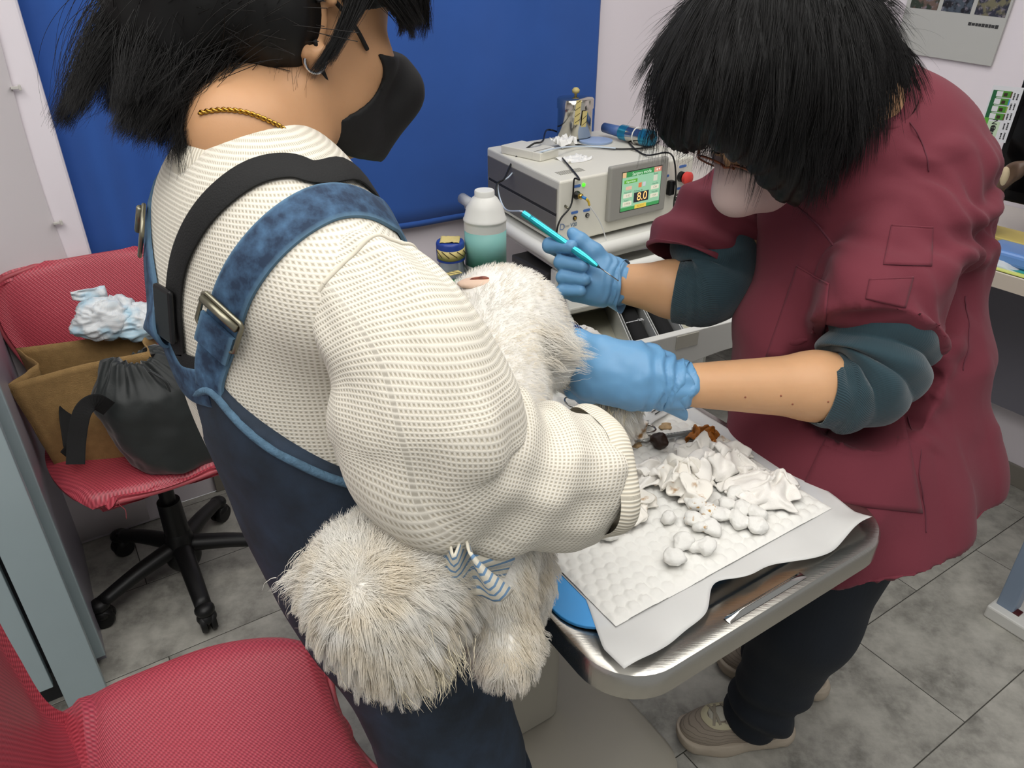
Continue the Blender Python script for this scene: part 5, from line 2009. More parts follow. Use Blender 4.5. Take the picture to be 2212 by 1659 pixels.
# diaper bundle lying on the open tote
dp = at(243, 684, 1.80)
db = thing('diaper', 'crumpled pale blue and white diaper lying on top of the tote bag', 'diaper', dp - Z_ * 0.06)
DI = bpy.data.materials.new('diaper_film')
DI.use_nodes = True
g = N(DI)
tcn = g.new('ShaderNodeTexCoord')
f = g.ramp(g.noise(16.0, tcn.outputs['Object'], 2.0), 0.48, 0.60)
f2 = g.math('SINE', g.math('MULTIPLY', g.noise(9.0, tcn.outputs['Object'], 1.0), 260.0))
c = g.mix(f, lin('E2E5E6'), lin('B9D7E6'))
c = g.mix(g.math('MULTIPLY', g.ramp(f2, 0.55, 0.9), 0.35), c, lin('C4CFD6'))
g.link(c, g.b.inputs['Base Color'])
g.b.inputs['Roughness'].default_value = 0.45
rx, uz = nrm(A_ - 0.3 * B_), Z_
def wad(c, ra, rb, h, seed, res=60):
    """a soft crumpled wad: a closed dome of sharp-edged folds"""
    G = np.zeros((res, res, 3))
    for i in range(res):
        th = 2 * math.pi * i / res
        for j in range(res):
            ph = math.pi * j / (res - 1)
            x, y, z = math.sin(ph) * math.cos(th), math.sin(ph) * math.sin(th), math.cos(ph)
            r1 = mnoise.noise((x * 1.3 + seed, y * 1.3, z * 1.3))
            q = (x * 2.4 + 2 * r1 + seed, y * 2.4 - r1, z * 2.4 + seed)
            r2 = 1 - 2.2 * abs(mnoise.noise(q))
            r3 = 1 - 2.0 * abs(mnoise.noise((q[0] * 2.3, q[1] * 2.3, q[2] * 2.3)))
            r = 1 + 0.28 * r1 + 0.16 * r2 + 0.05 * r3
            G[i, j] = c + A_ * x * ra * r + B_ * y * rb * r + Z_ * max(-0.75, z) * h * r
    return gridmesh(G, closed_u=True)


obj('bundle', join(wad(dp - A_ * 0.015, 0.068, 0.048, 0.050, 2.3), wad(dp + A_ * 0.050 - Z_ * 0.022 - B_ * 0.015, 0.052, 0.042, 0.040, 7.7)), DI, db)
G = np.zeros((14, 8, 3))
e0 = at(172, 645, 1.78)
for i in range(14):
    for j in range(8):
        u, v = i / 13, j / 7
        G[i, j] = e0 + A_ * (u * 0.075 - 0.015) + Z_ * (0.02 - 0.05 * v * (0.4 + 0.6 * u)) + B_ * 0.012 * mnoise.noise((u * 4, v * 4, 2))
obj('side_tab', slab(G, 0.002), DI, db)

# black drawstring bag in front
BAGM = mat('black_nylon', '1B201F', 0.5, bump=0.15, bscale=120, sheen=0.3)
bc = at(320, 890, 1.62)
bb_ = at(335, 1010, 1.62)
bgc = room(0.15, 1.725, SZ)
bag = thing('drawstring_bag', 'black padded drawstring bag standing in front of the tote on the far red chair', 'bag', bgc)
nT, nH = 72, 44
G = np.zeros((nT, nH, 3))
R1, R2 = 0.125, 0.075
lean = -0.055 * A_ + 0.055 * B_
for i in range(nT):
    th = 2 * math.pi * i / nT
    for j in range(nH):
        v = j / (nH - 1)
        h = 0.275 * v
        s = 0.90 + 0.16 * math.sin(math.pi * min(1, v * 1.15)) ** 0.8
        if v > 0.74:
            s *= 1 - 0.50 * ((v - 0.74) / 0.26) ** 1.3
        if v < 0.06:
            s *= 0.9 + 0.1 * v / 0.06
        pl = 0.0
        if v > 0.70:
            k = (v - 0.70) / 0.30
            pl = 0.010 * k * math.sin(22 * th) + 0.006 * k * math.sin(13 * th + 1)
        w = 0.010 * mnoise.noise((2.2 * math.cos(th), 2.2 * math.sin(th), v * 4)) * (1 - v * 0.3) + 0.0035 * mnoise.noise((5 * math.cos(th), 5 * math.sin(th), v * 9))
        r = s
        x, y = math.cos(th), math.sin(th)
        p = bgc + A_ * (x * (R1 * r + pl + w)) + B_ * (y * (R2 * r + pl + w)) + lean * v + Z_ * (0.002 + h + (0.012 * math.sin(th * 2 + 1) * v))
        G[i, j] = p
V, F = gridmesh(G, closed_u=True)
# mouth folds back inwards
ins = []
top = G[:, -1]
ctop = top.mean(0)
V = list(V)
base_n = len(V)
for k, (f_, dz) in enumerate(((0.80, 0.004), (0.62, -0.012), (0.5, -0.05))):
    V += [ctop + (p - ctop) * f_ + Z_ * dz for p in top]
V = np.array(V)
ring_ids = [[i * nH + nH - 1 for i in range(nT)]] + [[base_n + k * nT + i for i in range(nT)] for k in range(3)]
for a_, b_ in zip(ring_ids[:-1], ring_ids[1:]):
    for i in range(nT):
        i2 = (i + 1) % nT
        F.append((a_[i], a_[i2], b_[i2], b_[i]))
F.append(tuple(ring_ids[-1]))
F.append(tuple(i * nH for i in range(nT - 1, -1, -1)))
obj('bag_body', (V, F), BAGM, bag)
fr2 = G[int(nT * 0.75)]
q = G[int(nT * 0.83), int(nH * 0.86)]
obj('drawstring', tube(spline([G[int(nT * 0.80), nH - 3] + Z_ * 0.004, q - B_ * 0.012, q - B_ * 0.014 - Z_ * 0.05 + A_ * 0.006, q - B_ * 0.012 - Z_ * 0.095 + A_ * 0.02], 24), 0.0035, 8), BAGM, bag)
obj('cord_lock', Blob().ell(q - B_ * 0.013 - Z_ * 0.10 + A_ * 0.02, (0.009, 0.008, 0.013)).mesh(0.003), BAGM, bag)
P = spline([at(235, 882, 1.66), at(205, 868, 1.62), at(178, 890, 1.60), at(166, 950, 1.60), at(163, 1003, 1.60)], 26)
Nn = np.tile(nrm(-B_ * 0.8 + Z_ * 0.2), (26, 1))
vf, uv_ = strip(P, Nn, 0.036, 0.002)
obj('carry_strap', vf, WEB, bag, smooth=False)
P = spline([at(150, 850, 1.74), at(142, 890, 1.74), at(150, 960, 1.72), at(140, 985, 1.70)], 22)
vf, uv_ = strip(P, np.tile(nrm(-B_ * 0.8 + A_ * 0.2), (22, 1)), 0.03, 0.002)
obj('carry_strap', vf, WEB, bag, smooth=False)

# =================================================================== person holding the dog
def skin_mat(name, col, var=0.06):
    m = mat(name, col, 0.48, var=var, vscale=14, bump=0.05, bscale=500, sss=0.12, spec=0.4)
    return m


SKIN1 = skin_mat('skin_warm', 'C0926B')
yaw = math.radians(40)
FW = np.array([math.cos(yaw), math.sin(yaw), 0.0])
RT = np.array([math.sin(yaw), -math.cos(yaw), 0.0])
NB = at(548, 326, 0.710)
HIP = np.array([-0.172, 0.678, 0.95])
wm = thing('person', 'standing person in a cream waffle sweater and denim overalls holding the white dog', 'person', (-0.13, 0.62, 0.0))

# --- head frame
hy, hp_ = math.radians(38), math.radians(18)
Fh = np.array([math.cos(hy) * math.cos(hp_), math.sin(hy) * math.cos(hp_), -math.sin(hp_)])
Rh = nrm(np.cross(Fh, Z_))
Uh = np.cross(Rh, Fh)
HR = np.array([Fh, Rh, Uh]).T
EAR = at(700, 62, 0.685)
HC = EAR - 0.074 * Rh


def hd_(f, r, u):
    return HC + f * Fh + r * Rh + u * Uh


skull = Blob()
skull.ell(hd_(-0.005, 0, 0.045), (0.098, 0.076, 0.095), HR)
skull.ell(hd_(0.040, 0, -0.035), (0.066, 0.062, 0.078), HR, k=0.03)
skull.ell(hd_(0.070, 0, -0.082), (0.032, 0.034, 0.026), HR, k=0.03)
for sgn in (-1, 1):
    skull.cone(hd_(0.0, sgn * 0.058, -0.055), hd_(0.065, sgn * 0.024, -0.092), 0.018, 0.016, 0.03)
    skull.ell(hd_(0.075, sgn * 0.030, -0.008), (0.022, 0.026, 0.020), HR, k=0.02)
skull.cone(hd_(0.098, 0, 0.004), hd_(0.118, 0, -0.028), 0.009, 0.013, 0.014)
skull.ell(hd_(0.100, 0, -0.060), (0.012, 0.024, 0.008), HR, k=0.01)
for sgn in (-1, 1):
    skull.ell(hd_(0.098, sgn * 0.032, 0.012), (0.012, 0.017, 0.010), HR, k=0.008, op='sub')
body = Blob()
body.p = list(skull.p)
neck_top = hd_(-0.022, 0, -0.055)
body.cone(neck_top, NB + Z_ * 0.015 - 0.005 * FW, 0.055, 0.058, 0.03)
body.cone(hd_(0.0, 0.03, -0.05), NB + 0.045 * FW + 0.01 * RT, 0.022, 0.024, 0.035)
body.cone(NB - Z_ * 0.08, HIP + Z_ * 0.10, 0.075, 0.105, 0.04)
# arms
SR_ = NB + 0.150 * RT - Z_ * 0.095
SL_ = NB - 0.135 * RT - Z_ * 0.105 + 0.035 * FW
ELB = at(935, 955, 0.67)
WRI = at(1215, 1035, 0.745)
body.cone(NB - Z_ * 0.09 + 0.05 * RT, SR_ - Z_ * 0.02, 0.045, 0.045, 0.03).cone(SR_, ELB, 0.046, 0.038, 0.02).cone(ELB, WRI, 0.040, 0.027, 0.02)
ELL = SL_ + np.array([0.10, 0.05, -0.26])
HANDL = at(1085, 1120, 0.99)
body.cone(NB - Z_ * 0.09 - 0.05 * RT, SL_ - Z_ * 0.02, 0.045, 0.045, 0.03).cone(SL_, ELL, 0.046, 0.038, 0.02).cone(ELL, HANDL, 0.040, 0.028, 0.02)
# right hand: palm and five fingers closed on the dog's flank, hidden behind the cuff
pd = nrm(at(1190, 1120, 0.90) - WRI)
ps_ = nrm(np.cross(pd, np.array([0, -1.0, 0.4])))
palm = WRI + pd * 0.05
body.ell(palm, (0.042, 0.036, 0.016), np.array([pd, ps_, np.cross(pd, ps_)]).T, k=0.015)
pn = np.cross(pd, ps_)
if pn[1] < 0:
    pn = -pn
for k, (off, ln) in enumerate(((-0.028, 0.062), (-0.010, 0.070), (0.010, 0.066), (0.028, 0.052))):
    r0 = palm + pd * 0.036 + ps_ * off
    body.chain([r0, r0 + pd * ln * 0.42 + pn * 0.010, r0 + pd * ln * 0.68 + pn * 0.03, r0 + pd * ln * 0.75 + pn * 0.052], [0.0095, 0.009, 0.0085, 0.007], 0.006)
th0 = palm - pd * 0.018 - ps_ * 0.03
body.chain([th0, th0 - ps_ * 0.022 + pd * 0.02 + pn * 0.01, th0 - ps_ * 0.025 + pd * 0.045 + pn * 0.02], [0.012, 0.0105, 0.008], 0.008)
hl = nrm(HANDL - ELL)
body.ell(HANDL + hl * 0.04, (0.04, 0.034, 0.017), k=0.015)
hs = nrm(np.cross(hl, Z_))
for k, (off, ln) in enumerate(((-0.026, 0.060), (-0.009, 0.068), (0.010, 0.064), (0.027, 0.050))):
    r0 = HANDL + hl * 0.06 + hs * off
    body.chain([r0, r0 + hl * ln * 0.5 - Z_ * 0.008, r0 + hl * ln * 0.8 - Z_ * 0.03], [0.0095, 0.009, 0.007], 0.006)
r0 = HANDL + hl * 0.02 + hs * 0.03
body.chain([r0, r0 + hs * 0.025 + hl * 0.02, r0 + hs * 0.03 + hl * 0.045], [0.012, 0.010, 0.008], 0.008)
vf_body1 = body.mesh(0.0055)
obj('body', vf_body1, SKIN1, wm)
# ear
er = Blob()
e0 = EAR - 0.004 * Rh - 0.012 * Fh
for k in range(9):
    t0, t1 = 2.4 - k * 0.52, 2.4 - (k + 1) * 0.52
    pa = e0 + Fh * 0.017 * math.cos(t0) * -1 + Uh * (0.030 * math.sin(t0) + 0.004) + Rh * 0.010
    pb = e0 + Fh * 0.017 * math.cos(t1) * -1 + Uh * (0.030 * math.sin(t1) + 0.004) + Rh * 0.010
    er.cone(pa, pb, 0.0048, 0.0048, 0.004)
er.ell(e0 + Rh * 0.002, (0.016, 0.006, 0.028), HR, k=0.008)
er.ell(e0 - Uh * 0.030 + Fh * 0.005 + Rh * 0.004, (0.009, 0.006, 0.010), HR, k=0.008)
obj('ear', er.mesh(0.0025), SKIN1, wm)
lobe = e0 - Uh * 0.030 + Fh * 0.005 + Rh * 0.011
P = np.array([lobe + Uh * 0.010 * math.sin(t) + Fh * 0.010 * math.cos(t) for t in np.linspace(0, 2 * math.pi, 24)])
obj('earring', tube(P, 0.0016, 8, caps=False), mat('silver', 'D5D5D8', 0.1, 1.0), wm)
# eyes and brows under the fringe
EYEW = mat('eye_white', 'DAD6CE', 0.2)
for sgn in (-1, 1):
    e = obj('eye', Blob().ell(hd_(0.076, sgn * 0.030, 0.010), (0.012, 0.013, 0.008), HR).mesh(0.003), EYEW, wm)
    obj('iris', Blob().ell(hd_(0.0865, sgn * 0.030, 0.008), (0.003, 0.006, 0.006), HR).mesh(0.0018), mat('iris_dark', '1B120C', 0.15), e)
# face mask: a shell over nose, mouth and chin
MASK1 = mat('black_mask', '0B0A0A', 0.75, bump=0.1, bscale=400)


def mask_mesh(skullb, hdf, H_, out, h=0.0035, front=0.075, top=0.006, low=-0.112, side=0.0):
    def fn(P, d):
        q = (P - np.float32(1) * hdf(0, 0, 0).astype(np.float32)) @ H_.astype(np.float32)
        f, r, u = q[:, 0], q[:, 1], q[:, 2]
        nose = smin(d, sd_cone(P, hdf(0.095, 0, -0.002), hdf(0.128, 0, -0.035), 0.012, 0.022), 0.03)
        nose = smin(nose, sd_cone(P, hdf(0.128, 0, -0.035), hdf(0.105, 0, -0.095), 0.022, 0.022), 0.03)
        sh = nose - out
        e_ = np.clip(np.abs(u + 0.030) / 0.052, 0, 1.3) ** 2
        edge = 0.080 - np.where(u < -0.030, 0.062, 0.070) * e_
        back = edge - f
        topc = u - (top - 0.18 * np.abs(r))
        botc = low - u + 0.10 * np.maximum(0, 0.08 - f)
        return np.maximum(np.maximum(sh, back), np.maximum(topc, botc))
    return fn


b2 = Blob()
b2.p = list(skull.p)
V, F = b2.mesh(0.0035, extra=mask_mesh(skull, hd_, HR, 0.004), pad=0.03)
V = relax(V, F, 2)
mk = obj('face_mask', (V, F), MASK1, wm)
obj('ear_loop', join(wire([hd_(0.052, 0.064, -0.005), hd_(0.030, 0.074, 0.010), hd_(0.0, 0.080, 0.026), hd_(-0.014, 0.080, 0.02)], 0.0022, 20),
                     wire([hd_(0.050, 0.058, -0.082), hd_(0.024, 0.069, -0.058), hd_(0.0, 0.076, -0.030), hd_(-0.010, 0.080, -0.012)], 0.0022, 20)), MASK1, mk)
# necklace
GOLD = mat('gold', 'B58A3C', 0.25, 1.0)
btree = bvh_of(vf_body1)
P, Nn = on_body(btree, [(432, 245), (480, 238), (530, 243), (580, 262), (620, 285), (660, 330)], 60, 0.0012)
tw = np.array([[math.cos(k * 1.1), math.sin(k * 1.1)] for k in range(60)])
T, U, W = frames(P)
nk = obj('necklace', join(tube(P + U * 0.0012 * tw[:, :1] + W * 0.0012 * tw[:, 1:], 0.0013, 6), tube(P - U * 0.0012 * tw[:, :1] - W * 0.0012 * tw[:, 1:], 0.0013, 6)), GOLD, wm)

# --- sweater
KNIT = bpy.data.materials.new('waffle_knit')
KNIT.use_nodes = True
g = N(KNIT)
uvn = g.new('ShaderNodeUVMap', uv_map='UVMap')
sx = g.new('ShaderNodeSeparateXYZ')
g.link(uvn.outputs[0], sx.inputs[0])
wb_ = g.noise(40.0, uvn.outputs[0], 2.0)
U_ = g.math('MULTIPLY', g.math('ADD', sx.outputs[0], g.math('MULTIPLY', wb_, 0.0012)), 2 * math.pi / 0.0040)
V_ = g.math('MULTIPLY', g.math('ADD', sx.outputs[1], g.math('MULTIPLY', wb_, 0.0012)), 2 * math.pi / 0.0041)
hU = g.math('MULTIPLY', g.math('ADD', g.math('SINE', U_), 1.0), 0.5)
hV = g.math('MULTIPLY', g.math('ADD', g.math('SINE', V_), 1.0), 0.5)
hh = g.math('MAXIMUM', g.math('MULTIPLY', hU, 0.88), hV)
hh = g.math('POWER', hh, 0.7)
g.link(g.mix(g.ramp(hh, 0.25, 0.85), lin('B4AB98'), lin('DCD6C8')), g.b.inputs['Base Color'])
g.link(g.bump(hh, 0.5, 0.0014), g.b.inputs['Normal'])
g.b.inputs['Roughness'].default_value = 0.85
g.b.inputs['Sheen Weight'].default_value = 0.15
RIB = bpy.data.materials.new('rib_knit')
RIB.use_nodes = True
g = N(RIB)
uvn = g.new('ShaderNodeUVMap', uv_map='UVMap')
sx = g.new('ShaderNodeSeparateXYZ')
g.link(uvn.outputs[0], sx.inputs[0])
hh = g.math('MULTIPLY', g.math('ADD', g.math('SINE', g.math('MULTIPLY', sx.outputs[0], 2 * math.pi / 0.0038)), 1.0), 0.5)
g.link(g.mix(hh, lin('C6BDAA'), lin('E2DCCC')), g.b.inputs['Base Color'])
g.link(g.bump(hh, 0.5, 0.0015), g.b.inputs['Normal'])
g.b.inputs['Roughness'].default_value = 0.85

tor = Blob()
TR = np.array([FW, RT, Z_]).T
c1 = NB - Z_ * 0.16 + 0.005 * FW
tor.ell(c1, (0.118, 0.168, 0.20), TR)
tor.cone(NB - Z_ * 0.058 - 0.006 * FW, NB - Z_ * 0.12, 0.056, 0.095, 0.04)
tor.cone(NB - Z_ * 0.055 + 0.05 * RT, SR_ - Z_ * 0.01, 0.060, 0.066, 0.05)
tor.cone(NB - Z_ * 0.055 - 0.05 * RT, SL_ - Z_ * 0.01, 0.060, 0.066, 0.05)
tor.ell(NB * 0.3 + HIP * 0.7 + np.array([0, 0, 0.02]), (0.118, 0.140, 0.17), TR, k=0.06)
tor.ell(HIP + Z_ * 0.04, (0.105, 0.138, 0.12), TR, k=0.05)
tor.plane(HIP + Z_ * 0.06, -Z_)
# baggy fold of the left sleeve
tor.cone(SL_, ELL, 0.075, 0.068, 0.03).cone(ELL, HANDL - hl * 0.05, 0.066, 0.045, 0.03)
V, F = tor.mesh(0.006)


def knit_folds(P):
    q = P - HIP
    n1 = pnoise(P * np.array([1, 1, 0.55]), 7.0, 2.0)
    low = np.clip((1.16 - P[:, 2]) / 0.12, 0, 1)
    return 0.007 * n1 + 0.006 * low * np.sin(28 * P[:, 2] + 9 * pnoise(P, 5.0, 1.0))


V = folds(V, F, knit_folds)
rel = V - c1
ang = np.arctan2(rel @ RT, -(rel @ FW))
uv = np.c_[ang * 0.155 + 0.06 * rel[:, 2], V[:, 2] * 1.05]
vf_tor = (V, F)
sw = obj('sweater', vf_tor, KNIT, wm, uv=uv)

# right sleeve
path = [(at(750, 610, 0.655), 0.050), (at(802, 655, 0.640), 0.060), (at(880, 757, 0.635), 0.069), (at(922, 880, 0.650), 0.083), (at(950, 980, 0.670), 0.082), (at(1040, 1015, 0.695), 0.074), (at(1150, 1035, 0.722), 0.068), (at(1240, 1030, 0.742), 0.067), (at(1272, 1026, 0.750), 0.062)]
SPn, seg = 150, 110
S = spline([list(p) + [r] for p, r in path], SPn)
P, R_ = S[:, :3], S[:, 3]
T, U, W = frames(P, up=np.array([0, -1.0, 0.3]))
L = np.concatenate([[0], np.cumsum(np.linalg.norm(np.diff(P, axis=0), axis=1))])
G = np.zeros((seg, SPn, 3))
uvs = np.zeros((seg, SPn, 2))
for i in range(seg):
    th = 2 * math.pi * i / seg
    for j in range(SPn):
        l = L[j]
        f = 0.0
        bend = math.exp(-((l - 0.27) / 0.10) ** 2)
        f += 0.009 * bend * math.sin(95 * l + 3.0 * math.sin(th + 0.5)) * (0.35 + 0.65 * max(0, math.cos(th - 3.6)))
        f += 0.010 * mnoise.noise((1.6 * math.cos(th), 1.6 * math.sin(th), l * 9)) + 0.004 * mnoise.noise((3 * math.cos(th), 3 * math.sin(th), l * 22))
        r = R_[j] + f * min(1, j / 12.0)
        G[i, j] = P[j] + (math.cos(th) * U[j] + math.sin(th) * W[j]) * r
        uvs[i, j] = (th * 0.085, l + 0.02 * math.sin(th))
V, F = gridmesh(G, closed_u=True)
vf_slv = (V, F)
sl_o = obj('sleeve', vf_slv, KNIT, sw, uv=uvs.reshape(-1, 2))
# shoulder seam where sleeve meets body
obj('sleeve_seam', tube(np.vstack([G[:, 14], G[:1, 14]]), 0.0022, 6, caps=False), RIB, sl_o, uv=np.zeros(((seg + 1) * 6, 2)))
# cuff: rolled rib band, open end
cw = spline([list(p) + [r] for p, r in ((at(1262, 1028, 0.748), 0.066), (at(1280, 1026, 0.752), 0.069), (at(1298, 1024, 0.756), 0.067), (at(1306, 1023, 0.758), 0.062), (at(1298, 1024, 0.757), 0.057), (at(1270, 1027, 0.750), 0.055))], 40)
Pc, Rc = cw[:, :3], cw[:, 3]
Td = nrm(at(1298, 1024, 0.756) - at(1262, 1028, 0.748))
Uc = nrm(np.array([0, -1.0, 0.3]) - Td * np.array([0, -1.0, 0.3]).dot(Td))
Wc = np.cross(Td, Uc)
G2 = np.zeros((seg, 40, 3))
uv2 = np.zeros((seg, 40, 2))
for i in range(seg):
    th = 2 * math.pi * i / seg
    w = 1 + 0.05 * math.sin(3 * th + 1) + 0.04 * math.sin(5 * th)
    for j in range(40):
        G2[i, j] = Pc[j] + (math.cos(th) * Uc + math.sin(th) * Wc) * Rc[j] * w
        uv2[i, j] = (th * 0.066, j * 0.0012)
obj('cuff', gridmesh(G2, closed_u=True), RIB, sw, uv=uv2.reshape(-1, 2))
# collar band
cc_ = NB + Z_ * 0.004 + 0.006 * FW
P = []
for k in range(48):
    t = 2 * math.pi * k / 48
    P.append(cc_ + FW * 0.073 * math.cos(t) + RT * 0.074 * math.sin(t) - Z_ * (0.034 * (0.5 + 0.5 * math.cos(t))) + Z_ * 0.004 * math.cos(2 * t))
P = np.array(P)
T = np.roll(P, -1, 0) - np.roll(P, 1, 0)
T /= np.linalg.norm(T, axis=1)[:, None]
out = P - (cc_ - Z_ * 0.015)
out -= Z_ * out[:, 2:3]
out /= np.linalg.norm(out, axis=1)[:, None]
tilt = nrm(Z_)
prof = [(0.010, -0.026), (0.008, -0.012), (0.002, 0.000), (-0.005, 0.009), (-0.009, 0.011), (-0.011, 0.006), (-0.006, -0.006)]
G3 = np.array([[P[i] + out[i] * a + Z_ * b for a, b in prof] for i in range(48)])
uv3 = np.array([[(2 * math.pi * i / 48 * 0.083, b) for a, b in prof] for i in range(48)]).reshape(-1, 2)
obj('collar', gridmesh(G3, closed_u=True), RIB, sw, uv=uv3, subsurf=1)

# --- denim overalls
DENIM = bpy.data.materials.new('denim')
DENIM.use_nodes = True
g = N(DENIM)
tcn = g.new('ShaderNodeTexCoord')
n1 = g.noise(22.0, tcn.outputs['Object'], 5.0, 0.6)
wv_ = g.new('ShaderNodeTexWave')
wv_.inputs['Scale'].default_value = 420.0
wv_.inputs['Distortion'].default_value = 1.0
g.link(tcn.outputs['Object'], wv_.inputs['Vector'])
c = g.mix(g.ramp(n1, 0.35, 0.75), lin('18222D'), lin('28374A'))
g.link(c, g.b.inputs['Base Color'])
g.link(g.bump(wv_.outputs['Fac'], 0.12), g.b.inputs['Normal'])
g.b.inputs['Roughness'].default_value = 0.85
DENIM2 = bpy.data.materials.new('denim_washed')
DENIM2.use_nodes = True
g = N(DENIM2)
tcn = g.new('ShaderNodeTexCoord')
n1 = g.noise(60.0, tcn.outputs['Object'], 4.0, 0.6)
uvn = g.new('ShaderNodeUVMap', uv_map='UVMap')
sx = g.new('ShaderNodeSeparateXYZ')
g.link(uvn.outputs[0], sx.inputs[0])
edge_f = g.ramp(g.math('ABSOLUTE', sx.outputs[0]), 0.0155, 0.019)
c = g.mix(g.ramp(n1, 0.38, 0.70), lin('1B2E46'), lin('416180'))
c = g.mix(g.math('MULTIPLY', edge_f, 0.7), c, lin('5F8098'))
g.link(c, g.b.inputs['Base Color'])
g.b.inputs['Roughness'].default_value = 0.85
HEM = mat('denim_hem', '4D6A80', 0.85, bump=0.6, bscale=350, var=0.25, vscale=80)
jn = Blob()
jn.ell(HIP + Z_ * 0.03, (0.122, 0.148, 0.16), TR)
jn.ell(NB * 0.3 + HIP * 0.7 + np.array([0, 0, 0.02]), (0.126, 0.148, 0.18), TR, k=0.05).ell(NB * 0.55 + HIP * 0.45, (0.126, 0.150, 0.16), TR, k=0.05)
jn.ell(HIP - Z_ * 0.06 + 0.018 * FW, (0.112, 0.148, 0.14), TR, k=0.05)
LH = [HIP + 0.075 * RT - Z_ * 0.10 + 0.01 * FW, HIP - 0.085 * RT - Z_ * 0.10 + 0.01 * FW]
KN = [np.array([-0.045, 0.590, 0.50]), np.array([-0.085, 0.715, 0.50])]
AN = [np.array([-0.035, 0.58, 0.09]), np.array([-0.075, 0.715, 0.09])]
for h_, k_1, a_1 in zip(LH, KN, AN):
    jn.chain([h_, k_1, a_1], [0.098, 0.085, 0.075], 0.05)


def zcut(P):
    q = P - HIP.astype(np.float32)
    f, r = q @ FW.astype(np.float32), q @ RT.astype(np.float32)
    a = np.arctan2(np.abs(r), -f)                 # 0 behind, pi in front
    zb_ = 1.222 - 0.092 * np.clip(a / 1.15, 0, 1) ** 0.8
    zf = 1.130 + 0.10 * np.clip((a - 2.0) / 0.5, 0, 1)
    return np.maximum(zb_ * (a < 1.6), zf)


V, F = jn.mesh(0.0065, extra=lambda P, d: np.maximum(d, P[:, 2] - zcut(P)))


def jean_folds(P):
    legs = np.clip((0.80 - P[:, 2]) / 0.2, 0, 1)
    return 0.006 * pnoise(P * [1, 1, 0.8], 9.0, 5.0) + 0.005 * legs * np.sin(45 * P[:, 2] + 8 * pnoise(P, 6.0))


V = folds(V, F, jean_folds)
vf_jn = (V, F)
ov = obj('overalls', vf_jn, DENIM, wm)
jtree = bvh_of(vf_jn)
hem_p = []
for k in range(90):
    a = -2.3 + 4.6 * k / 89
    d = -FW * math.cos(a) + RT * math.sin(a)
    z = float(zcut((HIP + d * 0.14)[None].astype(np.float32))[0])
    l, n = near(jtree, np.array([HIP[0], HIP[1], z - 0.004]) + d * 0.16)
    hem_p.append(l)
hem_p = np.array(hem_p)
for _ in range(3):
    hem_p[1:-1] = (hem_p[:-2] + 2 * hem_p[1:-1] + hem_p[2:]) / 4
obj('hem', tube(hem_p, 0.0045, 8), HEM, ov)
# straps over the sweater
stree = bvh_of(vf_tor)
s2tree = bvh_of(vf_tor, vf_slv)
back_c = near(jtree, HIP + np.array([0, 0, 0.265]) - 0.2 * FW)[0]
P, Nn = on_body(s2tree, [tuple(back_c), (458, 800), (476, 735), (505, 640), (560, 548), (640, 474), (710, 440), (775, 440), (822, 462), tuple(NB + 0.125 * RT + 0.09 * FW - Z_ * 0.05), tuple(NB + 0.10 * RT + 0.13 * FW - Z_ * 0.12), tuple(HIP + 0.07 * RT + 0.14 * FW + Z_ * 0.22)], 90, 0.001)
vf, uv = strip(P, Nn, 0.039, 0.0045)
obj('shoulder_strap', vf, DENIM2, ov, uv=uv, autos=50)
iR = int(np.argmin([abs(q[2] - at(505, 640, 0.7)[2]) for q in P[:40]]))
bP, bN, bT = P[iR], Nn[iR], nrm(P[iR + 1] - P[iR - 1])
P2, Nn2 = on_body(stree, [tuple(back_c), (402, 815), (368, 740), (342, 660), (322, 580), (314, 510), (322, 450), tuple(NB - 0.115 * RT + 0.05 * FW), tuple(NB - 0.10 * RT + 0.13 * FW - Z_ * 0.12), tuple(HIP - 0.07 * RT + 0.14 * FW + Z_ * 0.22)], 90, 0.001)
vf, uv = strip(P2, Nn2, 0.037, 0.0045)
obj('shoulder_strap', vf, DENIM2, ov, uv=uv, autos=50)
BUCK = mat('antique_nickel', '8E8A78', 0.35, 0.9)


def buckle(c, n, t, w=0.048, h=0.034):
    s = nrm(np.cross(t, n))
    q = c + n * 0.007
    pts = [q + s * a * w / 2 + t * b * h / 2 for a, b in ((-1, -1), (1, -1), (1, 1), (-1, 1), (-1, -1))]
    P_ = []
    for a, b in zip(pts[:-1], pts[1:]):
        P_ += [a * (1 - x) + b * x for x in (0.06, 0.5, 0.94)]
    P_.append(P_[0])
    return join(tube(np.array(P_), 0.0022, 8, caps=False), tube(np.array([q + s * w * 0.46 + t * h * 0.36 + n * 0.003, q - s * w * 0.46 + t * h * 0.36 + n * 0.003]), 0.0036, 10))


obj('buckle', buckle(bP, bN, bT), BUCK, ov)
iL = int(np.argmin([np.linalg.norm(q - P2[i_]) for i_, q in enumerate(P2)])) if False else 42
iL = int(np.argmin(np.abs(P2[:60, 2] - at(305, 480, 0.74)[2])))
obj('buckle', buckle(P2[iL], Nn2[iL], nrm(P2[iL + 1] - P2[iL - 1])), BUCK, ov)
# folded strap end under the buckle
fe = bP + bN * 0.006 - bT * 0.03
vf, uv = strip(np.array([fe + bT * 0.028, fe + bT * 0.01, fe - bT * 0.004]), np.tile(bN, (3, 1)), 0.041, 0.004)
obj('strap_end', vf, DENIM2, ov, uv=uv, autos=50)
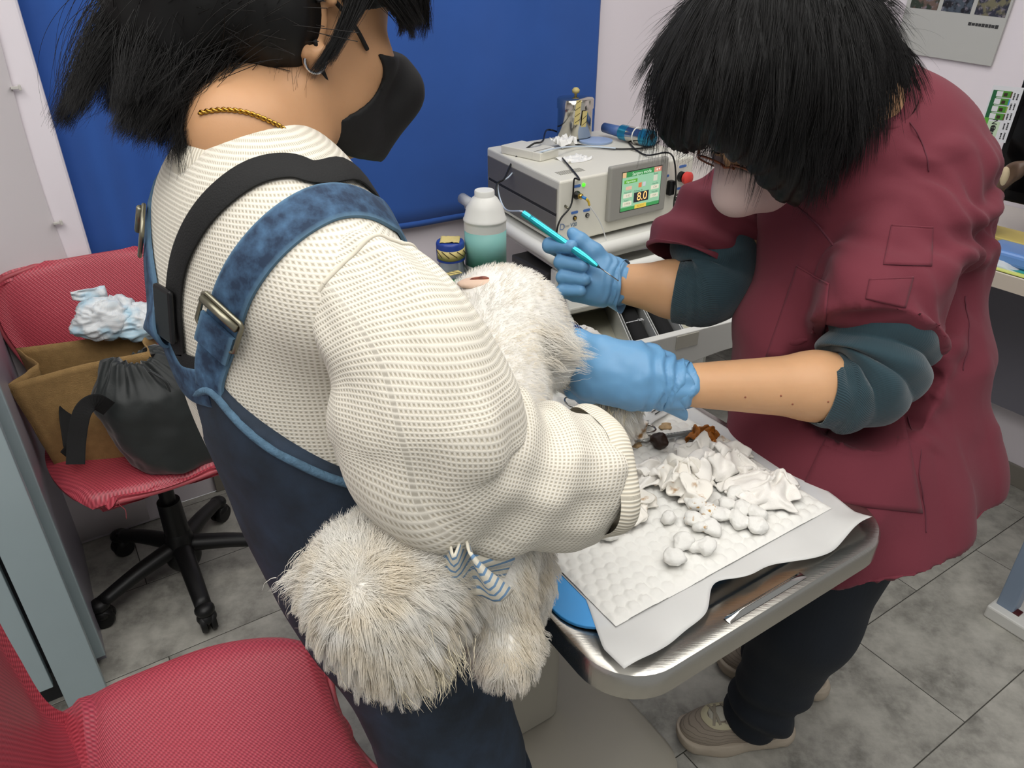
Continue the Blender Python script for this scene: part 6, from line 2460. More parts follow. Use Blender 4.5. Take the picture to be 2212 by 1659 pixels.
# shoes
SHW = mat('woman_shoe', '33332F', 0.6)
for k_1 in AN:
    c = k_1 * np.array([1, 1, 0])
    sh = Blob().cone(c - FW * 0.05 + Z_ * 0.045, c + FW * 0.12 + Z_ * 0.032, 0.045, 0.034, 0.02).cone(c + Z_ * 0.05, c + Z_ * 0.11, 0.045, 0.045, 0.03).plane(c + Z_ * 0.012, -Z_)
    so = obj('shoe', sh.mesh(0.006), SHW, wm)
    obj('sole', prism([(math.cos(t) * (0.135 if math.cos(t) > 0 else 0.10) + 0.035, math.sin(t) * 0.046) for t in np.linspace(0, 2 * math.pi, 24, endpoint=False)], (FW, -RT, Z_), c, 0.0, 0.016), mat('sole_pale', 'B8B4A8', 0.7), so, autos=40)

# crossbody strap, worn over the sweater
P, Nn = on_body(stree, [tuple(back_c + 0.02 * RT + Z_ * 0.02), (398, 780), (384, 700), (382, 630), (392, 565), (425, 490), (490, 415), (560, 372), (630, 362), (690, 378), tuple(NB + 0.10 * RT + 0.07 * FW - Z_ * 0.01), tuple(NB + 0.03 * RT + 0.15 * FW - Z_ * 0.15), tuple(HIP - 0.10 * RT + 0.13 * FW + Z_ * 0.2)], 90, 0.002)
cs_ = thing('crossbody_strap', 'black webbing strap with a slider buckle worn across the back of the cream sweater', 'strap', tuple(P[0]))
vf, uv = strip(P, Nn, 0.027, 0.0025)
obj('webbing', vf, WEB, cs_, autos=50)
iB = int(np.argmin(np.abs(P[:45, 2] - at(385, 620, 0.75)[2])))
tB, nB = nrm(P[iB + 1] - P[iB - 1]), Nn[iB]
sB = nrm(np.cross(tB, nB))
q = P[iB] + nB * 0.006 - sB * 0.006
obj('slider_buckle', box(q, (0.016, 0.026, 0.0035), (sB, tB, nB)), BLK, cs_, smooth=False, bevel=0.003)

# --- hair
HAIRB = mat('black_hair', '080706', 0.5, spec=0.35)
HAIRM = mat('black_hair_strand', '0A0807', 0.45, spec=0.35)
cap = Blob()
cap.ell(hd_(-0.018, 0, 0.058), (0.105, 0.086, 0.100), HR)
cap.ell(hd_(-0.060, 0, 0.010), (0.055, 0.072, 0.070), HR, k=0.03)
cap.ell(hd_(0.060, 0.02, 0.088), (0.055, 0.062, 0.045), HR, k=0.03)


def cap_cut(P, d):
    q = (P - HC.astype(np.float32)) @ HR.astype(np.float32)
    f, r, u = q[:, 0], q[:, 1], q[:, 2]
    lim = -0.055 + 0.055 * np.clip((f + 0.06) / 0.07, 0, 1) + 0.045 * np.clip((f - 0.02) / 0.06, 0, 1)
    lim = np.where(r > 0, np.maximum(lim, 0.040 - 2.5 * np.maximum(0, np.abs(f + 0.010) - 0.018)), lim)
    return np.maximum(d, lim - u)


V, F = cap.mesh(0.005, extra=cap_cut)
V = folds(V, F, lambda P: 0.002 * pnoise(P * [1, 1, 3], 60.0, 2.0))
hr = obj('hair', (V, F), HAIRB, wm)
Vc, Fc = V, F
tail_root = at(470, -40, 0.685)
P0, N0 = sample(Vc, Fc, 5000, 77)
ok_ = (np.linalg.norm(P0 - EAR, axis=1) > 0.060) & (((P0 - HC) @ Fh) < 0.03)
P0, N0 = P0[ok_], N0[ok_]
D = tail_root - P0
D = D - N0 * (D * N0).sum(1)[:, None]
D /= np.maximum(1e-6, np.linalg.norm(D, axis=1))[:, None]
strands('hair_strands', P0 + N0 * 0.0005, D + N0 * 0.06, np.full(len(P0), 0.05), HAIRM, wm, seg=6, bend=(0, 0, -1), droop=0.15, rad=0.0003, clump=12, clump_amt=0.5, seed=78)
# bunch of hair behind the head
rng = np.random.default_rng(3)
tailc = Blob()
pt0, pt1, pt2 = at(540, 0, 0.685), at(370, 30, 0.672), at(330, 150, 0.665)
tailc.cone(at(560, 20, 0.685), at(430, -20, 0.685), 0.062, 0.074, 0.04).cone(at(430, -20, 0.685), at(345, 110, 0.680), 0.074, 0.038, 0.04).cone(at(400, 60, 0.680), at(400, 190, 0.680), 0.046, 0.015, 0.04).cone(at(345, 110, 0.680), at(300, 170, 0.680), 0.042, 0.013, 0.03)
V, F = tailc.mesh(0.006)
V = folds(V, F, lambda P: 0.004 * pnoise(P * [1, 1, 0.25], 50.0, 1.0))
obj('gathered_hair', (V, F), HAIRB, hr)


def locks(name, n, r0, r1, m0, m1, e0, e1, jr, je, rad=0.00030, seed=0, seg=9, spread=0.5):
    g_ = np.random.default_rng(seed)
    s = g_.random(n)
    lk = np.round(s * 16) / 16 + g_.normal(size=n) * 0.02
    s2 = np.clip(lk, 0, 1)[:, None]
    s = s[:, None]
    root = r0 * (1 - s) + r1 * s + g_.normal(size=(n, 3)) * jr
    mid = m0 * (1 - s) + m1 * s + g_.normal(size=(n, 3)) * (jr * 0.8)
    lj = np.random.default_rng(seed + 7).normal(size=(40, 3)) * je
    end = e0 * (1 - s2) + e1 * s2 + lj[(s2[:, 0] * 16).astype(int)] + g_.normal(size=(n, 3)) * je * 0.35
    t = np.linspace(0, 1, seg)[None, :, None]
    path = root[:, None] * (1 - t) ** 2 + 2 * mid[:, None] * t * (1 - t) + end[:, None] * t ** 2
    return strands(name, root, mid - root, np.ones(n), HAIRM, wm, seg=seg, rad=rad, path=path)


locks('hair_strands', 9000, at(560, -60, 0.672), at(430, -110, 0.685), at(250, -60, 0.660), at(430, 60, 0.672), at(195, 205, 0.665), at(392, 300, 0.660), 0.030, 0.014, 0.00032, 1)
locks('hair_strands', 1600, at(470, 20, 0.665), at(560, 40, 0.670), at(400, 120, 0.660), at(460, 130, 0.660), at(300, 235, 0.665), at(395, 285, 0.660), 0.020, 0.012, 0.00032, 2)
# nape wisps and side locks
locks('hair_strands', 70, hd_(-0.085, 0.04, -0.02), hd_(-0.02, 0.080, -0.035), hd_(-0.085, 0.05, -0.07), hd_(-0.02, 0.086, -0.07), hd_(-0.08, 0.05, -0.10), hd_(0.0, 0.082, -0.12), 0.006, 0.016, 0.00009, 3)
locks('hair_strands', 500, hd_(0.01, 0.084, 0.06), hd_(0.05, 0.080, 0.08), hd_(0.015, 0.094, 0.02), hd_(0.03, 0.09, 0.03), hd_(-0.012, 0.092, -0.045), hd_(0.004, 0.090, -0.02), 0.004, 0.004, 0.00025, 4)
locks('hair_strands', 1500, hd_(0.00, 0.080, 0.07), hd_(0.07, 0.055, 0.115), hd_(0.06, 0.096, 0.028), hd_(0.115, 0.06, 0.075), hd_(0.085, 0.075, 0.022), hd_(0.125, 0.03, 0.035), 0.006, 0.006, 0.0003, 5)

# =================================================================== person in scrubs
SKIN2 = skin_mat('skin_light', 'CE9F76')
dm = thing('person', 'bending person in a maroon scrub top and blue gloves working over the dog', 'person', (0.56, 1.06, 0.0))
ey_ = math.atan2(-0.5, -0.85)
dp_ = math.radians(60)
Fx = np.array([math.cos(ey_), math.sin(ey_), 0])
Fd = Fx * math.cos(dp_) - Z_ * math.sin(dp_)
Ud = Fx * math.sin(dp_) + Z_ * math.cos(dp_)
Rd = np.cross(Fd, Ud)                                  # her right, away from the lens
DR = np.array([Fd, Rd, Ud]).T
DC = at(1650, 205, 1.01)


def dh(f, r, u):
    return DC + f * Fd + r * Rd + u * Ud


sk2 = Blob()
sk2.ell(dh(-0.010, 0, 0.030), (0.096, 0.076, 0.098), DR)
sk2.ell(dh(0.036, 0, -0.045), (0.066, 0.062, 0.078), DR, k=0.03)
sk2.ell(dh(0.064, 0, -0.092), (0.032, 0.034, 0.026), DR, k=0.03)
for sgn in (-1, 1):
    sk2.cone(dh(0.0, sgn * 0.058, -0.065), dh(0.06, sgn * 0.024, -0.10), 0.018, 0.016, 0.03)
    sk2.ell(dh(0.070, sgn * 0.030, -0.018), (0.022, 0.026, 0.020), DR, k=0.02)
sk2.cone(dh(0.093, 0, -0.006), dh(0.113, 0, -0.038), 0.009, 0.013, 0.014)
for sgn in (-1, 1):
    sk2.ell(dh(0.092, sgn * 0.032, 0.002), (0.012, 0.017, 0.010), DR, k=0.008, op='sub')
b2 = Blob()
b2.p = list(sk2.p)
DNB = at(1840, 215, 1.08)
b2.cone(dh(-0.03, 0, -0.06), DNB, 0.056, 0.060, 0.04)
# torso core, arms
CH = at(1880, 450, 1.20)
HP = np.array([0.625, 1.06, 0.80])
b2.cone(DNB - Z_ * 0.04, CH, 0.07, 0.12, 0.05).cone(CH, HP, 0.12, 0.13, 0.05)
DSL, DEL, DWL = at(2010, 430, 1.13), at(1875, 835, 1.07), at(1455, 832, 1.05)
DSR, DER, DWR = at(1665, 440, 1.30), at(1520, 632, 1.30), at(1335, 612, 1.345)
b2.cone(CH, DSL, 0.10, 0.06, 0.05).cone(CH, DSR, 0.10, 0.06, 0.05)
b2.cone(DSL, DEL, 0.05, 0.046, 0.02)
fm = DEL * 0.72 + DWL * 0.28
b2.cone(DEL, fm, 0.046, 0.0475, 0.02).cone(fm, DWL, 0.0475, 0.029, 0.02)
fr_m = DER * 0.65 + DWR * 0.35
b2.cone(DSR, DER, 0.05, 0.046, 0.02).cone(DER, fr_m, 0.046, 0.049, 0.02).cone(fr_m, DWR, 0.049, 0.034, 0.02)
vf_b2 = b2.mesh(0.0055)
obj('body', vf_b2, SKIN2, dm)
for sgn in (-1, 1):
    e = obj('eye', Blob().ell(dh(0.077, sgn * 0.032, 0.0), (0.012, 0.013, 0.008), DR).mesh(0.003), EYEW, dm)
    obj('iris', Blob().ell(dh(0.0875, sgn * 0.032, -0.002), (0.003, 0.006, 0.006), DR).mesh(0.0018), mat('iris_dark', '1B120C', 0.15), e)
    obj('ear', Blob().ell(dh(-0.012, sgn * 0.080, -0.012), (0.018, 0.008, 0.030), DR).ell(dh(-0.008, sgn * 0.086, -0.010), (0.008, 0.006, 0.018), DR, op='sub', k=0.004).mesh(0.003), SKIN2, dm)
# moles on the near forearm
btree2 = bvh_of(vf_b2)
for px, py in ((1687, 855), (1712, 873), (1789, 868), (1610, 858)):
    h_ = hit(btree2, px, py)
    if h_ is not None:
        obj('mole', Blob().ell(h_[0], (0.0014, 0.0014, 0.0014)).mesh(0.0006, pad=0.003), mat('mole_brown', '8A4E3A', 0.6), dm)
# mask and glasses
b3 = Blob()
b3.p = list(sk2.p)


def dmask(f, r, u):
    return dh(f - 0.004, r, u - 0.010)


V, F = b3.mesh(0.0035, extra=mask_mesh(sk2, dmask, DR, 0.006), pad=0.035)
V = relax(V, F, 2)
dk = obj('face_mask', (V, F), mat('pink_mask', 'CDB4AE', 0.75, bump=0.08, bscale=300), dm)
FRM = mat('brown_frame', '8A4A2C', 0.3)
gl = obj('glasses', join(*[tube(np.array([dh(0.104 - 0.25 * abs(x - sgn * 0.0) * 0.2, sgn * 0.033 + 0.024 * math.cos(t), -0.004 + 0.019 * math.sin(t)) for t in np.linspace(0, 2 * math.pi, 26) for x in (0.02,)]), 0.0016, 8, caps=False) for sgn in (-1, 1)],
                           tube(np.array([dh(0.103, -0.010, 0.0), dh(0.107, 0, 0.003), dh(0.103, 0.010, 0.0)]), 0.0016, 8),
                           *[tube(np.array([dh(0.100, sgn * 0.058, 0.002), dh(0.06, sgn * 0.074, 0.002), dh(-0.01, sgn * 0.080, 0.0)]), 0.0018, 8) for sgn in (-1, 1)]), FRM, dm)
for sgn in (-1, 1):
    obj('lens', lathe([(0.0005, 0), (0.0235, 0), (0.0235, 0.001), (0.0005, 0.001)], dh(0.102, sgn * 0.033, -0.004), Fd, 24), mat('lens_glass', 'F4F6F6', 0.02, trans=1.0, ior=1.05, alpha=0.35), gl)

# --- scrub top
SCR = mat('maroon_cotton', '6E2F3A', 0.85, bump=0.1, bscale=700, var=0.04, vscale=5, sheen=0.06, spec=0.3)
st = Blob()
st.ell(CH + np.array([0.005, 0.0, 0.0]), (0.15, 0.165, 0.19))
st.cone(at(1965, 340, 1.16), at(1985, 520, 1.22), 0.095, 0.105, 0.05)
st.cone(DNB - Z_ * 0.055, CH, 0.082, 0.13, 0.05)
st.cone(at(1915, 210, 1.12), at(1995, 335, 1.16), 0.050, 0.080, 0.05)
st.cone(at(1800, 560, 1.24), at(1790, 800, 1.27), 0.130, 0.150, 0.06)
st.cone(at(1975, 600, 1.26), at(1925, 800, 1.25), 0.100, 0.132, 0.06)
st.cone(at(1790, 800, 1.27), at(1800, 1010, 1.25), 0.150, 0.165, 0.06)
st.cone(at(1925, 800, 1.25), at(1932, 1020, 1.27), 0.133, 0.136, 0.06)
st.cone(at(1932, 1020, 1.27), at(1915, 1180, 1.27), 0.138, 0.138, 0.06)
st.cone(at(1800, 1010, 1.25), at(1830, 1180, 1.24), 0.165, 0.165, 0.06)
st.plane(np.array([0.6, 1.05, 0.775]), np.array([0.22, 0.02, -1.0]))
# head and neck opening
st.ell(dh(0.0, 0, -0.02), (0.135, 0.115, 0.15), DR, op='sub', k=0.02)
st.cone(dh(-0.03, 0, -0.06), DNB + nrm(DNB - DC) * 0.015, 0.072, 0.075, 0.015, op='sub')
# sleeves
st.cone(at(1995, 425, 1.115), at(1900, 665, 1.060), 0.094, 0.088, 0.018)
st.cone(at(1900, 665, 1.060), at(1883, 735, 1.055), 0.088, 0.092, 0.015)
e_d = nrm(DEL - DSL)
e_p = at(1886, 733, 1.065)


def sleeve_cut(P, d):
    """hems of both sleeves, cut square to the arm near the elbow only"""
    c1_ = (P - e_p.astype(np.float32)) @ nrm(e_d + 0.25 * np.array([0.5, -0.2, 0.2])).astype(np.float32)
    m1 = np.sqrt(((P - at(1880, 770, 1.065).astype(np.float32)) ** 2).sum(1)) < 0.135
    d = np.where(m1, np.maximum(d, c1_), d)
    return d


V, F = st.mesh(0.0055, extra=sleeve_cut)
fold_dirs = [(nrm(DEL - DSL), 0)]


def rdg(x, p=0.75):
    s_ = np.sin(x)
    return np.sign(s_) * np.abs(s_) ** p


def scrub_folds(P):
    w = np.clip((P[:, 2] - 0.82) / 0.2, 0, 1)
    n5 = pnoise(P, 5.0, 2.0)
    n9 = pnoise(P, 9.0, 3.0)
    # drape lines running from the neck down across the chest
    s = (P - DNB) @ nrm(np.array([0.80, 0.15, -0.30]))
    t_ = (P - DNB) @ nrm(np.array([-0.3, 0.0, -1.0]))
    d1 = 0.014 * rdg(40 * s + 4.5 * n5) * np.clip(t_ / 0.12, 0, 1) * w
    # sleeve folds, square to the near upper arm and pulled towards the armpit
    ax = nrm(DEL - DSL)
    rel = P - DSL
    al = rel @ ax
    pe = rel - al[:, None] * ax
    near_ = np.exp(-(np.linalg.norm(pe, axis=1) / 0.125) ** 4) * np.clip((al + 0.08) / 0.08, 0, 1) * (al < 0.36)
    sd_ = pe @ nrm(np.array([-0.8, -0.3, 0.5]))
    d2 = 0.012 * near_ * rdg(62 * al - 34 * sd_ + 5 * n9) * (0.7 + 0.9 * np.abs(n5)) + 0.004 * near_ * rdg(150 * al + 60 * sd_ + 8 * n9)
    # long soft folds in the skirt, a few pulls at the waist
    lo = np.clip((1.0 - P[:, 2]) / 0.15, 0, 1)
    ang = np.arctan2(P[:, 1] - HP[1], P[:, 0] - HP[0])
    d3 = 0.009 * lo * rdg(8 * ang + 3 * n5)
    back_ = np.clip(((P - CH) @ np.array([0.95, 0.2, 0.0]) - 0.02) / 0.08, 0, 1)
    d4 = 0.009 * back_ * rdg(34 * P[:, 2] + 14 * P[:, 0] + 5 * n5) * (0.4 + np.abs(n9))
    return d1 * (1 - near_) * (1 - back_) + d2 + d3 + d4 * (1 - near_ * 0.5) + 0.005 * n9


V = folds(V, F, scrub_folds)
vf_st = (V, F)
sc_top = obj('scrub_top', vf_st, SCR, dm)
# far sleeve
P = spline([at(1675, 430, 1.30), at(1600, 445, 1.305), at(1545, 490, 1.31), at(1500, 540, 1.31), at(1490, 560, 1.31)], 40)
Rr = np.interp(np.linspace(0, 1, 40), [0, 0.3, 0.8, 1], [0.085, 0.085, 0.078, 0.080])
T, U, W = frames(P)
G = np.zeros((64, 40, 3))
for i in range(64):
    th = 2 * math.pi * i / 64
    for j in range(40):
        f = 0.007 * math.sin(j * 0.55 + 2.5 * math.sin(th)) * min(1, (39 - j) / 8) + 0.006 * mnoise.noise((2 * math.cos(th), 2 * math.sin(th), j * 0.12))
        G[i, j] = P[j] + (math.cos(th) * U[j] + math.sin(th) * W[j]) * (Rr[j] + f)
obj('sleeve', gridmesh(G, closed_u=True), SCR, sc_top, solid=0.002)
t2 = bvh_of(vf_st)


def seam(pix, name='seam', r=0.0009, par=sc_top, m_=None):
    P, Nn = on_body(t2, pix, 50, 0.0006)
    return obj(name, tube(P, r, 6), m_ or mat('seam_maroon', '5E2A36', 0.85), par)


seam([(1905, 208), (1935, 240), (1965, 265), (1990, 305), (2002, 340), (2006, 370)])
seam([(2085, 640), (2092, 720), (2080, 800)])
seam([(1962, 900), (1985, 1020), (1998, 1100), (2000, 1150)])
seam([(1700, 430), (1760, 480), (1800, 530)], r=0.0016)
# neck band
pts = []
for k in range(30):
    t = k / 29
    pts.append(t)
nb_pts = []
axn = nrm(DNB - dh(-0.03, 0, -0.06))
u_, w_ = perp(axn)
for k in range(44):
    t = 2 * math.pi * k / 44
    nb_pts.append(DNB + axn * 0.004 + (u_ * math.cos(t) + w_ * math.sin(t)) * 0.088)
ring = np.array([near(t2, p)[0] for p in nb_pts])
for _ in range(4):
    ring = (np.roll(ring, 1, 0) + 2 * ring + np.roll(ring, -1, 0)) / 4
T = np.roll(ring, -1, 0) - np.roll(ring, 1, 0)
T /= np.linalg.norm(T, axis=1)[:, None]
outv = ring - DNB
outv -= axn * (outv @ axn)[:, None]
outv /= np.maximum(1e-6, np.linalg.norm(outv, axis=1))[:, None]
prof = [(0.004, 0.014), (0.006, 0.0), (0.003, -0.018), (-0.002, -0.022), (-0.005, -0.018), (-0.004, 0.0), (-0.003, 0.014)]
G = np.array([[ring[i] + outv[i] * a + axn * b for a, b in prof] for i in range(44)])
obj('neck_band', gridmesh(G, closed_u=True), SCR, sc_top, subsurf=1)
lp = hit(t2, 1915, 112)
if lp is None:
    lp = (at(1905, 110, 1.14), Z_)
q = lp[0]
obj('hanging_loop', tube(spline([q, at(1925, 98, 1.16), at(1940, 108, 1.17), at(1930, 105, 1.165)], 16), 0.003, 8), SCR, sc_top)
# pockets: stitched panels lying on the cloth
def pocket(quad, name='pocket', lift=0.0012, nu=14, nv=14):
    G = patch(t2, quad, nu, nv, lift)
    o = obj(name, slab(G, 0.0016), SCR, sc_top)
    edge = np.vstack([G[:, 0], G[-1, 1:], G[::-1, -1][1:], G[0, ::-1][1:]])
    obj('stitching', tube(edge, 0.0005, 5, caps=False), mat('seam_maroon', '5E2A36', 0.85), o)
    top = G[:, 0]
    obj('pocket_hem', tube(top, 0.0016, 8), SCR, o)
    return o


pocket([(1925, 488), (2015, 492), (2012, 575), (1908, 572)], 'sleeve_pocket')
pocket([(1878, 605), (1972, 600), (1955, 665), (1870, 645)], 'sleeve_patch')
pocket([(1722, 575), (1792, 615), (1775, 775), (1655, 770)], 'chest_pocket', nu=16, nv=16)
pocket([(1790, 932), (1952, 892), (1992, 1108), (1720, 1080)], 'lower_pocket', nu=18, nv=18)

# --- teal undershirt sleeves
TEALK = bpy.data.materials.new('teal_jersey')
TEALK.use_nodes = True
g = N(TEALK)
g.b.inputs['Base Color'].default_value = lin('1E3942')
g.b.inputs['Roughness'].default_value = 0.85
g.b.inputs['Sheen Weight'].default_value = 0.3
uvn = g.new('ShaderNodeUVMap', uv_map='UVMap')
sx = g.new('ShaderNodeSeparateXYZ')
g.link(uvn.outputs[0], sx.inputs[0])
hh = g.math('SINE', g.math('MULTIPLY', sx.outputs[0], 2 * math.pi / 0.0034))
hh = g.math('MULTIPLY', hh, sx.outputs[1])
g.link(g.bump(hh, 0.45, 0.0015), g.b.inputs['Normal'])


def rumpled(path, n, seg, rings, amp, name, rib_from, par=dm):
    S = spline([list(p) + [r] for p, r in path], n)
    P, R_ = S[:, :3], S[:, 3]
    T, U, W = frames(P)
    G = np.zeros((seg, n, 3))
    uv = np.zeros((seg, n, 2))
    for i in range(seg):
        th = 2 * math.pi * i / seg
        for j in range(n):
            t = j / (n - 1)
            f = 0
            if t < rib_from + 0.1:
                ph = rings * 2 * math.pi * t + 1.1 * math.sin(th + 0.8) + 0.7 * math.sin(2 * th)
                f = amp * (abs(math.sin(ph / 2)) - 0.5) * (1.25 - t)
            f += 0.3 * amp * mnoise.noise((2 * math.cos(th), 2 * math.sin(th), t * 6))
            G[i, j] = P[j] + (math.cos(th) * U[j] + math.sin(th) * W[j]) * (R_[j] + f)
            uv[i, j] = (th * R_[j], 1.0 if t > rib_from else 0.12)
    return obj(name, gridmesh(G, closed_u=True), TEALK, par, uv=uv.reshape(-1, 2), solid=0.003)


rumpled([(at(1915, 690, 1.075), 0.070), (at(1893, 750, 1.070), 0.074), (at(1872, 805, 1.068), 0.073), (at(1835, 840, 1.065), 0.063), (at(1795, 846, 1.062), 0.0515), (at(1768, 843, 1.060), 0.049)], 90, 72, 5.0, 0.014, 'undershirt_sleeve', 0.62)
rumpled([(at(1545, 500, 1.31), 0.070), (at(1545, 560, 1.31), 0.073), (at(1538, 600, 1.308), 0.072), (at(1510, 626, 1.305), 0.066), (at(1480, 630, 1.308), 0.0575), (at(1462, 628, 1.312), 0.0545)], 60, 64, 3.0, 0.008, 'undershirt_sleeve', 0.6)

# --- gloves
GLV = mat('blue_nitrile', '6A9DC6', 0.42, bump=0.06, bscale=120, sss=0.05)
# near (left) hand pinching the dog's hind leg
gl1 = Blob()
hd1 = nrm(at(1330, 800, 1.06) - DWL)
gl1.cone(DWL + nrm(DEL - DWL) * 0.010, at(1395, 818, 1.05), 0.0345, 0.040, 0.02)
pl1 = at(1325, 806, 1.055)
gl1.cone(at(1395, 818, 1.05), pl1, 0.038, 0.036, 0.025)
gl1.cone(at(1370, 790, 1.045), at(1300, 790, 1.05), 0.033, 0.030, 0.02)
gl1.cone(at(1345, 830, 1.05), at(1275, 825, 1.06), 0.032, 0.028, 0.02)
# thumb over the top
gl1.chain([at(1360, 775, 1.035), at(1300, 752, 1.045), at(1250, 735, 1.065), at(1215, 725, 1.085)], [0.019, 0.0165, 0.0145, 0.011], 0.012)
# fingers from below, curled round the leg
gl1.chain([at(1300, 800, 1.055), at(1245, 798, 1.07), at(1205, 790, 1.085), at(1190, 775, 1.10)], [0.0165, 0.0128, 0.0115, 0.0095], 0.006)
gl1.chain([at(1295, 822, 1.06), at(1238, 822, 1.08), at(1205, 808, 1.10), at(1196, 788, 1.115)], [0.016, 0.0132, 0.0118, 0.0095], 0.009)
gl1.chain([at(1290, 838, 1.07), at(1240, 842, 1.09), at(1214, 826, 1.115), at(1208, 803, 1.13)], [0.015, 0.0125, 0.011, 0.009], 0.009)
gl1.chain([at(1300, 850, 1.075), at(1262, 858, 1.10), at(1240, 842, 1.125), at(1230, 820, 1.14)], [0.014, 0.0115, 0.010, 0.0085], 0.009)
V, F = gl1.mesh(0.0042)


def cuff_wr(P, a, b):
    ax = nrm(b - a)
    t = (P - a) @ ax
    L_ = np.linalg.norm(b - a)
    w = np.clip((t + 0.005) / 0.03, 0, 1) * np.clip((L_ + 0.02 - t) / 0.02, 0, 1)
    q = P - a
    return 0.0042 * w * np.sin(t * 330 + 9 * pnoise(P, 22.0, 3.0)) * (0.5 + 0.8 * np.abs(pnoise(P, 16.0, 9.0))) + 0.0012 * pnoise(P, 70.0, 2.0)


V = folds(V, F, lambda P: cuff_wr(P, at(1360, 815, 1.05), DWL + nrm(DEL - DWL) * 0.02))
obj('glove', (V, F), GLV, dm)
# loose cuff edge
P0c = DWL + nrm(DEL - DWL) * 0.002
S = [(P0c - nrm(DEL - DWL) * 0.02, 0.034), (P0c, 0.0355), (P0c + nrm(DEL - DWL) * 0.012, 0.0365)]
axc = nrm(DEL - DWL)
uc, wc = perp(axc)
G = np.zeros((64, 10, 3))
for i in range(64):
    th = 2 * math.pi * i / 64
    pt = (wc * math.sin(th) + uc * math.cos(th))
    droop = max(0, -pt[2]) ** 6 * 0.020
    for j in range(10):
        t = j / 9
        G[i, j] = P0c + axc * (-0.020 + 0.034 * t + 0.006 * t * math.sin(4 * th)) + pt * (0.035 + 0.002 * math.sin(9 * th) * t + droop * t)
obj('glove_cuff', gridmesh(G, closed_u=True), GLV, dm, solid=0.0008)
# far (right) hand holding the pen
g2 = Blob()
g2.cone(DWR + nrm(DER - DWR) * 0.005, at(1300, 608, 1.345), 0.038, 0.040, 0.02)
g2.cone(at(1302, 590, 1.345), at(1262, 575, 1.345), 0.036, 0.030, 0.02)
g2.cone(at(1295, 620, 1.345), at(1245, 622, 1.345), 0.034, 0.026, 0.02)
# fingers: knuckle out to the left, tips curling back to the right, nearer the lens
g2.chain([at(1270, 560, 1.36), at(1215, 543, 1.355), at(1188, 530, 1.335), at(1234, 533, 1.300)], [0.017, 0.0145, 0.0142, 0.0118], 0.004)
g2.chain([at(1262, 588, 1.36), at(1218, 574, 1.35), at(1212, 566, 1.325), at(1260, 575, 1.295)], [0.016, 0.0138, 0.0132, 0.0112], 0.0035)
g2.chain([at(1258, 608, 1.36), at(1220, 602, 1.35), at(1216, 599, 1.325), at(1264, 604, 1.300)], [0.015, 0.0130, 0.0124, 0.0105], 0.0035)
g2.chain([at(1258, 630, 1.36), at(1220, 630, 1.35), at(1214, 628, 1.33), at(1256, 629, 1.305)], [0.014, 0.0120, 0.0112, 0.0092], 0.0035)
g2.chain([at(1312, 582, 1.335), at(1282, 545, 1.325), at(1252, 520, 1.325), at(1238, 505, 1.33)], [0.020, 0.017, 0.0145, 0.0118], 0.008)
V, F = g2.mesh(0.0033)
V = folds(V, F, lambda P: cuff_wr(P, at(1302, 606, 1.345), DWR + nrm(DER - DWR) * 0.02) * 0.7)
obj('glove', (V, F), GLV, dm)
P0c = DWR
axc = nrm(DER - DWR)
uc, wc = perp(axc)
G = np.zeros((56, 10, 3))
for i in range(56):
    th = 2 * math.pi * i / 56
    pt = (wc * math.sin(th) + uc * math.cos(th))
    droop = max(0, -pt[2]) ** 4 * 0.012
    for j in range(10):
        t = j / 9
        G[i, j] = P0c + axc * (-0.022 + 0.032 * t + 0.004 * t * math.sin(3 * th + 1)) + pt * (0.039 + 0.004 * t + 0.0015 * math.sin(8 * th) * t + droop * t)
obj('glove_cuff', gridmesh(G, closed_u=True), GLV, dm, solid=0.0008)

# turquoise laser pen
pe0, pe1, pe2 = at(1131, 461, 1.34), at(1291, 575, 1.275), at(1336, 607, 1.262)
pd_ = nrm(pe1 - pe0)
L = np.linalg.norm(pe1 - pe0)
pen = thing('laser_pen', 'turquoise metal laser pen with a thin steel needle held in the far glove', 'pen', pe0)
CY = mat('turquoise_anodised', '3FBFD0', 0.22, 0.75)
obj('barrel', lathe([(0.001, 0.0), (0.0062, 0.0), (0.0064, 0.014), (0.0056, 0.016), (0.0062, 0.018), (0.0066, 0.03), (0.0066, L * 0.62), (0.0062, L * 0.64), (0.0068, L * 0.66), (0.0062, L * 0.68), (0.0068, L * 0.70), (0.0072, L * 0.76), (0.0068, L * 0.85), (0.0046, L * 0.97), (0.0030, L), (0.001, L)], pe0, pd_, 28), CY, pen, autos=50)
obj('collet', cyl(pe1 - pd_ * 0.001, pe1 + pd_ * 0.004, 0.0028, 0.0016, 16), mat('dark_collet', '1E3E44', 0.4), pen)
obj('needle_tip', cyl(pe1, pe2, 0.0011, 0.0009, 12), CHROME, pen)

# --- trousers, shoes
PANT = mat('navy_denim', '151C25', 0.8, bump=0.2, bscale=250, var=0.2, vscale=12, stretch=(1, 1, 0.2))
pt_ = Blob()
pt_.ell(HP + Z_ * 0.02, (0.15, 0.15, 0.14))
L_hip, L_kn, L_an = np.array([0.60, 1.02, 0.76]), np.array([0.565, 1.015, 0.46]), at(1640, 1535, 1.63)
R_hip, R_kn, R_an = np.array([0.66, 1.14, 0.76]), np.array([0.63, 1.18, 0.46]), np.array([0.64, 1.24, 0.12])
pt_.chain([L_hip, L_kn, L_an], [0.115, 0.090, 0.067], 0.05)
pt_.chain([R_hip, R_kn, R_an], [0.115, 0.098, 0.080], 0.05)
pt_.plane(np.array([0.56, 1.06, 0.055]), np.array([-0.25, 0.1, -1.0]))
V, F = pt_.mesh(0.0065)


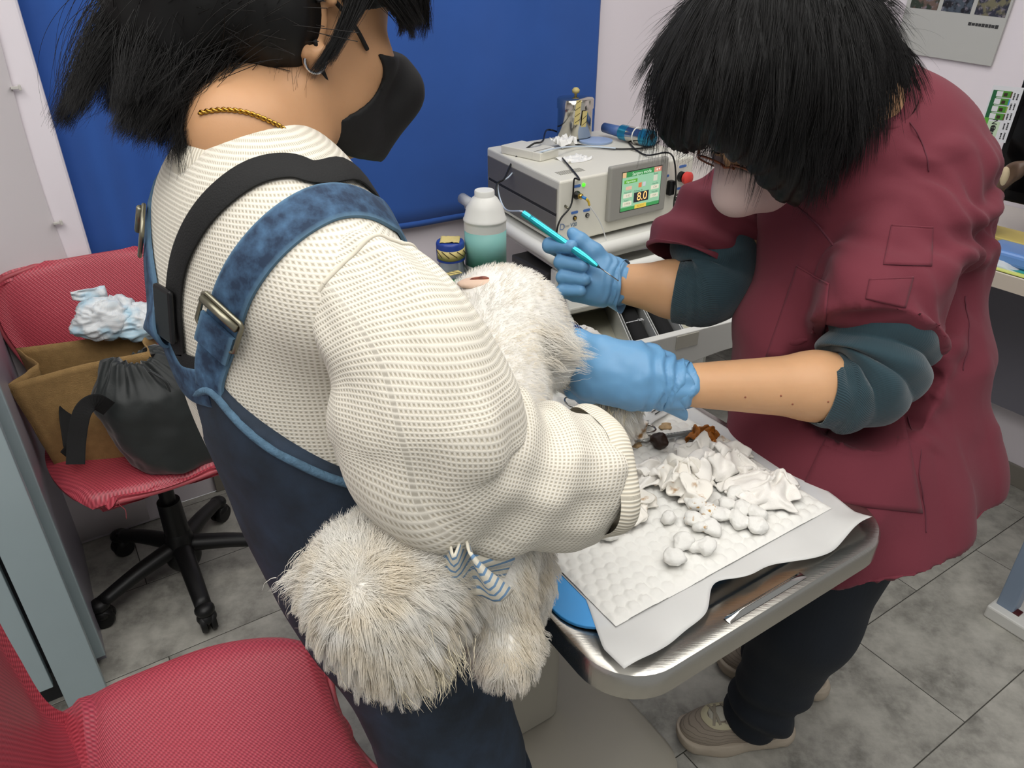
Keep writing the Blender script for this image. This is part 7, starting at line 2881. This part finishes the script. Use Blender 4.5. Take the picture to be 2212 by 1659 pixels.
def pant_folds(P):
    lo = np.clip((0.30 - P[:, 2]) / 0.15, 0, 1)
    return 0.006 * pnoise(P * [1, 1, 0.7], 9.0, 4.0) + lo * 0.009 * np.sin(70 * P[:, 2] + 30 * P[:, 0] + 6 * pnoise(P, 6.0, 1.0))


V = folds(V, F, pant_folds)
obj('trousers', (V, F), PANT, dm)
UPP = bpy.data.materials.new('taupe_mesh')
UPP.use_nodes = True
g = N(UPP)
tcn = g.new('ShaderNodeTexCoord')
sx = g.new('ShaderNodeSeparateXYZ')
g.link(tcn.outputs['Object'], sx.inputs[0])
wz = g.math('SINE', g.math('MULTIPLY', g.math('ADD', sx.outputs[2], g.math('MULTIPLY', g.noise(30.0, tcn.outputs['Object']), 0.01)), 2 * math.pi / 0.0075))
g.link(g.mix(g.math('MULTIPLY', g.ramp(wz, 0.80, 0.98), 0.55), lin('9B8F80'), lin('4E463C')), g.b.inputs['Base Color'])
vo = g.new('ShaderNodeTexVoronoi')
vo.inputs['Scale'].default_value = 600
g.link(tcn.outputs['Object'], vo.inputs['Vector'])
g.link(g.bump(vo.outputs['Distance'], 0.4, 0.001), g.b.inputs['Normal'])
g.b.inputs['Roughness'].default_value = 0.85
SOLE = mat('cream_foam', 'B9AC9A', 0.7, bump=0.05)
OVL = mat('cream_overlay', 'C4BC9C', 0.5)


def sneaker(toe, heel, label=None):
    d = nrm((heel - toe) * [1, 1, 0])
    toe = toe * [1, 1, 0]
    s = np.cross(Z_, d)

    def q(x, y, z):
        return toe + d * x + s * y + Z_ * z
    so = Blob()
    so.cone(q(0.045, 0.0, 0.022), q(0.10, 0.004, 0.022), 0.046, 0.050, 0.03).cone(q(0.10, 0.004, 0.022), q(0.235, -0.002, 0.026), 0.050, 0.036, 0.03)
    so.plane(q(0, 0, 0.034), Z_ - 0.06 * d, 0.006).plane(q(0, 0, 0.001), -Z_, 0.004)
    V, F = so.mesh(0.0045)
    V = folds(V, F, lambda P: 0.0012 * np.sin(P[:, 2] * 700))
    V[:, 2] += 0.012 * np.clip((0.05 - (V - toe) @ d) / 0.05, 0, 1) ** 2
    sh = obj('shoe', (V, F), SOLE, dm)
    up = Blob()
    up.ell(q(0.065, 0.0, 0.040), (0.060, 0.042, 0.034), np.array([d, s, Z_]).T)
    up.cone(q(0.09, 0.002, 0.050), q(0.16, 0.0, 0.072), 0.038, 0.036, 0.03)
    up.cone(q(0.15, 0.0, 0.05), q(0.225, 0.0, 0.055), 0.038, 0.032, 0.03).cone(q(0.19, 0, 0.06), q(0.20, 0, 0.105), 0.036, 0.034, 0.03)
    up.plane(q(0, 0, 0.030), -Z_, 0.004)
    vf_up = up.mesh(0.0045)
    obj('upper', vf_up, UPP, sh)
    ut = bvh_of(vf_up)

    def onu(x, y, lift=0.0):
        l, n, i, t = ut.ray_cast(Vector(q(x, y, 0.2)), Vector((0, 0, -1)))
        return np.array(l) + np.array(n) * lift
    ol = [(0.080, 0.0)] + [(0.088, 0.016), (0.105, 0.025), (0.150, 0.026)]
    ring_ = [onu(x, y, 0.001) for x, y in ((0.128, 0.027), (0.098, 0.027), (0.073, 0.023), (0.060, 0.010), (0.057, 0.0), (0.060, -0.010), (0.073, -0.023), (0.098, -0.027), (0.128, -0.027))]
    Pp = spline(ring_, 50)
    Nn = np.array([near(ut, p)[1] for p in Pp])
    vf, _ = strip(Pp, Nn, 0.015, 0.002)
    obj('eyelet_stay', vf, OVL, sh, autos=50)
    G = np.array([[onu(x, y, 0.0006) for y in np.linspace(-0.018, 0.018, 9)] for x in np.linspace(0.066, 0.133, 12)])
    obj('tongue', slab(G, 0.002), mat('tongue_mesh', 'C9C4B4', 0.8, bump=0.8, bscale=500), sh)
    for k, (x0, x1) in enumerate(((0.072, 0.086), (0.086, 0.072), (0.100, 0.114), (0.114, 0.100))):
        L_ = [onu(x0 + (x1 - x0) * t, -0.024 + 0.048 * t, 0.0025 + 0.0015 * math.sin(math.pi * t)) for t in np.linspace(0, 1, 9)]
        Nn = np.array([near(ut, p)[1] for p in L_])
        vf, _ = strip(np.array(L_), Nn, 0.006, 0.0016)
        obj('lace', vf, mat('lace_tan', '9A9180', 0.8), sh, autos=50)
    G = np.array([[onu(x, -0.036 + 0.002 * k, 0.001) for k in range(3)] for x in np.linspace(0.14, 0.165, 5)])
    obj('pink_flash', slab(G, 0.001), mat('pink_flash', 'C58A78', 0.6), sh)


sneaker(at_z(1462, 1580, 0.03), at_z(1690, 1572, 0.03))
sneaker(np.array([0.52, 1.30, 0]), np.array([0.70, 1.22, 0]))

# --- hair: short black bob falling forward
hb = Blob()
hb.ell(dh(-0.028, 0, 0.035), (0.118, 0.108, 0.118), DR)
hb.ell(at(1665, 130, 1.0), (0.118, 0.112, 0.115), k=0.04)
hb.ell(at(1790, 130, 1.03), (0.060, 0.075, 0.085), k=0.04)
hb.cone(at(1735, 200, 0.955), at(1700, 350, 0.975), 0.062, 0.036, 0.04)
hb.cone(at(1700, 350, 0.975), at(1712, 420, 0.985), 0.036, 0.014, 0.03)
hb.cone(at(1512, 150, 1.01), at(1482, 265, 1.02), 0.054, 0.036, 0.04)
hb.cone(at(1800, 210, 1.02), at(1770, 330, 1.02), 0.055, 0.028, 0.04)
hb.cone(at(1800, 90, 1.04), at(1870, 160, 1.068), 0.058, 0.056, 0.04)
hb.cone(at(1590, 180, 0.94), at(1600, 290, 0.945), 0.05, 0.03, 0.04)
hb.ell(dh(0.095, 0.01, -0.05), (0.060, 0.060, 0.085), DR, op='sub', k=0.02)
V, F = hb.mesh(0.006)
crown = at(1620, -10, 1.03)


def hair_flow(P):
    """strand direction: away from the crown, then down"""
    d = P - crown
    d = d / np.maximum(1e-6, np.linalg.norm(d, axis=1))[:, None]
    return d * 0.6 + np.array([-0.10, 0.0, -0.75])


ha = np.arctan2((V - crown) @ np.array([0, 1.0, 0]), (V - crown) @ np.array([1.0, 0, 0]))
V = folds(V, F, lambda P: 0.0035 * np.sin(60 * np.arctan2(P[:, 1] - crown[1], P[:, 0] - crown[0]) + 9 * pnoise(P, 9.0, 1.0)))
dhair = obj('hair', (V, F), HAIRB, dm)


def keep_top(P, Nn):
    return np.where(((P - DC) @ Fd) > 0.07, 0.0, 1.0) * np.where(Nn[:, 2] > -0.6, 1.0, 0.15)


P0, N0 = sample(V, F, 9000, 11, keep_top)
fl = hair_flow(P0)
fl = fl - N0 * (fl * N0).sum(1)[:, None]
fl /= np.maximum(1e-6, np.linalg.norm(fl, axis=1))[:, None]
D = fl + N0 * 0.18 + np.random.default_rng(2).normal(size=P0.shape) * 0.05
D /= np.linalg.norm(D, axis=1)[:, None]
Ls = 0.055 + 0.05 * np.random.default_rng(4).random(len(P0))
Ls = np.where(P0[:, 2] < 1.36, Ls * 0.75, Ls)
strands('hair_strands', P0, D, Ls, HAIRM, dm, seg=7, bend=(-0.05, 0, -1.0), droop=0.55, rad=0.00032, clump=14, clump_amt=0.6, seed=5)
rg2 = np.random.default_rng(9)
P1, N1 = sample(V, F, 420, 12, keep_top)
D1 = hair_flow(P1) * 0.6 + N1 * 0.9 + rg2.normal(size=P1.shape) * 0.3
D1 /= np.linalg.norm(D1, axis=1)[:, None]
strands('hair_strands', P1, D1, 0.03 + 0.05 * rg2.random(420), HAIRM, dm, seg=8, bend=(0, 0, -1.0), droop=1.1, rad=0.00014, seed=6)

# =================================================================== the white dog
FUR = bpy.data.materials.new('dog_fur')
FUR.use_nodes = True
g = N(FUR)
geo = g.new('ShaderNodeNewGeometry')
n1 = g.noise(28.0, geo.outputs['Position'], 3.0)
c = g.mix(g.ramp(n1, 0.40, 0.68), lin('F6F3EC'), lin('F0E7D6'))
g.link(c, g.b.inputs['Base Color'])
g.b.inputs['Roughness'].default_value = 0.6
g.b.inputs['Specular IOR Level'].default_value = 0.25
trn = g.new('ShaderNodeBsdfTranslucent')
g.link(c, trn.inputs['Color'])
mx = g.new('ShaderNodeMixShader')
mx.inputs[0].default_value = 0.35
g.link(g.b.outputs[0], mx.inputs[1])
g.link(trn.outputs[0], mx.inputs[2])
g.link(mx.outputs[0], g.nt.nodes['Material Output'].inputs['Surface'])
COAT = mat('dog_coat', 'EAE6DE', 0.8, bump=0.35, bscale=260, var=0.03)
COATC = mat('dog_coat_cream', 'DCD3C0', 0.85, bump=0.3, bscale=260, var=0.06, vscale=20)

RUMP = at(1085, 722, 1.07)
MIDB = at(1020, 900, 0.94)
CHEST = at(1005, 1120, 0.765)
NECK = at(935, 1190, 0.705)
HEADD = at(822, 1262, 0.672)
MUZ = at(862, 1372, 0.660)
dg = thing('dog', 'small fluffy white dog held under the arm of the person in overalls', 'dog', (float(MIDB[0]), float(MIDB[1]), TZ))
bd = Blob()
bd.ell(RUMP, (0.086, 0.094, 0.086))
bd.cone(RUMP, MIDB, 0.084, 0.082, 0.05).cone(MIDB, CHEST, 0.084, 0.066, 0.05).cone(CHEST, NECK, 0.062, 0.050, 0.04)
bd.cone(NECK, HEADD, 0.050, 0.052, 0.04).ell(HEADD, (0.060, 0.058, 0.056), k=0.03)
bd.cone(HEADD, MUZ, 0.044, 0.030, 0.03)
# front legs hanging in front of the lap
FLR = [at(1060, 1160, 0.745), at(1072, 1260, 0.735), at(1085, 1340, 0.742), at(1096, 1395, 0.742), at(1090, 1418, 0.725)]
bd.chain(FLR, [0.036, 0.026, 0.021, 0.024, 0.022], 0.03)
FLL = [at(1110, 1170, 0.80), at(1128, 1240, 0.81), at(1120, 1300, 0.83), at(1105, 1350, 0.84)]
bd.chain(FLL, [0.034, 0.027, 0.022, 0.022], 0.03)
# hind legs: the near one stretched out into the glove, the other standing on the table
HLN = [at(1140, 760, 1.06), at(1210, 775, 1.085), at(1280, 815, 1.105), at(1335, 868, 1.10), at(1346, 888, 1.09)]
bd.chain(HLN, [0.048, 0.034, 0.022, 0.018, 0.017], 0.03)
hf = np.array([RUMP[0] - 0.02, RUMP[1] + 0.03, TZ + 0.022])
bd.chain([RUMP + np.array([-0.02, 0.03, -0.03]), hf + np.array([0.01, 0.05, 0.08]), hf + np.array([0.0, 0.0, 0.005]), hf + np.array([0.03, -0.01, 0.0])], [0.06, 0.034, 0.022, 0.020], 0.03)
vf_dog = bd.mesh(0.0055)
V, F = vf_dog
obj('body', vf_dog, COAT, dg)
dtree = bvh_of(vf_dog)
# face: nose, eyes and mouth on the underside of the muzzle
fdir = nrm(MUZ - HEADD)
fup = nrm(np.array([0, -1.0, 0.45]) - fdir * np.array([0, -1.0, 0.45]).dot(fdir))
fs = np.cross(fdir, fup)
NOSE = mat('dog_nose', '15110F', 0.3)
obj('nose', Blob().ell(MUZ + fdir * 0.030 - fup * 0.004, (0.011, 0.010, 0.009)).mesh(0.003), NOSE, dg)
for sg in (-1, 1):
    obj('eye', Blob().ell(HEADD + fdir * 0.040 + fup * 0.030 + fs * sg * 0.024, (0.006, 0.006, 0.006)).mesh(0.002), mat('dog_eye', '0A0807', 0.08), dg)
    ea = HEADD + fs * sg * 0.034 - fdir * 0.030 + fup * 0.010
    ed = nrm(fs * sg * 0.75 - fdir * 0.10)
    obj('ear', Blob().ell(ea, (0.018, 0.018, 0.016)).cone(ea, ea + ed * 0.012, 0.016, 0.013, 0.02).mesh(0.004), COATC, dg)
obj('mouth', tube(spline([MUZ + fdir * 0.022 - fup * 0.016 + fs * x for x in (-0.016, -0.006, 0.006, 0.016)], 10), 0.0015, 6), NOSE, dg)
# shaved spot with the wound
w_ = hit(dtree, 1033, 606)
if w_ is not None:
    wp, wn = w_
    wn = nrm(wn * 0.4 + Z_)
    wu = nrm(A_ * 0.8 - B_ * 0.6)
    wu = nrm(wu - wn * wu.dot(wn))
    wv_2 = np.cross(wn, wu)
    WR = np.array([wu, wv_2, wn]).T
    wo = obj('shaved_skin', Blob().ell(near(dtree, wp)[0] - wn * 0.003, (0.030, 0.016, 0.006), WR).mesh(0.003), mat('dog_skin', 'DDBFA8', 0.6, var=0.05), dg)
    obj('wound', Blob().ell(near(dtree, wp)[0] + wn * 0.001, (0.013, 0.0035, 0.004), WR).ell(near(dtree, wp)[0] + wn * 0.0015 + wu * 0.008, (0.008, 0.0028, 0.004), WR, k=0.003).mesh(0.0014), mat('wound_red', '7A3B26', 0.35, var=0.35, vscale=200), wo)

# --- fur
rgd = np.random.default_rng(21)
WHORL = at(765, 1295, 0.60)


def seg_d(P, a, b):
    d = b - a
    h = np.clip((P - a) @ d / (d @ d), 0, 1)
    return np.linalg.norm(P - a - h[:, None] * d, axis=1)


def tang(P, Nn, D, lift):
    t = D - Nn * (D * Nn).sum(1)[:, None]
    t /= np.maximum(1e-6, np.linalg.norm(t, axis=1))[:, None]
    r = t + Nn * lift
    return r / np.linalg.norm(r, axis=1)[:, None]


def in_head(P, Nn=None):
    return ((seg_d(P, HEADD, MUZ) < 0.075) & (np.linalg.norm(P - NECK, axis=1) > 0.048)).astype(float)


def in_front(P, Nn=None):
    d = np.minimum(np.minimum(seg_d(P, FLR[0], FLR[2]), seg_d(P, FLR[2], FLR[4])), np.minimum(seg_d(P, FLL[0], FLL[1]), seg_d(P, FLL[1], FLL[3])))
    return (d < 0.045).astype(float) * (1 - in_head(P))


def in_hind(P, Nn=None):
    d = np.minimum(seg_d(P, HLN[1], HLN[2]), seg_d(P, HLN[2], HLN[4]))
    return (d < 0.042).astype(float)


def in_trunk(P, Nn=None):
    return (1 - in_head(P)) * (1 - in_front(P)) * (1 - in_hind(P))


# head: long hair parted at the whorl, falling over the eyes and muzzle
P0, N0 = sample(V, F, 15000, 31, in_head)
away = P0 - WHORL
away /= np.maximum(1e-6, np.linalg.norm(away, axis=1))[:, None]
D = tang(P0, N0, away + np.array([0, 0, -0.55]) + fdir * 0.25 + rgd.normal(size=P0.shape) * 0.12, 0.42)
mz = np.clip(((P0 - HEADD) @ fdir) / np.linalg.norm(MUZ - HEADD), 0, 1)
Lh = 0.024 + 0.018 * mz + 0.014 * rgd.random(len(P0))
strands('head_fur', P0, D, Lh, FUR, dg, seg=8, bend=(0, 0, -1.0), droop=0.8, wav=0.05, freq=0.8, rad=0.00034, clump=26, clump_amt=0.75, seed=41)
# a soft under-layer so no skin shows through
P0, N0 = sample(V, F, 9000, 32, in_head)
away = P0 - WHORL
away /= np.maximum(1e-6, np.linalg.norm(away, axis=1))[:, None]
D = tang(P0, N0, away + rgd.normal(size=P0.shape) * 0.4, 0.7)
strands('head_fur', P0, D, 0.014 + 0.010 * rgd.random(len(P0)), FUR, dg, seg=5, droop=0.4, rad=0.0003, seed=42)
# ear fringe: long wisps
for sg in (-1, 1):
    ea = HEADD + fs * sg * 0.038 - fdir * 0.030 + fup * 0.010
    ed = nrm(fs * sg * 0.75 - fdir * 0.10)
    n = 1500
    R0 = ea + ed * rgd.random(n)[:, None] * 0.016 + rgd.normal(size=(n, 3)) * 0.009
    D = nrm(ed + fs * sg * 0.3) + rgd.normal(size=(n, 3)) * 0.22
    D /= np.linalg.norm(D, axis=1)[:, None]
    strands('ear_fur', R0, D, 0.014 + 0.016 * rgd.random(n), FUR, dg, seg=8, droop=0.9, wav=0.06, rad=0.00034, clump=22, clump_amt=0.7, seed=50 + sg)
# beard under the muzzle
n = 5200
R0 = MUZ + fdir * 0.004 + rgd.normal(size=(n, 3)) * np.array([0.018, 0.012, 0.012])
D = nrm(fdir + np.array([0.05, 0, -0.5])) + rgd.normal(size=(n, 3)) * 0.22
D /= np.linalg.norm(D, axis=1)[:, None]
BEARD = mat('beard_fur', 'E6DBC0', 0.6, spec=0.25)
strands('beard_fur', R0, D, 0.020 + 0.020 * rgd.random(n), BEARD, dg, seg=8, droop=0.4, wav=0.06, rad=0.00030, clump=24, clump_amt=0.6, seed=60)
# front legs and chest
P0, N0 = sample(V, F, 9000, 33, in_front)
D = tang(P0, N0, np.tile(np.array([0.1, -0.1, -1.0]), (len(P0), 1)) + rgd.normal(size=P0.shape) * 0.25, 0.5)
strands('leg_fur', P0, D, 0.016 + 0.014 * rgd.random(len(P0)), FUR, dg, seg=7, droop=0.5, wav=0.05, rad=0.00034, clump=20, clump_amt=0.7, seed=43)
# trunk: clipped short
P0, N0 = sample(V, F, 26000, 34, in_trunk)
if w_ is not None:
    far_ = np.linalg.norm((P0 - wp) @ WR / np.array([0.030, 0.017, 0.03]), axis=1) > 1.0
    P0, N0 = P0[far_], N0[far_]
D = tang(P0, N0, np.tile(np.array([0.5, 0.5, -0.7]), (len(P0), 1)) + rgd.normal(size=P0.shape) * 0.3, 1.0)
strands('body_fur', P0, D, 0.006 + 0.006 * rgd.random(len(P0)), FUR, dg, seg=4, droop=0.3, rad=0.00028, clump=8, clump_amt=0.4, seed=44)
# hind leg: a long tuft over the thumb and the held paw
P0, N0 = sample(V, F, 5000, 35, in_hind)
ax_h = nrm(HLN[3] - HLN[1])
D = tang(P0, N0, ax_h + np.array([0, 0, -0.4]) + rgd.normal(size=P0.shape) * 0.25, 0.55)
strands('leg_fur', P0, D, 0.018 + 0.016 * rgd.random(len(P0)), FUR, dg, seg=7, droop=0.5, wav=0.04, rad=0.00032, clump=22, clump_amt=0.75, seed=45)
n = 1700
R0 = at(1172, 752, 0.99) + rgd.normal(size=(n, 3)) * np.array([0.012, 0.012, 0.016])
D = nrm(np.array([0.9, -0.15, 0.05])) + rgd.normal(size=(n, 3)) * 0.28
D /= np.linalg.norm(D, axis=1)[:, None]
strands('leg_fur', R0, D, 0.030 + 0.026 * rgd.random(n), FUR, dg, seg=7, droop=0.45, wav=0.05, rad=0.00032, clump=24, clump_amt=0.8, seed=46)
n = 1600
R0 = at(1340, 868, 1.085) + rgd.normal(size=(n, 3)) * np.array([0.013, 0.010, 0.010])
D = np.array([-0.05, -0.15, -1.0]) + rgd.normal(size=(n, 3)) * 0.25
D /= np.linalg.norm(D, axis=1)[:, None]
strands('paw_fur', R0, D, 0.018 + 0.012 * rgd.random(n), BEARD, dg, seg=6, droop=0.4, rad=0.00034, clump=16, clump_amt=0.6, seed=47)

# striped neckerchief
STR = bpy.data.materials.new('striped_cotton')
STR.use_nodes = True
g = N(STR)
uvn = g.new('ShaderNodeUVMap', uv_map='UVMap')
sx = g.new('ShaderNodeSeparateXYZ')
g.link(uvn.outputs[0], sx.inputs[0])
wv = g.math('SINE', g.math('MULTIPLY', sx.outputs[0], 2 * math.pi / 0.0085))
g.link(g.mix(g.ramp(wv, 0.45, 0.55), lin('D9D3C2'), lin('6F92B4')), g.b.inputs['Base Color'])
g.b.inputs['Roughness'].default_value = 0.85
nax = nrm(CHEST - HEADD)
nu_, nw_ = perp(nax)
ncen = at(905, 1168, 0.702)
G = np.zeros((80, 14, 3))
uv = np.zeros((80, 14, 2))
for i in range(80):
    th = 2 * math.pi * i / 80
    r_ = nu_ * math.cos(th) + nw_ * math.sin(th)
    for j in range(14):
        t = j / 13
        rr = 0.062 + 0.020 * t + 0.006 * math.sin(7 * th + 2 * t) * t + 0.004 * math.sin(11 * th)
        G[i, j] = ncen + nax * (-0.014 + 0.046 * t) + r_ * rr
        uv[i, j] = (th * 0.075, t * 0.046)
nk_ = obj('neckerchief', gridmesh(G, closed_u=True), STR, dg, uv=uv.reshape(-1, 2), solid=0.002)
kp = at(995, 1222, 0.650)
G = np.zeros((14, 16, 3))
uv = np.zeros((14, 16, 2))
for i in range(14):
    for j in range(16):
        u, v = i / 13 - 0.5, j / 15
        G[i, j] = kp + np.array([u * 0.045 * (0.5 + v), -0.008 + 0.008 * math.sin(9 * u + 3 * v), 0.032 - v * 0.06]) + np.array([0.012 * v, 0.006 * math.sin(12 * u), 0])
        uv[i, j] = (v * 0.06 + 0.3 * u * 0.05, u)
obj('knot_tail', slab(G, 0.002), STR, nk_, uv=np.vstack([uv.reshape(-1, 2)] * 2))
